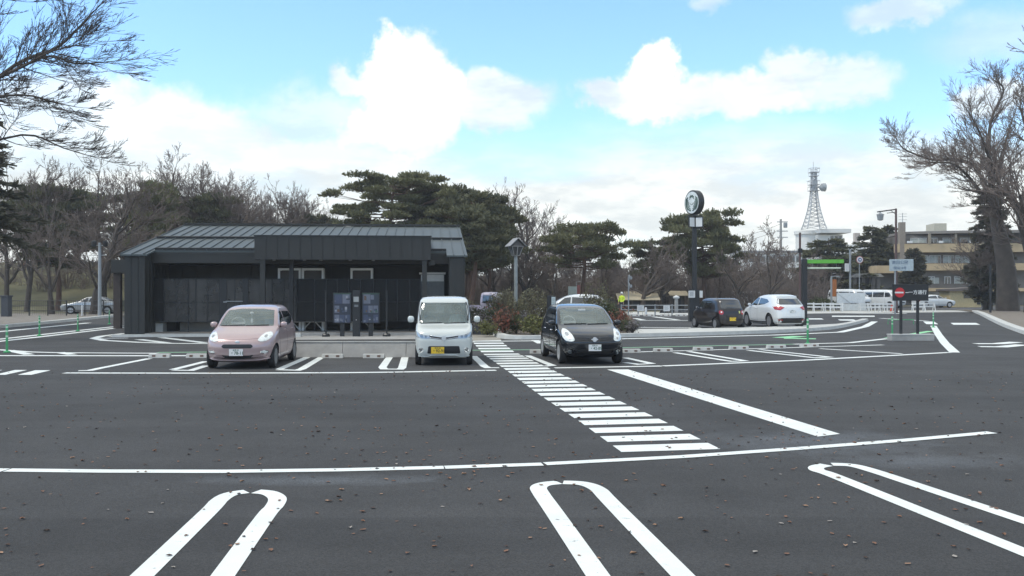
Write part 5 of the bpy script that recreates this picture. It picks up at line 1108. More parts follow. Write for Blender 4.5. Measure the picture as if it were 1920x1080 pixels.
# --- pines and others in the middle distance
tree_at('pine_tree', pine(77, 8.2, 5.3, .3, base=.5, pads=46, dens=130, size=.36, pad=(1.15, .42), umb=.35), place(1092, 88), .4, (.86, .86, 1.02), 'flat-topped pine between the lantern post and the tall sign pole')
tree_at('pine_tree', pine(78, 9.8, 5.6, .34, base=.32, pads=74, dens=140, size=.38, pad=(1.2, .5), umb=.35), place(1316, 92), 1.4, (.78, .78, 1.0), 'broad pine right behind the tall round sign')
tree_at('pine_tree', PN[1], place(1222, 96), 3.3, (.6, .6, .66), 'shorter dark pine left of the broad one behind the sign pole')
for i, (x, d, k, s, lb) in enumerate([(1205, 84, 0, .95, 'with a thick dark trunk behind the guard rail'), (1392, 86, 1, .92, 'above the brown car, spreading low'), (1440, 82, 2, .95, 'over the white crossover'), (1130, 98, 2, .9, 'under the flat-topped pine'),
        (1040, 92, 0, 1.0, 'right of the lantern post, low and wide'), (1262, 104, 1, .9, 'in the gap left of the sign pole'), (1345, 100, 2, .9, 'just right of the sign pole'), (985, 88, 1, 1.0, 'behind the lantern post'), (1080, 110, 2, 1.0, 'far back over the silver car'), (1176, 112, 0, .95, 'far back over the worker'), (1498, 100, 0, .85, 'left of the barrier post'),
        (930, 100, 2, 1.05, 'behind the lilac truck, left one'), (1310, 112, 0, .9, 'far back behind the sign pole'), (1415, 112, 1, .9, 'far back between the brown car and the crossover'), (890, 108, 0, 1.05, 'behind the lilac truck, right by the end wall'), (1240, 90, 2, .8, 'with pale twigs left of the tall sign pole base')]):
    tree_at('cherry_tree', CH_[k], place(x, d), i * 1.9, s, 'low bare cherry tree ' + lb, 'bare cherry trees in the park')
for i, (x, d, k, s, lb) in enumerate([(1005, 100, 0, 1.03, 'tallest, just right of the lantern'), (985, 108, 1, .98, 'behind and left of the tallest'), (1035, 112, 2, .80, 'leaning out right of the lantern'), (958, 96, 2, .7, 'close by the dark pine clump'), (1065, 120, 1, .7, 'half behind the flat-topped pine')]):
    tree_at('bare_tree', TALL[k], place(x, d), i * 2.3, (s * 1.1, s * 1.1, s), 'pale leafless tree right of the pine clump, ' + lb, 'pale leafless trees by the lantern post')
# --- wood on the left, on and before the grassy bank
rw_ = random.Random(5); gl = 'trees of the wood at the left'
WL = [(92, 71, 'twin', 1.0, 'forked dark tree at the kerb in front of the bank'), ]
fork = bare('fork', 61, 3.2, .42, levels=5, spread=.6, trunk=.45, nchild=(4, 5, 5, 4, 3), ratio=(1.7, .6, .5, .45, .4), up=.14, wig=.13, sub=5)
tree_at('bare_tree', fork, place(97, 70), 1.2, (.62, .62, .72), 'forked dark leafless tree by the fence at the far left', gl)
tree_at('bare_tree', TALL[0], place(174, 70), 3.1, (1.2, 1.2, .86), 'thick straight trunk standing by the grey car left of the lamp pole', gl)
for i, (x, d, k, sx, sz, lb) in enumerate([(108, 82, 1, .85, 318, 'pine with a rough dark top over the forked tree'), (290, 80, 0, .52, 330, 'pine with a rounded dark crown above the left roof corner'), (255, 88, 2, .6, 350, 'pine behind the rounded one'), (40, 98, 2, .8, 350, 'pine low at the far left edge'), (395, 84, 2, .7, 350, 'reddish pine above the left part of the roof'), (356, 104, 1, .7, 350, 'slim pine beside the reddish one'),
        (150, 104, 0, .8, 352, 'pine deep in the wood behind the straight trunk')]):
    zz = 3.4 if (x < 420 and d > 88) else 0
    tree_at('pine_tree', PN[k], place(x, d, zz * .8), i * 1.3, (sx, sx, (hpx(0, sz, d) - zz * .8) / 12.3), lb, gl)
TR = [(12, 84), (30, 90), (66, 96), (128, 88), (150, 94), (196, 86), (214, 96), (232, 90), (180, 100), (250, 84), (276, 104), (340, 92), (372, 98), (412, 92), (436, 100), (455, 94), (484, 98), (506, 92), (530, 104), (300, 110), (88, 108), (350, 112), (420, 112), (468, 108), (548, 98), (345, 86), (428, 87), (476, 88), (404, 90), (446, 91), (518, 90), (496, 93), (542, 92), (566, 94), (590, 96), (-20, 88), (0, 100), (222, 108), (50, 80), (384, 88)]
TR = [q for j, q in enumerate(sorted(TR)) if q[0] > 340 or j % 2 == 0]; TR.sort(); ORD = 'first second third fourth fifth sixth seventh eighth ninth tenth eleventh twelfth thirteenth fourteenth fifteenth sixteenth seventeenth eighteenth nineteenth twentieth'.split(); ORD += ['twenty-' + q for q in ORD[:9]] + ['thirtieth'] + ['thirty-' + q for q in ORD[:9]]
for i, (x, d) in enumerate(TR):
    k = (i * 2 + i // 4) % 3; zz = 3.6 if (x < 330 and d > 92) else (1.5 if x < 420 and d > 86 else 0); h = 1.0 if x < 330 else 1.08 if x < 420 else 1.0 if x < 470 else .88; 
    pl = ['leftmost edge', 'above the grassy bank', 'over the left roof slope', 'above the roof ridge'][0 if x < 60 else 1 if x < 240 else 2 if x < 345 else 3]
    tree_at('bare_tree', TALL[k], place(x, d, zz), i * 1.7, (1.05, 1.05, (h - (zz / 12)) * rw_.uniform(.9, 1.08)), 'leafless brown tree of the left wood, %s, %s from the left' % (pl, ORD[i]), gl)
# thicket: twig mass behind everything, uncountable
def thicket(name, x0, x1, d0, d1, n, h0, h1, label, m, z=0, seed=2):
    rng = np.random.RandomState(seed); S = []
    for i in range(n):
        x = rng.uniform(x0, x1); d = rng.uniform(d0, d1); p = np.array([(x - 960) * d / F, d, z - .1]); h = rng.uniform(h0, h1)
        for b in range(9):
            a = rng.uniform(0, 6.283); sp = rng.uniform(.1, .75); e = p + np.array([math.cos(a) * sp * h * .6, math.sin(a) * sp * h * .6, h * rng.uniform(.5, 1)]); mdp = (p + e) / 2 + rng.normal(0, .12, 3); S.append((*p, .035, *mdp, .028)); S.append((*mdp, .028, *e, .016))
            for c in range(4):
                q = mdp + (e - mdp) * rng.uniform(0, 1); e2 = q + rng.normal(0, .55, 3) * np.array([1, 1, .6]) + np.array([0, 0, .35]); S.append((*q, .02, *e2, .014))
    o = obj_from(name, seg_mesh(name, S, m, 3)); tag(o, label, 'undergrowth', None, 'stuff')
thicket('park_thicket', 860, 1560, 96, 126, 520, 2.2, 5.0, 'brown leafless undergrowth filling the park behind the cars', M_TWIG)
thicket('wood_thicket', -60, 600, 90, 122, 420, 1.5, 4.2, 'tangled brown undergrowth under the left wood', M_TWIG, 1.5, 7)
# far belt of dark wood
def belt(name, x0, x1, d, h, label, seed, m=None):
    rng = np.random.RandomState(seed); n = 26000; x = rng.uniform((x0 - 960) * d / F, (x1 - 960) * d / F, n); hh = h * (.62 + .22 * np.sin(x * .31 + seed) + .16 * np.sin(x * .83 + 2)); z = rng.uniform(0, 1, n) ** .8 * hh
    V, Fa = tufts(np.stack([x, d + rng.uniform(-3, 5, n), z], 1), rng.normal(0, 1, (n, 3)), .75, rng, 1, .22, .3); o = obj_from(name, np_mesh(name, V, Fa, m or M_FAR)); tag(o, label, 'woodland', None, 'stuff')
M_FAR = fol('far_wood', (.13, .115, .10), (.20, .175, .15), .15)
belt('far_wood', 560, 1560, 134, 5.6, 'far dark band of woodland beyond the park', 3); belt('far_wood', -160, 640, 128, 6.0, 'dim woodland behind the left wood and bank', 8)
# --- big tree leaning in from the left edge
def PX(x, y, d, o, dy=0): return AT(x, y, d) + Vector((0, dy, 0)) - o
o_ = place(-125, 34)
LT = grow(71, 7.0, .5, levels=5, spread=.55, nchild=(5, 6, 5, 4, 3), ratio=(.55, .55, .6, .55, .5), up=.03, wig=.055, sub=4, rmin=.0065, starts=[
    ([(0, 0, -.1), PX(-120, 400, 34, o_), PX(-110, 250, 34, o_), PX(-70, 60, 34, o_), PX(-10, -120, 34, o_)], .5, .16, 0, 2),
    ([PX(-112, 260, 34, o_), PX(0, 176, 34, o_, -1), PX(90, 140, 34, o_, -1.5), PX(150, 122, 34, o_, -2), PX(205, 110, 34, o_, -2)], .075, .012, 1.5, 2),
    ([PX(-105, 230, 34, o_), PX(0, 110, 34, o_, 1), PX(60, 60, 34, o_, 2), PX(130, -10, 34, o_, 2)], .09, .03, 1.8, 2),
    ([PX(-112, 280, 34, o_), PX(0, 203, 34, o_, -1), PX(100, 200, 34, o_, -2), PX(165, 218, 34, o_, -2.5), PX(205, 226, 34, o_, -2.5)], .065, .01, 1.1, 2),
    ([PX(-90, 150, 34, o_), PX(0, 60, 34, o_, -2), PX(90, 20, 34, o_, -3), PX(150, 12, 34, o_, -3)], .075, .012, 1.7, 2),
    ([PX(-112, 300, 34, o_), PX(0, 240, 34, o_, 1.5), PX(70, 262, 34, o_, 2), PX(130, 280, 34, o_, 2.5)], .055, .01, 1.1, 2),
    ([PX(-100, 200, 34, o_), PX(0, 70, 34, o_, 3), PX(70, 82, 34, o_, 3), PX(150, 62, 34, o_, 4)], .07, .012, 1.6, 2)])
tree_at('bare_tree', (seg_mesh('trunk', LT[0], M_BARK, 7), seg_mesh('crown', LT[1], M_BARK, 3)), o_, 0, 1.0, 'huge leafless tree whose branches reach in over the top left corner')
tp_ = [(o_.x + 1.7 * math.cos(a), o_.y + 1.7 * math.sin(a)) for a in np.linspace(0, 2 * math.pi, 25)]
sheet('tree_bed', tp_[:-1], .07, MATS['mulch_soil']); kerb('kerb_tree_bed', tp_, .2, .13)
cd = conifer(15, 13.5, 4.6, .35, .42, 20, 46, .42, M_CEDAR, .30, 6, .6)
tree_at('cedar_tree', cd, place(-62, 46), 0, (1.0, 1.0, .88), 'dark drooping cedar at the left edge below the bare branches')
# --- right-hand group
o2_ = place(1890, 80)
RT = grow(93, 8.5, .85, levels=5, spread=.75, nchild=(5, 5, 6, 5, 3), ratio=(.6, .56, .56, .5, .5), up=.05, wig=.09, sub=5, rmin=.011, starts=[
    ([(0, 0, -.1), PX(1886, 500, 80, o2_), PX(1872, 430, 80, o2_), PX(1860, 372, 80, o2_)], 1.0, .38, 0, 2),
    ([PX(1862, 380, 80, o2_), PX(1815, 362, 80, o2_, -2), PX(1780, 335, 80, o2_, -3), PX(1742, 318, 80, o2_, -4), PX(1700, 318, 80, o2_, -4)], .2, .035, 2.4, 2),
    ([PX(1860, 372, 80, o2_), PX(1838, 310, 80, o2_, 1), PX(1800, 296, 80, o2_, 1), PX(1750, 300, 80, o2_, 0), PX(1690, 285, 80, o2_, -1), PX(1676, 270, 80, o2_, -1)], .2, .03, 2.1, 2),
    ([PX(1860, 372, 80, o2_), PX(1850, 320, 80, o2_, -1), PX(1812, 250, 80, o2_, -2), PX(1792, 215, 80, o2_, -2)], .2, .04, 2.5, 2),
    ([PX(1860, 372, 80, o2_), PX(1866, 300, 80, o2_, 1), PX(1880, 220, 80, o2_, 2), PX(1905, 160, 80, o2_, 2), PX(1885, 140, 80, o2_, 2)], .22, .04, 2.4, 2),
    ([PX(1866, 400, 80, o2_), PX(1900, 300, 80, o2_, 2), PX(1930, 220, 80, o2_, 3)], .22, .06, 2.8, 2),
    ([PX(1872, 430, 80, o2_), PX(1840, 400, 80, o2_, -3), PX(1800, 395, 80, o2_, -4)], .18, .04, 2.4, 2)])
tree_at('bare_tree', (seg_mesh('trunk', RT[0], M_BARK, 7), seg_mesh('crown', RT[1], M_TWIG, 3)), o2_, 0, 1.0, 'tall leafless tree with a thick trunk at the right edge')
tree_at('conifer', conifer(23, 11.5, 1.9, .3, .1, 30, 50, .42, M_CEDAR, .22, 6, .35), place(1856, 84), 1.1, 1.0, 'dark ragged conifer against the thick trunk at the right edge')
tree_at('bare_tree', TALL[1], place(1930, 76), 2.0, (2.0, 2.0, 1.7), 'second leafless tree cut by the right edge')
tree_at('bare_tree', TALL[2], place(1846, 84), 2.9, (.8, .8, .55), 'young leafless tree by the kiosk of the tan building')
# --- evergreens before the far buildings
sp = conifer(33, 11.5, 3.8, .22, .03, 26, 60, .45, M_PINEB, .12, 8, .75)
tree_at('conifer', sp, place(1636, 118), 0, (1.3, 1.3, .90), 'dark conical evergreen left of the tan building', 'dark evergreens on the far street'); tree_at('conifer', sp, place(1664, 122), 2.0, (1.25, 1.25, .93), 'dark conical evergreen touching the tan building, behind the street lamp', 'dark evergreens on the far street')
tree_at('conifer', conifer(35, 8.6, 5.2, .25, .1, 20, 70, .45, M_PINEB, .1, 9, .5), place(1554, 110), 0, (1.25, 1.25, .95), 'round dark evergreen below the radio mast')
tree_at('conifer', conifer(36, 6.5, 1.9, .16, .1, 18, 60, .4, M_CEDAR, .1, 7, .6), place(1714, 100), 0, 1.0, 'narrow dark conifer in front of the tan building')
# --- shrubs in the planting bed
def shrub(seed, r, h, m, leaf=.07, n=900, twig=26, tm=None, airy=.5):
    rng = np.random.RandomState(seed); S = []; tips = []
    for i in range(twig):
        a = rng.uniform(0, 6.283); q = rng.uniform(.1, 1) * r; e = np.array([math.cos(a) * q, math.sin(a) * q, h * rng.uniform(.55, 1) * (1 - .35 * (q / r) ** 2)]); md_ = e * np.array([.45, .45, .55]); S += [(0, 0, 0, .012, *md_, .009), (*md_, .009, *e, .004)]; tips.append((md_, e))
        for j in range(4): b = md_ + (e - md_) * rng.uniform(0, 1); e2 = b + rng.normal(0, .16, 3); e2[2] = abs(e2[2]); S.append((*b, .006, *e2, .003)); tips.append((b, e2))
    T = np.array([[*a, *b] for a, b in tips]); k = rng.randint(0, len(T), n); t = rng.uniform(0, 1.05, (n, 1)); Cc = T[k, :3] * (1 - t) + T[k, 3:] * t + rng.normal(0, .05, (n, 3)); Cc[:, 2] = np.abs(Cc[:, 2])
    V, Fa = tufts(Cc, rng.normal(0, 1, (n, 3)) + np.array([0, 0, .5]), leaf, rng, 1, .32, .2); return seg_mesh('stems', S, tm or M_BARK, 3), np_mesh('leaves', V, Fa, m)
M_OL = fol('olive_leaves', (.11, .11, .06), (.22, .205, .12), 3); M_DG = fol('deep_green_leaves', (.05, .065, .03), (.13, .145, .07), 3); M_RD = fol('red_leaves', (.26, .07, .045), (.16, .11, .07), 3); M_GY = fol('grey_dry_leaves', (.20, .18, .17), (.34, .32, .32), 3); M_YG = fol('yellow_green_leaves', (.12, .13, .04), (.20, .19, .07), 3)
SH = {'olive': shrub(1, .75, 1.3, M_OL), 'green': shrub(2, .6, .8, M_DG, n=1100), 'red': shrub(3, .45, .8, M_RD, n=420), 'grey': shrub(4, .45, .8, M_GY, .05, 500, 40), 'tall': shrub(5, .8, 1.9, M_OL, n=900, twig=36), 'lime': shrub(6, .5, .55, M_YG, n=900), 'twiggy': shrub(7, .7, 1.6, M_OL, .06, 260, 46)}
GRP = 'shrubs in the planting bed'
SB = [('green', 904, 41, 1, 'dark green shrub nearest the footpath'), ('grey', 905, 38.5, 1.0, 'grey dry shrub beside the footpath edge'), ('olive', 884, 52, .6, 'olive shrub in front of the lilac truck'), ('tall', 934, 46, .8, 'tall olive shrub left of the lantern post'), ('green', 927, 39, 1.05, 'dark shrub at the bed corner by the kerb'), ('red', 945, 37.6, 1.15, 'red-leaved shrub in the middle of the bed'),
      ('twiggy', 936, 44, 1.0, 'twiggy shrub behind the red-leaved one'), ('grey', 932, 50, 1.1, 'pale dry bush beside the lilac truck nose'), ('tall', 957, 50, .85, 'tall shrub at the foot of the lantern post, left side'), ('olive', 975, 44, .95, 'olive shrub right of the lantern post foot'), ('green', 968, 37.8, .8, 'low dark shrub right of the red-leaved one'), ('grey', 985, 40.5, .95, 'greyish shrub midway to the black hatchback'), ('lime', 1000, 37, 1.0, 'bright low shrub just left of the black hatchback'),
      ('twiggy', 1002, 48, 1.0, 'thin shrub left of the black menu pylon'), ('tall', 1022, 44, .8, 'shrub against the black menu pylon'), ('olive', 1085, 44, .72, 'shrub behind the black hatchback roof, left'), ('tall', 1118, 46, 1.05, 'tall shrub behind the black hatchback roof, middle'), ('green', 1142, 44, 1.25, 'leafy green shrub right of the black hatchback roof'), ('red', 1165, 40, 1.0, 'red-leaved shrub right of the black hatchback'), ('green', 1176, 38.5, .6, 'small green shrub by the kerb right of the black hatchback'), ('grey', 1186, 38, .62, 'small grey shrub at the right tip of the bed'), ('twiggy', 1128, 50, .95, 'thin tall twigs over the silver car'), ('olive', 948, 56, 1.2, 'far olive shrub behind the lantern post'), ('olive', 1000, 58, 1.25, 'far olive shrub under the leafless trees'), ('olive', 876, 60, .8, 'far shrub between the end wall and the lilac truck'), ('lime', 914, 36.8, .7, 'low yellowish tuft by the path kerb'), ('grey', 1055, 42, .7, 'grey shrub behind the black hatchback'), ('green', 1042, 50, .6, 'dark shrub in front of the silver car')]
for (k, x, d, s, lb) in SB:
    s *= 1.25; o = thing('shrub', place(x, d, .08), d * 3.7, lb, 'shrub', GRP); o.scale = (s,) * 3
    for nm, me in zip(('stems', 'leaves'), SH[k]): obj_from(nm, me, o)
HDG = shrub(11, 1.2, 1.0, M_DG, .12, 1500, 30)
for i, (x, d, s) in enumerate(((1518, 90, .9), (1536, 90, 1.1), (1549, 89, 1.0))):
    o = thing('shrub', place(x, d), i, 'clipped green shrub by the far street, ' + ('left', 'middle', 'right')[i] + ' of three beside the barrier post', 'shrub', 'clipped shrubs by the far street'); o.scale = (s, s, s)
    for nm, me in zip(('stems', 'leaves'), HDG): obj_from(nm, me, o)
# --- fallen leaves
def litter():
    rng = np.random.RandomState(12); V = []; Fa = []; mi = []
    def one(x, y, s):
        a = rng.uniform(0, 6.283); c, sn = math.cos(a), math.sin(a); cu_ = rng.uniform(.15, .6); b = len(V); pts = [(-1, 0, .1), (-.5, .55, cu_), (0, .62, cu_ * .7), (.6, .4, cu_), (1.1, 0, .25), (.6, -.42, cu_ * .9), (0, -.6, cu_), (-.5, -.5, cu_ * .8), (0, 0, .02)]
        for (px_, py_, pz_) in pts: V.append((x + (px_ * c - py_ * sn) * s, y + (px_ * sn + py_ * c) * s, .006 + pz_ * s * rng.uniform(.7, 1.2)))
        k = rng.choice(4, p=[.42, .32, .21, .05])
        for i in range(8): Fa.append((b + i, b + (i + 1) % 8, b + 8)); mi.append(k)
    for i in range(1900):
        d = 6.0 + 15.5 * rng.uniform(0, 1) ** .8; x = rng.uniform(-.78, .78) * d + rng.normal(0, .2); one(x, d, rng.uniform(.014, .030))
    for i in range(26):
        d0 = rng.uniform(7, 17); x0 = rng.uniform(-.5, .55) * d0
        for j in range(rng.randint(3, 8)): one(x0 + rng.normal(0, .35), d0 + rng.normal(0, .3), rng.uniform(.015, .032))
    for i in range(46): one(rng.normal(3.6, .9), rng.normal(11.6, .9), rng.uniform(.012, .022))
    ms = [mat('leaf_brown', (.17, .085, .05), .8, var=.3, scale=20), mat('leaf_dark', (.05, .03, .022), .85, var=.3, scale=20), mat('leaf_tan', (.28, .165, .10), .8, var=.3, scale=20), mat('leaf_pale', (.30, .27, .24), .8, var=.3, scale=20)]
    o = obj_from('fallen_leaves', np_mesh('fallen_leaves', np.array(V), np.array(Fa), ms, np.array(mi))); tag(o, 'small brown dead leaves scattered over the asphalt', 'leaves', None, 'stuff')
litter()
# ================================================================ STREET FURNITURE AND FAR BUILDINGS
def pole_thing(name, base, label, cat, rz=0, group=None): return thing(name, base, rz, label, cat, group)
# lantern post by the shrubs
b0 = place(967, 45); t = thing('street_lamp', b0, R(20), 'grey lamp post topped with a small house-shaped lantern among the shrubs', 'street lamp')
zt = hpx(967, 479, 45); mb = MB(); mb.tube([(0, 0, 0), (0, 0, zt)], .09, 14); mb.build('pole', mat('post_grey', (.30, .33, .33), .5), t, smooth=True, angle=40)
lt = MB(); z0 = 0; z1 = .62; a, b = .26, .44
lt.add([(sx * q, sy * q, z) for z, q in ((z0, .2), (z1, .40)) for sx, sy in ((-1, -1), (1, -1), (1, 1), (-1, 1))], [(0, 1, 2, 3), (7, 6, 5, 4)])
M_LAN = mat('lantern_wood', (.11, .10, .095), .7); M_LANF = mat('lantern_frame', (.34, .33, .31), .6)
h = lt.build('lantern', M_LAN, t); h.location = (0, 0, zt); h.scale = (.72,) * 3
for k in range(4):
    r_ = Matrix.Rotation(k * math.pi / 2, 3, 'Z'); mb = MB(); P = [r_ @ Vector(p) for p in ((-.2, -.2, z0), (.2, -.2, z0), (.40, -.40, z1), (-.40, -.40, z1))]; n = (r_ @ Vector((0, 1, 0))) * .02
    mb.prism(P, n); mb.build('pane', mat('lantern_glass', (.07, .07, .07), .3, var=.2), h)
    mb = MB()
    for i in range(4): mb.tube([P[i] - n * .5, P[(i + 1) % 4] - n * .5], .028, 5)
    mb.tube([(P[0] + P[1]) / 2 - n, (P[2] + P[3]) / 2 - n], .035, 5); mb.build('frame', M_LANF, h)
mb = MB()
for s in (-1, 1): mb.prism([(0, -.56, z1 + .52), (s * .60, -.56, z1 - .02), (s * .60, -.56, z1 + .03), (0, -.56, z1 + .58)][::s], (0, 1.12, 0))
mb.build('lantern_roof', mat('shingle_grey', (.27, .27, .27), .7), h)
mb = MB(); mb.prism([(-.44, -.40, z1), (.44, -.40, z1), (0, -.40, z1 + .42)], (0, .8, 0)); mb.build('gable', M_LAN, h)
# left lamp pole
t = thing('street_lamp', place(187, 65), 0, 'slim grey lamp pole at the left kerb in front of the wood', 'street lamp'); zt = hpx(187, 455, 65)
mb = MB(); mb.tube([(0, 0, 0), (0, 0, zt)], [.13, .10], 12); mb.build('pole', M_GREYM, t, smooth=True, angle=40)
mb = MB(); mb.tube([(-.5, 0, zt - .9), (.5, 0, zt - .9)], .03, 6); mb.tube([(-.45, 0, zt - .2), (.45, 0, zt - .2)], .03, 6); mb.build('crossarm', M_GREYM, t)
for s in (-1, 1): mb = MB(); mb.lathe([(.1, -.1), (.17, .0), (.17, .3), (.05, .36)], 10, at=(s * .4, 0, zt - .2)); mb.build('lamp_head', M_TRIM, t, smooth=True, angle=40)
# tall round sign
base = place(1302, 55); t = thing('pole_sign', base, 0, 'tall black pole carrying a round white sign with dark marks, two panels below', 'sign'); H0 = hpx(0, 406, 55)
mb = MB(); mb.box(-.13, .13, -.13, .13, 0, H0); mb.build('pole', M_BLACK, t, bevel=.01)
zc = hpx(0, 380, 55); e = bpy.data.objects.new('round_sign', None); C.objects.link(e); e.parent = t; e.location = (0, 0, zc); e.rotation_euler = (0, 0, R(-64))
mb = MB(); mb.lathe([(.71, .19), (.75, .17), (.75, -.17), (.71, -.19)], 48, 'Y'); mb.build('drum', M_BLACK, e, smooth=True, angle=40)
for s in (-1, 1):
    mb = MB(); mb.lathe([(.66, s * .191), (.66, s * .200)], 48, 'Y'); mb.build('face', mat('sign_face', (.70, .74, .72), .4), e, smooth=True, angle=40)
    mb = MB(); y = s * .206
    def arc(r, a0, a1, w=.02, cx=0, cz=0): mb.tube([(cx + r * math.cos(a), y, cz + r * math.sin(a)) for a in np.linspace(R(a0), R(a1), 14)], w, 5)
    for q in (-1, 1):                                     # mirrored wavy strokes, a band of waves and a peaked top
        arc(.50, 90 - q * 48, 90 - q * 170, .034); arc(.40, 90 - q * 60, 90 - q * 165, .026); arc(.58, 90 - q * 60, 90 - q * 140, .022); arc(.30, 90 - q * 75, 90 - q * 150, .022)
        arc(.14, 90 - q * 10, 90 - q * 90, .022, 0, .30)
    arc(.22, 20, 160, .02, 0, .12); arc(.18, 200, 340, .016, 0, .05); mb.tube([(-.2, y, .32), (-.1, y, .42), (0, y, .36), (.1, y, .42), (.2, y, .32)], .03, 5)
    mb.build('marks', mat('sign_marks', (.05, .10, .08), .5), e)
mb = MB(); mb.tube([(0, 0, H0), (0, 0, zc - .7)], .05, 8); mb.build('stem', M_BLACK, t)
def vpanels(t, za, zb, w, m, txt, off=.02):
    for s, an in ((-1, R(-35)), (1, R(35))):
        e = bpy.data.objects.new('panel', None); C.objects.link(e); e.parent = t; e.location = (s * off, -.16, (za + zb) / 2); e.rotation_euler = (0, 0, -an * 1.0); h = (zb - za)
        x0, x1 = (-w, 0) if s < 0 else (0, w)
        mb = MB(); mb.box(x0, x1, -.03, .03, -h / 2, h / 2); mb.build('panel_back', M_BLACK, e, bevel=.006)
        mb = MB(); mb.box(x0 + .05, x1 - .04, -.034, -.031, -h / 2 + .05, h / 2 - .06); mb.build('panel_face', m, e)
        if txt:
            for i, q in enumerate(txt): text_mesh(q, h * .22, 'lettering', M_INK, e, ((x0 + x1) / 2, -.037, h * (.2 - .26 * i)), (R(90), 0, 0), .001, min(1, 1.5 / max(1, len(q)) * 1.2))
vpanels(t, hpx(0, 427, 55), hpx(0, 407, 55), .5, M_PLATEW, None)
mb = MB(); mb.box(-.42, .42, -.2, -.04, H0 + .01, H0 + .07); mb.build('panel_cap', M_BLACK, t)
mb = MB(); mb.box(-.33, .28, -.12, .3, 0, hpx(0, 543, 55)); mb.build('base_cabinet', M_BLACK, t, bevel=.01)
for (xa, xb, lines_) in ((-.39, .0, ('P', '24h')), (.28, .46, None)):
    mb = MB(); zz0, zz1 = hpx(0, 558, 55), hpx(0, 545, 55); mb.box(xa, xb, -.2, -.14, zz0, zz1); q = mb.build('notice', M_PLATEW, t)
    if lines_:
        mb = MB(); [mb.box(xa + .06, xb - .06 - .05 * (k % 2), -.203, -.2, zz1 - .09 - .06 * k, zz1 - .065 - .06 * k) for k in range(5)]; mb.build('notice_print', mat('notice_print', (.15, .17, .19), .5), q)
# black menu pylon behind the black hatchback
t = thing('pylon_sign', place(1034, 42.5), R(-12), 'black pylon with a pale panel behind the left shoulder of the black hatchback', 'sign')
zt = hpx(0, 555, 42.5); mb = MB(); mb.box(-.2, .0, -.1, .3, 0, zt); mb.build('casing', M_BLACK, t, bevel=.01); mb = MB(); mb.box(.003, .21, -.1, .02, .0, zt - .01); mb.build('side_casing', M_BLACK, t, bevel=.008)
mb = MB(); mb.box(.02, .205, -.106, -.101, .55, zt - .04); q = mb.build('panel', mat('pale_blue_panel', (.48, .58, .60), .4), t); mb = MB(); [mb.box(.05, .17, -.109, -.106, zt - .15 - .09 * k, zt - .125 - .09 * k) for k in range(7)]; mb.build('print', M_GREYM, q)
# height barrier: black post, green arm, hanging rod
d = 47.0; t = thing('height_barrier', place(1508, d), 0, 'black height barrier post with a green arm and hanging rod', 'height barrier')
zt = hpx(0, 486, d); mb = MB(); mb.box(-.12, .12, -.12, .12, 0, zt); mb.build('post', M_BLACK, t, bevel=.01); mb = MB(); mb.box(-.2, .2, -.2, .2, 0, .1); mb.build('foot', M_BLACK, t, bevel=.01)
e = bpy.data.objects.new('arm', None); C.objects.link(e); e.parent = t; e.location = (0, 0, 0); e.rotation_euler = (0, 0, R(-10))
za, zb = hpx(0, 494, d), hpx(0, 487, d); mb = MB(); mb.box(.13, 1.95, -.06, .06, za, zb); mb.build('green_beam', mat('barrier_green', (.12, .42, .05), .45), e, bevel=.008); mb = MB(); mb.box(.4, 1.9, -.067, -.061, za + .05, zb - .05); 
zr = hpx(0, 503, d); mb = MB(); mb.tube([(.15, 0, zr), (1.8, 0, zr)], .042, 8); mb.build('hanging_rod', mat('rod_pale', (.55, .62, .50), .5), e); mb = MB(); [mb.tube([(x, 0, zr), (x, 0, za)], .008, 4) for x in (.4, 1.6)]; mb.build('chain', M_GREYM, e)
# thin brown pole behind it
t = thing('utility_pole', place(1500, 62), 0, 'thin brown pole rising behind the black barrier post', 'pole'); mb = MB(); mb.tube([(0, 0, 0), (0, 0, hpx(0, 436, 62))], .075, 8); mb.build('pole', mat('brown_steel', (.10, .06, .055), .6), t, smooth=True, angle=40); mb = MB(); mb.box(-.12, .12, -.12, .12, hpx(0, 474, 62), hpx(0, 466, 62)); mb.build('bracket', M_TRIM, t)
# hanging-lantern street lamp
d = 75.0; zt = hpx(0, 391, d); t = thing('street_lamp', place(1680, d), 0, 'tall brown street lamp with a box lantern hanging from its arm', 'street lamp'); M_BRS = mat('brown_steel', (.10, .06, .055), .6)
mb = MB(); mb.tube([(0, 0, 0), (0, 0, zt * .5), (0, 0, zt)], [.15, .11, .08], 10); mb.build('pole', M_BRS, t, smooth=True, angle=40)
mb = MB(); mb.tube([(.03, 0, zt - .06), (-1.55, 0, zt - .28)], .05, 6); mb.tube([(0, 0, zt - .5), (-.45, 0, zt - .14)], .025, 5); mb.tube([(0, 0, zt - .3), (-.75, 0, zt - .38)], .03, 5); mb.build('arm', M_TRIM, t)
mb = MB(); mb.lathe([(.05, .72), (.10, .62), (.34, .50), (.30, .46), (.24, .08), (.2, .04), (.08, 0)], 6, at=(-1.3, 0, zt - 1.0)); mb.build('lantern', mat('lantern_glass_grey', (.30, .32, .33), .3), t)
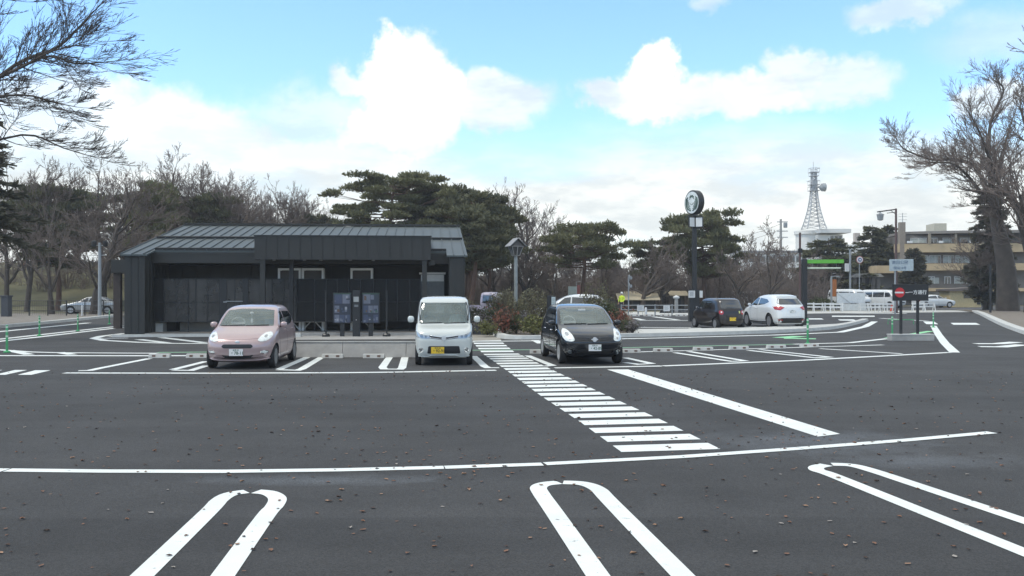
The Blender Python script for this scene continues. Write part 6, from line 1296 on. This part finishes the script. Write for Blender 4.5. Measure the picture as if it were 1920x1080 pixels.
# no entry board
d = 34.2; t = thing('no_entry_board', place(1707, d), R(2), 'black no entry board with a red disc on two posts in a concrete base', 'sign')
wpx = d / F; mb = MB(); mb.prism([(-1.62 * 1, -.17, 0), (-1.62 * 1, -.12, .28), (-1.62 * 1, .12, .28), (-1.62 * 1, .17, 0)], (0, 0, 0)) if 0 else mb.box(-40 * wpx, 41 * wpx, -.2, .2, 0, hpx(0, 628, d)); mb.build('concrete_base', M_CONC, t, bevel=.02)
mb = MB(); mb.box(-40 * wpx - .01, 41 * wpx + .01, -.21, .21, hpx(0, 628, d) + .001, hpx(0, 628, d) + .035); mb.build('base_top', M_CONCL, t)
z0, z1 = hpx(0, 564, d), hpx(0, 533, d)
for x in (-16.5, 15.5): mb = MB(); mb.box(x * wpx - .04, x * wpx + .04, .031, .11, hpx(0, 628, d) + .03, z1); mb.build('post', M_BLACK, t)
mb = MB(); mb.box(-34 * wpx, 34 * wpx, -.03, .03, z0, z1); bd = mb.build('board', M_BLACK, t, bevel=.008)
zc = hpx(0, 548.5, d); cx = -21 * wpx; mb = MB(); mb.lathe([(.185, -.036), (.185, -.031)], 28, 'Y', at=(cx, 0, zc)); q = mb.build('red_disc', mat('sign_red', (.55, .025, .03), .45), bd); mb = MB(); mb.box(cx - .19, cx + .14, -.041, -.0365, zc - .03, zc + .03); mb.build('white_bar', M_PLATEW, q)
mb = MB(); mb.box(cx + .22, cx + .34, -.036, -.031, zc - .012, zc + .012); mb.build('dash', M_PLATEW, bd)
text_mesh('一方通行', .175, 'lettering', M_PLATEW, bd, (13 * wpx, -.033, zc), (R(90), 0, 0), .002)
# green rubber delineators
M_DEL = mat('delineator_green', (.06, .33, .13), .5)
pr = thing('delineator_post', (0, 0, 0)); mb = MB(); mb.lathe([(.04, .06), (.04, .78), (.032, .8)], 12); mb.build('post', M_DEL, pr, smooth=True, angle=40); mb = MB(); mb.lathe([(.12, 0), (.12, .03), (.055, .06)], 14); mb.build('base', M_DEL, pr, smooth=True, angle=40)
for z in (.45, .6, .72): mb = MB(); mb.lathe([(.0415, z), (.0415, z + .05)], 12); mb.build('reflective_band', mat('pale_band', (.5, .65, .5), .4), pr)
for i, (x, y, s, lb) in enumerate([(13, 661, 1.05, 'nearest, at the left edge of the photo'), (74, 630, 1.05, 'second along the left lane edge'), (146, 621, 1.0, 'third along the left lane edge'), (205, 608, 1.0, 'farthest left one, by the side porch'), (1514.5, 646, 1.15, 'at the foot of the black barrier post'), (1673, 628, 1.0, 'left of the concrete base of the no entry board'), (1750, 614, 1.0, 'right of the no entry board')]):
    o = pr if i == 0 else dup(pr, (0, 0, 0)); o.location = G(x, y); o.scale = (s * .8, s * .8, s); tag(o, 'green rubber lane post, ' + lb, 'lane post', 'green rubber lane posts')
t = thing('chain_barrier', place(1690, 49), 0, 'thin green bar strung low behind the no entry board', 'barrier'); mb = MB(); mb.tube([(-25 * 49 / F, 0, .06), (-25 * 49 / F, 0, hpx(0, 609, 49) if 0 else .3), (23 * 49 / F, 0, .3), (23 * 49 / F, 0, .06)], .025, 6); mb.build('bar', M_DEL, t)
# guard rail with two white notices
t = thing('guard_rail', place(1165, 68), 0, 'pale tubular guard rail along the far edge of the second car park', 'guard rail'); L_ = (1292 - 1165) * 68 / F
for z in (.75, .42): mb = MB(); mb.tube([(0, 0, z), (L_, 0, z)], .035, 6); mb.build('rail', M_GREYM, t)
for i in range(5): x = L_ * i / 4; mb = MB(); mb.tube([(x, .05, 0), (x, .05, .82)], .05, 8); mb.build('post', M_GREYM, t)
for i, (x, w) in enumerate(((1201, 13), (1250, 12))):
    t = thing('notice_board', place(x, 67.6), R(4 - 9 * i), ['white notice board tied to the guard rail, left one', 'white notice board tied to the guard rail, right one'][i], 'notice', 'white notices on the guard rail'); w_ = w * 67.6 / F; mb = MB(); mb.box(-w_ / 2, w_ / 2, -.02, .02, .32, .74); mb.build('board', M_PLATEW, t, bevel=.005); mb = MB(); [mb.tube([(s * w_ * .3, .03, 0), (s * w_ * .3, .03, .32)], .015, 5) for s in (-1, 1)]; mb.build('stand', M_GREYM, t)
    mb = MB(); [mb.box(-w_ * .35, w_ * (.3 - .1 * (k % 2)), -.023, -.02, .65 - k * .07, .67 - k * .07) for k in range(4)]; mb.build('print', M_GREYM, t)
t = thing('bollard', place(1211, 66), 0, 'short white post in front of the guard rail', 'bollard'); mb = MB(); mb.lathe([(.09, 0), (.09, .55), (.07, .62), (.02, .64)], 12); mb.build('post', M_WHITEM, t, smooth=True, angle=40)
# signpost with small round signs
t = thing('road_sign', place(1178.5, 66), 0, 'thin grey signpost with two small round signs beside the worker', 'sign'); zt = hpx(0, 516, 66); mb = MB(); mb.tube([(0, 0, 0), (0, 0, zt)], .045, 8); mb.build('pole', M_GREYM, t)
for y in (521, 536): mb = MB(); mb.lathe([(.24, -.02), (.24, .02)], 18, 'X', at=(.06, .1, hpx(0, y, 66))); mb.lathe([(.12, -.02), (.12, .02)], 18, 'Y', at=(.16, 0, hpx(0, y, 66))); mb.build('sign_plate', M_GREYM, t)
# worker in hi-vis
J = dict(pelvis=(0, 0, .93), belly=(0, 0, 1.08), chest=(0, -.01, 1.28), neck=(0, 0, 1.45), head0=(0, -.02, 1.53), head1=(0, -.03, 1.63), shl=(.19, 0, 1.38), ell=(.25, -.03, 1.12), wrl=(.20, -.20, .98), hdl=(.17, -.27, .97), shr=(-.19, 0, 1.38), elr=(-.27, .02, 1.12), wrr=(-.28, -.05, .88), hdr=(-.28, -.07, .80),
    hpl=(.09, 0, .88), knl=(.11, -.03, .48), anl=(.12, .02, .09), tol=(.13, -.14, .04), hpr=(-.09, 0, .88), knr=(-.12, .0, .48), anr=(-.14, .05, .09), tor=(-.16, -.1, .04))
for s, q in (('l', 1), ('r', -1)):
    hd = Vector(J['hd' + s])
    for k in range(5): J['f%s%d' % (s, k)] = tuple(hd + Vector((q * (.03 - .017 * k), -.035, -.06 + .006 * k)))
Rd = dict(pelvis=(.15, .11), belly=(.145, .105), chest=(.165, .12), neck=.055, head0=(.07, .08), head1=(.075, .085), sh=.065, el=.05, wr=.032, hd=.034, hp=.09, kn=.065, an=.045, to=.04)
for s in 'lr':
    for k in range(5): Rd['f%s%d' % (s, k)] = .009
wk, wb_ = person('person', J, Rd, lambda c: 0 if (c.z > 1.46 or (abs(c.x) > .15 and c.z < .97 and c.z > .7)) else (1 if c.z > .95 else 2), (M_SKINC, M_HIVIS, M_DARKT), 'worker in a yellow high visibility top and white helmet behind the guard rail', R(-40), place(1166, 71, .02))
face(wk, (0, -.03, 1.61), .098, M_WHITEM, True)
# low tan-roofed sheds beyond the rail
def shed(x0, x1, yt, ye, d, label):
    t = thing('low_shed', place((x0 + x1) / 2, d), 0, label, 'shed', 'low tan roofed sheds'); w = (x1 - x0) * d / F / 2; a, b = hpx(0, ye, d), hpx(0, yt, d)
    mb = MB(); mb.box(-w + .4, w - .4, .4, 2.6, 0, a); mb.build('wall', mat('shed_dark', (.05, .045, .04), .9), t)
    mb = MB(); mb.prism([(-w, -.1, a), (-w, 1.5, b + .12), (-w, 3.1, a), (-w, 3.1, a + .07), (-w, 1.5, b + .2), (-w, -.1, a + .07)], (2 * w, 0, 0)); mb.build('roof', mat('tan_roof', (.42, .36, .25), .8, var=.15), t)
    for k in range(4): mb = MB(); x = -w + .2 + k * (2 * w - .4) / 3; mb.box(x - .05, x + .05, .0, .1, 0, a); mb.build('post', M_BARK, t)
shed(1158, 1238, 554, 563, 84, 'low shed with a tan roof behind the worker, nearer one'); shed(1172, 1206, 550, 554, 96, 'low shed with a tan roof farther back, small left one'); shed(1224, 1256, 549, 556, 98, 'low shed with a tan roof farther back, right one'); shed(1256, 1292, 549, 555, 92, 'low shed with a tan roof left of the sign base')
sheet('moat_water', [place(1236, 74).xy, place(1298, 74).xy, place(1292, 90).xy, place(1240, 90).xy], .02, mat('moat_water', (.04, .05, .06), .15, var=.2))
for i, x in enumerate((1196, 1224, 1245)):
    t = thing('stone_marker', place(x, 104), 0, 'pale little marker above the shed roofs, %s of three' % ('left', 'middle', 'right')[i], 'marker', 'pale markers above the sheds'); mb = MB(); mb.lathe([(.22, 0), (.2, 1.3), (.13, 1.9), (.04, 2.3)], 8); mb.build('shaft', M_CONCL, t)
t = thing('park_lantern', place(1268, 80), 0, 'stubby pale stone lantern with a white cap left of the sign base', 'lantern'); mb = MB(); mb.box(-.14, .14, -.14, .14, 0, 1.1); mb.build('shaft', M_CONC, t, bevel=.02); mb = MB(); mb.lathe([(.1, 1.1), (.28, 1.16), (.3, 1.3), (.05, 1.42)], 8); mb.build('cap', M_WHITEM, t)
# park signs behind the shrubs
t = thing('park_sign', place(1074, 78), 0, 'green grey notice board under the bare trees right of the lantern post', 'sign'); mb = MB(); mb.box(-.4, .4, -.03, .03, 1.0, 2.2); mb.build('board', mat('sign_sage', (.22, .26, .24), .6), t, bevel=.01); mb = MB(); [mb.box(s * .36 - .04, s * .36 + .04, .035, .1, 0, 2.2) for s in (-1, 1)]; mb.build('posts', M_BARK, t)
t = thing('banner', place(1085, 76), 0, 'narrow dull red banner beside the green grey notice board', 'banner'); mb = MB(); mb.box(-.14, .14, -.01, .01, .8, 2.3); mb.build('cloth', mat('banner_red', (.16, .05, .045), .8), t); mb = MB(); mb.tube([(-.2, 0, 0), (-.2, 0, 2.6), (.2, 0, 2.6)], .02, 6); mb.build('pole', M_GREYM, t)
# fence and gate pillar at the left
t = thing('park_fence', place(20, 66), R(2), 'dark wire fence in front of the grassy bank at the far left', 'fence'); L_ = 240 * 66 / F
for i in range(8): x = L_ * i / 7; mb = MB(); mb.box(x - .03, x + .03, -.03, .03, 0, 1.15); mb.build('post', M_TRIM, t)
for z in (1.12, .75, .4): mb = MB(); mb.tube([(0, 0, z), (L_, 0, z)], .024, 5); mb.build('wire', M_TRIM, t)
mb = MB()
for k in range(60): x = L_ * k / 60; mb.tube([(x, .01, .1), (x, .01, 1.1)], .009, 3)
mb.build('mesh', M_TRIM, t)
t = thing('gate_pillar', place(12, 64), 0, 'dark stone gate pillar at the left edge of the fence', 'pillar'); mb = MB(); mb.box(-.26, .26, -.26, .26, 0, 1.42); mb.build('shaft', mat('dark_stone', (.06, .065, .075), .8), t, bevel=.02); mb = MB(); mb.box(-.31, .31, -.31, .31, 1.425, 1.52); mb.build('cap', mat('dark_stone', (.06, .065, .075), .8), t, bevel=.02)
t = thing('marker_post', place(154, 66), 0, 'short white marker post in front of the grey car at the left', 'marker post'); mb = MB(); mb.lathe([(.07, 0), (.07, .7), (.05, .78)], 10); mb.build('post', M_WHITEM, t)
# roadworks area: white site panel, barricades, cones
t = thing('site_hoarding', place(1596, 82), R(3), 'large white site panel with a shorter one before it on the far street', 'panel'); w = 27 * 82 / F
mb = MB(); mb.box(-w, w, 0, .05, hpx(0, 568, 82), hpx(0, 549, 82)); mb.build('panel_sheet', mat('site_white', (.62, .65, .66), .6), t); mb = MB(); mb.box(-w * .95, w * .85, -.6, -.5, .05, hpx(0, 570, 82)); mb.build('lower_sheet', mat('site_white2', (.55, .57, .56), .6), t)
mb = MB(); [mb.tube([(x * w, .08, 0), (x * w, .08, hpx(0, 549, 82))], .03, 6) for x in (-1, 0, 1)]; mb.tube([(-w, -.03, hpx(0, 569, 82)), (w, -.03, hpx(0, 569, 82))], .03, 5); mb.tube([(-w, -.02, hpx(0, 550, 82)), (-.1, -.03, hpx(0, 568, 82))], .015, 4); mb.build('scaffold', M_GREYM, t)
bp_ = thing('barricade', (0, 0, 0))
for s in (-1, 1): mb = MB(); mb.prism([(s * .5 - .03, -.25, 0), (s * .5 - .03, -.19, 0), (s * .5 - .03, .03, .8), (s * .5 - .03, -.03, .8)], (.06, 0, 0)); mb.prism([(s * .5 - .025, .25, 0), (s * .5 - .025, .19, 0), (s * .5 - .025, -.03, .79), (s * .5 - .025, .03, .79)][::-1], (.05, 0, 0)); mb.build('leg', M_WHITEM, bp_)
for z in (.35, .62): mb = MB(); mb.box(-.6, .6, -.06, -.02, z, z + .13); mb.build('board', M_WHITEM, bp_)
BX = [(1536, 79), (1552, 79), (1568, 78), (1622, 79), (1638, 78), (1652, 79), (1666, 78), (1515, 80), (1722, 80), (1742, 81)]
for i, (x, d) in enumerate(BX):
    o = bp_ if i == 0 else dup(bp_, (0, 0, 0)); o.location = place(x, d); o.rotation_euler = (0, 0, .2 * math.sin(i * 2.3)); tag(o, 'white slatted barricade on the far street, ' + ['just right of the barrier post', 'left of the white site panel', 'touching the left end of the white site panel', 'right of the white site panel', 'in front of the white van', 'second right of the site panel group', 'nearest the red cone', 'behind the barrier post', 'under the no entry board, left', 'under the no entry board, right'][i], 'barricade', 'white barricades on the far street')
cp = thing('traffic_cone', (0, 0, 0)); mb = MB(); mb.lathe([(.16, .03), (.12, .2), (.05, .65), (.03, .7)], 14); mb.build('cone', mat('cone_red', (.5, .08, .05), .6), cp, smooth=True, angle=50); mb = MB(); mb.box(-.2, .2, -.2, .2, 0, .035); mb.build('base', M_TRIM, cp, bevel=.01); mb = MB(); mb.lathe([(.101, .3), (.079, .45)], 14); mb.build('white_band', M_PLATEW, cp)
for i, (x, d) in enumerate(((1680, 76), (1672, 80))): o = cp if i == 0 else dup(cp, (0, 0, 0)); o.location = place(x, d); tag(o, ['red traffic cone with a white band by the left post of the no entry board', 'red traffic cone a little behind the other one'][i], 'traffic cone', 'red cones on the far street')
t = thing('site_banner', place(1563, 95), 0, 'upright orange banner on a pole left of the white van', 'banner'); mb = MB(); mb.box(-.3, .3, -.01, .01, 1.2, 3.0); mb.build('cloth', mat('banner_orange', (.45, .16, .05), .8), t); mb = MB(); mb.tube([(-.32, 0, 0), (-.32, 0, 3.1)], .03, 6); mb.build('pole', M_GREYM, t)
t = thing('street_lamp', place(1559, 88), 0, 'small grey street lamp with a short arm left of the white van', 'street lamp'); zt = hpx(0, 518, 88); mb = MB(); mb.tube([(0, 0, 0), (0, 0, zt)], .09, 8); mb.build('pole', M_GREYM, t); mb = MB(); mb.tube([(0, 0, zt), (.7, 0, zt)], .04, 6); mb.box(.5, .85, -.08, .08, zt - .1, zt - .02); mb.build('arm', M_GREYM, t)
t = thing('utility_pole', place(1594, 100), 0, 'grey pole with a white box left of the dark evergreens', 'pole'); mb = MB(); mb.tube([(0, 0, 0), (0, 0, hpx(0, 468, 100))], .12, 8); mb.build('pole', M_GREYM, t); mb = MB(); mb.box(-.55, -.14, -.15, .15, hpx(0, 509, 100), hpx(0, 494, 100)); mb.build('box', M_WHITEM, t, bevel=.01)
t = thing('road_sign', place(1612, 98), R(8), 'round white and red traffic sign with a blue mark left of the tan building', 'sign'); zc = hpx(0, 487, 98); mb = MB(); mb.tube([(0, .08, 0), (0, .08, zc)], .05, 6); mb.build('pole', M_GREYM, t)
for r_, yy_, m_, nm in ((.40, 0, mat('ring_red', (.45, .12, .14), .5), 'ring'), (.34, -.02, M_PLATEW, 'disc'), (.2, -.04, mat('mark_blue', (.04, .08, .3), .5), 'mark'), (.1, -.06, M_PLATEW, 'centre')): mb = MB(); mb.lathe([(r_, yy_ + .01), (r_, yy_ - .012)], 24, 'Y', at=(0, 0, zc)); mb.build(nm, m_, t)
# blue-grey direction board on its pole
t = thing('direction_sign', place(1690, 72), R(-14), 'pale blue direction board hung beside the brown street lamp', 'sign'); w = 21 * 72 / F; za, zb = hpx(0, 508, 72), hpx(0, 486, 72)
mb = MB(); mb.box(-w, w, -.04, .04, za, zb); q = mb.build('board', mat('sign_pale_blue', (.38, .45, .48), .5), t, bevel=.01)
text_mesh('高田公園', .3, 'lettering', mat('sign_navy', (.10, .15, .22), .5), q, (-.1, -.045, zb - .27), (R(90), 0, 0), .002); text_mesh('国道18号', .24, 'lettering', mat('sign_navy', (.10, .15, .22), .5), q, (-.1, -.045, za + .22), (R(90), 0, 0), .002)
mb = MB(); mb.tube([(-w * .5, .1, 0), (-w * .5, .1, zb)], .07, 8); mb.build('pole', M_GREYM, t)
# utility pole with transformer and wires, left of the mast
t = thing('utility_pole', place(1464, 118), 0, 'concrete utility pole with crossarms and a round transformer left of the radio mast', 'pole'); zt = hpx(0, 411, 118); mb = MB(); mb.tube([(0, 0, 0), (0, 0, zt)], [.22, .14], 8); mb.build('pole', M_CONC, t)
for z in (zt - .4, zt - 1.6, zt - 2.4): mb = MB(); mb.box(-.5, .9, -.06, .06, z, z + .1); mb.build('crossarm', M_GREYM, t)
mb = MB(); mb.lathe([(.22, 0), (.26, .05), (.26, .6), (.2, .66)], 12, at=(.6, 0, zt - 1.1)); mb.build('transformer', M_GREYM, t)
t = thing('power_line', place(1464, 118), 0, 'thin overhead wires running left from the utility pole', 'wire')
for k in range(2):
    mb = MB(); mb.tube([Vector((-s * 12, s * 8, zt - .6 - k * .7 - 4.5 * s * (1 - s) - s * 1.2)) for s in np.linspace(0, 1, 16)], .022, 4); mb.build('cable', M_TRIM, t)
# radio mast on the white round building
D = 210.0; wb = thing('white_building', place(1545, D), 0, 'white round-ended building with a flat overhanging roof under the radio mast', 'building'); k = D / F
zr = hpx(0, 438, D); M_WB = mat('white_render', (.74, .72, .67), .8)
mb = MB(); mb.lathe([(30 * k * .9, 0), (30 * k * .9, zr)], 40, at=(-15 * k, 4, 0)); mb.box(-15 * k, 32 * k, -1, 8, 0, zr - .3); mb.build('wall', M_WB, wb, smooth=True, angle=35)
mb = MB(); mb.lathe([(31 * k, zr + .001), (31 * k, zr + .8)], 40, at=(-14 * k, 4, 0)); mb.box(-15 * k, 42 * k, -3, 8, zr + .01, zr + .9); mb.build('roof', mat('roof_white', (.75, .74, .70), .8), wb)
for x in (12, 20, 27): mb = MB(); mb.box(x * k - .35, x * k + .35, -1.08, -1.0, zr - 2.4, zr - .6); mb.build('window', M_DGLASS, wb)
wg = thing('white_building', place(1478, 200), 0, 'low white building wing with a dark roof line behind the bare cherry trees', 'building'); k2 = 200 / F
mb = MB(); mb.box(-90 * k2, 40 * k2, 0, 10, 0, hpx(0, 474, 200)); mb.build('wall', M_WB, wg); mb = MB(); mb.box(-92 * k2, 41 * k2, -.6, 10.4, hpx(0, 474, 200) + .01, hpx(0, 470, 200)); mb.build('roof', mat('roof_grey', (.25, .25, .25), .8), wg)
for r in range(3):
    for c in range(11): mb = MB(); x = (-84 + c * 11) * k2; z = 2.2 + r * 2.9; mb.box(x, x + .95, -.05, 0, z, z + 1.3); mb.build('window', M_DGLASS, wg)
tw = thing('radio_mast', place(1526, D - 2, zr + .9), 0, 'tall white steel lattice radio mast with platforms and a round dish', 'radio mast'); z0 = 0; zT = hpx(0, 325, D) - zr - .9
def hw(z): t_ = z / zT; return 14 * k * (1 - t_) ** 2.4 + 3.8 * k
MM = mat('mast_paint', (.42, .43, .44), .5); mb = MB(); lv = [zT * (1 - (1 - i / 15) ** 1.0) for i in range(16)]; lv = [zT * i / 15 for i in range(16)]
for sx, sy in ((-1, -1), (1, -1), (1, 1), (-1, 1)): mb.tube([(sx * hw(z), sy * hw(z), z) for z in lv], .13, 5)
mb.build('legs', MM, tw); mb = MB()
for i in range(15):
    a, b = lv[i], lv[i + 1]; ha, hb = hw(a), hw(b)
    for q in range(4):
        r_ = Matrix.Rotation(q * math.pi / 2, 3, 'Z'); mb.tube([r_ @ Vector((-ha, -ha, a)), r_ @ Vector((hb, -hb, b))], .05, 3); mb.tube([r_ @ Vector((ha, -ha, a)), r_ @ Vector((-hb, -hb, b))], .05, 3); mb.tube([r_ @ Vector((-hb, -hb, b)), r_ @ Vector((hb, -hb, b))], .06, 3)
mb.build('bracing', MM, tw)
for y, w in ((360, 8.5), (349, 8.5), (333, 7), (326, 8)):
    z = hpx(0, y, D) - zr - .9; mb = MB(); w_ = w * k; mb.box(-w_, w_, -w_, w_, z, z + .15)
    for s in (-1, 1): mb.tube([(-w_, s * w_, z + 1), (w_, s * w_, z + 1)], .05, 4); mb.tube([(s * w_, -w_, z + 1), (s * w_, w_, z + 1)], .05, 4)
    for a in np.linspace(-1, 1, 5): [mb.tube([(a * w_, s * w_, z), (a * w_, s * w_, z + 1)], .04, 3) for s in (-1, 1)]
    mb.build('platform', MM, tw)
z = hpx(0, 354, D) - zr - .9; mb = MB(); mb.lathe([(.2, -1.0), (.9, -.4), (.95, .4), (.8, .5)], 16, 'X', at=(15 * k, -1, z)); mb.tube([(0, -1, z), (14 * k, -1, z)], .15, 5); mb.build('dish', M_GREYM, tw, smooth=True, angle=40)
mb = MB(); mb.box(-3 * k, 4 * k, -.8, .8, z - .6, z + 1.6); mb.build('equipment_box', M_GREYM, tw)
mb = MB(); [mb.tube([(x * k, 0, zT), (x * k, 0, zT + h_)], .06, 4) for x, h_ in ((-1, 2.4), (4, 1.3), (-4, .7))]; mb.tube([(2 * k, 0, zT + .6), (11 * k, 0, zT + .9)], .05, 4); mb.tube([(-14 * k, 0, z + 1.5), (-7 * k, 0, z + 1.3)], .05, 4); mb.build('antenna', MM, tw)
ch = thing('chimney_stack', place(1606, 190), 0, 'pale square chimney behind the evergreens right of the radio mast', 'chimney'); mb = MB(); mb.box(-.55, .55, -.5, .5, 0, hpx(0, 437, 190)); mb.build('shaft', mat('chimney_tan', (.48, .42, .37), .8), ch); mb = MB(); mb.box(-2.2, 1.6, -1, 4, 0, hpx(0, 459, 190)); mb.build('base_block', M_WB, ch)
# the tan building on the right
D = 112.0; k = D / F; TB = thing('tan_building', place(1690, D), R(-6), 'three-storey tan building with long balconies and a curved flat roof', 'building'); X = lambda px: (px - 1690) * k
M_TAN = mat('tan_render', (.50, .385, .235), .8, var=.1, scale=.8); M_TAND = mat('grey_render', (.17, .155, .14), .8, var=.15, scale=.8); M_CUR = mat('curtain', (.40, .44, .42), .8, var=.15); M_ALU = mat('window_frame_white', (.50, .51, .50), .5)
zz = lambda y: hpx(0, y, D); x1 = X(1925)
mb = MB(); mb.box(X(1697), x1, 1.4, 12, 0, zz(440)); mb.build('wall', M_TAND, TB)
def arcband(x0, x1_, y0, z0_, z1_, dep, curve, nm, m_):
    mb = MB(); P = []; n = 10
    for i in range(n + 1): t_ = i / n; P.append((x0 + (x1_ - x0) * t_, y0 + curve * (1 - t_) ** 3, z0_))
    P += [(x1_, dep, z0_), (x0, dep, z0_)]; mb.prism(P, (0, 0, z1_ - z0_)); return mb.build(nm, m_, TB)
arcband(X(1700), x1, -.6, zz(438), zz(433), 12.5, 2.5, 'roof', mat('roof_edge', (.24, .22, .20), .8))
arcband(X(1683), x1, 0, zz(473), zz(457), 1.39, 0.6, 'balcony', M_TAN); arcband(X(1738), x1, 0.2, zz(507), zz(494), 1.38, .3, 'balcony', M_TAN); arcband(X(1646), X(1692), -.4, zz(512), zz(498), 4, .3, 'balcony', M_TAN); arcband(X(1720), x1, .3, zz(546), zz(540), 1.37, .2, 'ledge', M_TAN)
mb = MB(); mb.box(X(1648), X(1696), 1.5, 7, 0, zz(497)); mb.build('wing', M_TAND, TB)
for (y0, y1, xs_) in ((455, 445, ((1712, 1742), (1748, 1762), (1771, 1796), (1802, 1832))), (493, 478, ((1727, 1745), (1747, 1768), (1772, 1792), (1794, 1818), (1840, 1870))), (532, 518, ((1745, 1757), (1774, 1786), (1792, 1815), (1840, 1865)))):
    for i, (a, b) in enumerate(xs_):
        mb = MB(); mb.box(X(a), X(b), 1.34, 1.40, zz(y0), zz(y1)); w_ = mb.build('window', M_DGLASS, TB); mb = MB(); mb.box(X(a), X(b), 1.27, 1.339, zz(y1) - .1, zz(y1)); mb.box((X(a) + X(b)) / 2 - .05, (X(a) + X(b)) / 2 + .05, 1.28, 1.339, zz(y0), zz(y1) - .101); mb.box(X(a), X(a) + .08, 1.28, 1.339, zz(y0), zz(y1) - .101); mb.box(X(b) - .08, X(b), 1.28, 1.339, zz(y0), zz(y1) - .101); mb.build('frame', M_ALU, w_)
        if i % 2 == 0 or y0 == 493: mb = MB(); mb.box(X(a) + .1, (X(a) + X(b)) / 2 + (.3 if i % 3 else .9), 1.3, 1.335, zz(y0) + .02, zz(y1) - .15); mb.build('curtain', M_CUR, w_)
for x in (1742, 1789, 1836): mb = MB(); mb.box(X(x) - .12, X(x) + .12, .1, .4, zz(457), zz(438)); mb.build('column', mat('column_tan', (.30, .26, .2), .8), TB)
for (a, b) in ((1700, 1710), (1757, 1765), (1812, 1828)): mb = MB(); mb.box(X(a), X(b), -.1, .02, zz(456), zz(452)); mb.build('laundry', M_PLATEW, TB, bevel=.02)
mb = MB(); mb.box(X(1690), X(1700), .5, 1.3, 0, zz(416)); mb.build('chimney', mat('chimney_stone', (.27, .23, .19), .85), TB); mb = MB(); mb.box(X(1770), X(1793), 4, 7, zz(433), zz(415)); mb.build('roof_block', mat('roof_block_cream', (.50, .47, .38), .8), TB)
mb = MB(); mb.tube([(X(1697), 1, zz(417)), (X(1697), 1, zz(398))], .04, 4); [mb.tube([(X(1697) - .5, 1, zz(y)), (X(1697) + .5, 1, zz(y))], .025, 4) for y in (400, 405, 411)]; mb.build('aerial', M_GREYM, TB)
mb = MB(); mb.box(X(1745), X(1775), 1.25, 1.39, 0, zz(548)); mb.build('entrance', M_DGLASS, TB)
t = thing('entrance_canopy', place(1625, 106), 0, 'grey flat entrance canopy on posts behind the white vans', 'canopy'); k3 = 106 / F; z = hpx(0, 516, 106); mb = MB(); mb.prism([(-29 * k3, 0, z - .25), (29 * k3, 0, z - .2), (33 * k3, 0, z - .15), (25 * k3, 0, z + .2), (-20 * k3, 0, z + .2)], (0, 4, 0)); mb.build('slab', mat('canopy_grey', (.33, .31, .28), .8), t)
for x in (-20, -4, 14, 24): mb = MB(); mb.box(x * k3 - .2, x * k3 + .2, .3, .7, 0, z - .26); mb.build('post', M_TAND, t)
mb = MB(); mb.box(-26 * k3, 30 * k3, 3.9, 4.2, 0, z - .3); mb.build('back_wall', mat('dark_wall', (.07, .06, .055), .8), t)
t = thing('kiosk', place(1814, 99), R(-5), 'small tan kiosk with a dark window in front of the tan building', 'kiosk'); k4 = 99 / F; z = hpx(0, 546, 99)
mb = MB(); mb.box(-32 * k4, 24 * k4, 0, 3, 0, z); mb.build('wall', mat('kiosk_tan', (.55, .45, .25), .8), t); mb = MB(); mb.prism([(-36 * k4, -.4, z), (38 * k4, -.4, z), (38 * k4, -.4, z + .2), (8 * k4, -.4, z + .42), (-36 * k4, -.4, z + .22)], (0, 3.8, 0)); mb.build('roof', mat('kiosk_roof', (.13, .11, .10), .8), t)
mb = MB(); mb.box(-7 * k4, 7 * k4, -.05, -.001, 1.0, 1.75); mb.build('window', M_DGLASS, t); mb = MB(); mb.box(17 * k4, 23 * k4, -.06, -.001, .3, 1.5); mb.build('vending_box', M_TRIM, t, bevel=.02)
t = thing('utility_pole', place(1857, 74), 0, 'slim black pole at the right kerb before the thick trunk', 'pole'); mb = MB(); mb.tube([(0, 0, 0), (0, 0, hpx(0, 496, 74))], .09, 8); mb.build('pole', M_TRIM, t)
# far backdrop of low town roofs beyond the street
for i, (x, w, y, d, c) in enumerate(((1400, 60, 522, 180, (.35, .33, .30)), (1450, 40, 505, 190, (.42, .40, .37)), (1330, 50, 530, 170, (.30, .28, .25)), (1575, 60, 500, 170, (.38, .38, .38)))):
    t = thing('town_house', place(x, d), 0, ['low house glimpsed behind the trees above the brown car', 'pale house behind the trees above the white crossover', 'low house behind the sign pole trees', 'pale block behind the round evergreen'][i], 'house', 'town houses beyond the park'); kk = d / F; z = hpx(0, y, d)
    mb = MB(); mb.box(-w / 2 * kk, w / 2 * kk, 0, 8, 0, z); mb.build('wall', mat('house_wall_%s' % 'abcd'[i], c, .85), t); mb = MB(); mb.prism([(-w / 2 * kk - .4, -.5, z), (-w / 2 * kk - .4, 4, z + 1.6), (-w / 2 * kk - .4, 8.5, z)], (w * kk + .8, 0, 0)); mb.build('roof', mat('house_roof', (.12, .11, .11), .8), t)
    for q in range(3): mb = MB(); a = (-w / 2 + w * (q + .5) / 3) * kk; mb.box(a - .6, a + .6, -.05, -.001, z - 2.2, z - 1.0); mb.build('window', M_DGLASS, t)

# ================================================================ THE AIR: faint haze that lifts the far trees
mb = MB(); mb.box(-320, 320, -60, 330, -1.03, 60); hz = mb.build('haze', M_WHITEM); hz.data.materials.clear()
hm = bpy.data.materials.new('haze'); hm.use_nodes = True; ht = hm.node_tree; ht.nodes.clear()
hv = ht.nodes.new('ShaderNodeVolumePrincipled'); hv.inputs['Color'].default_value = (.86, .9, .95, 1); hv.inputs['Density'].default_value = .0006; hv.inputs['Anisotropy'].default_value = .2
ho = ht.nodes.new('ShaderNodeOutputMaterial'); ht.links.new(hv.outputs[0], ho.inputs['Volume']); hz.data.materials.append(hm); hz['kind'] = 'stuff'; tag(hz, 'faint pale air over the whole place', 'haze')
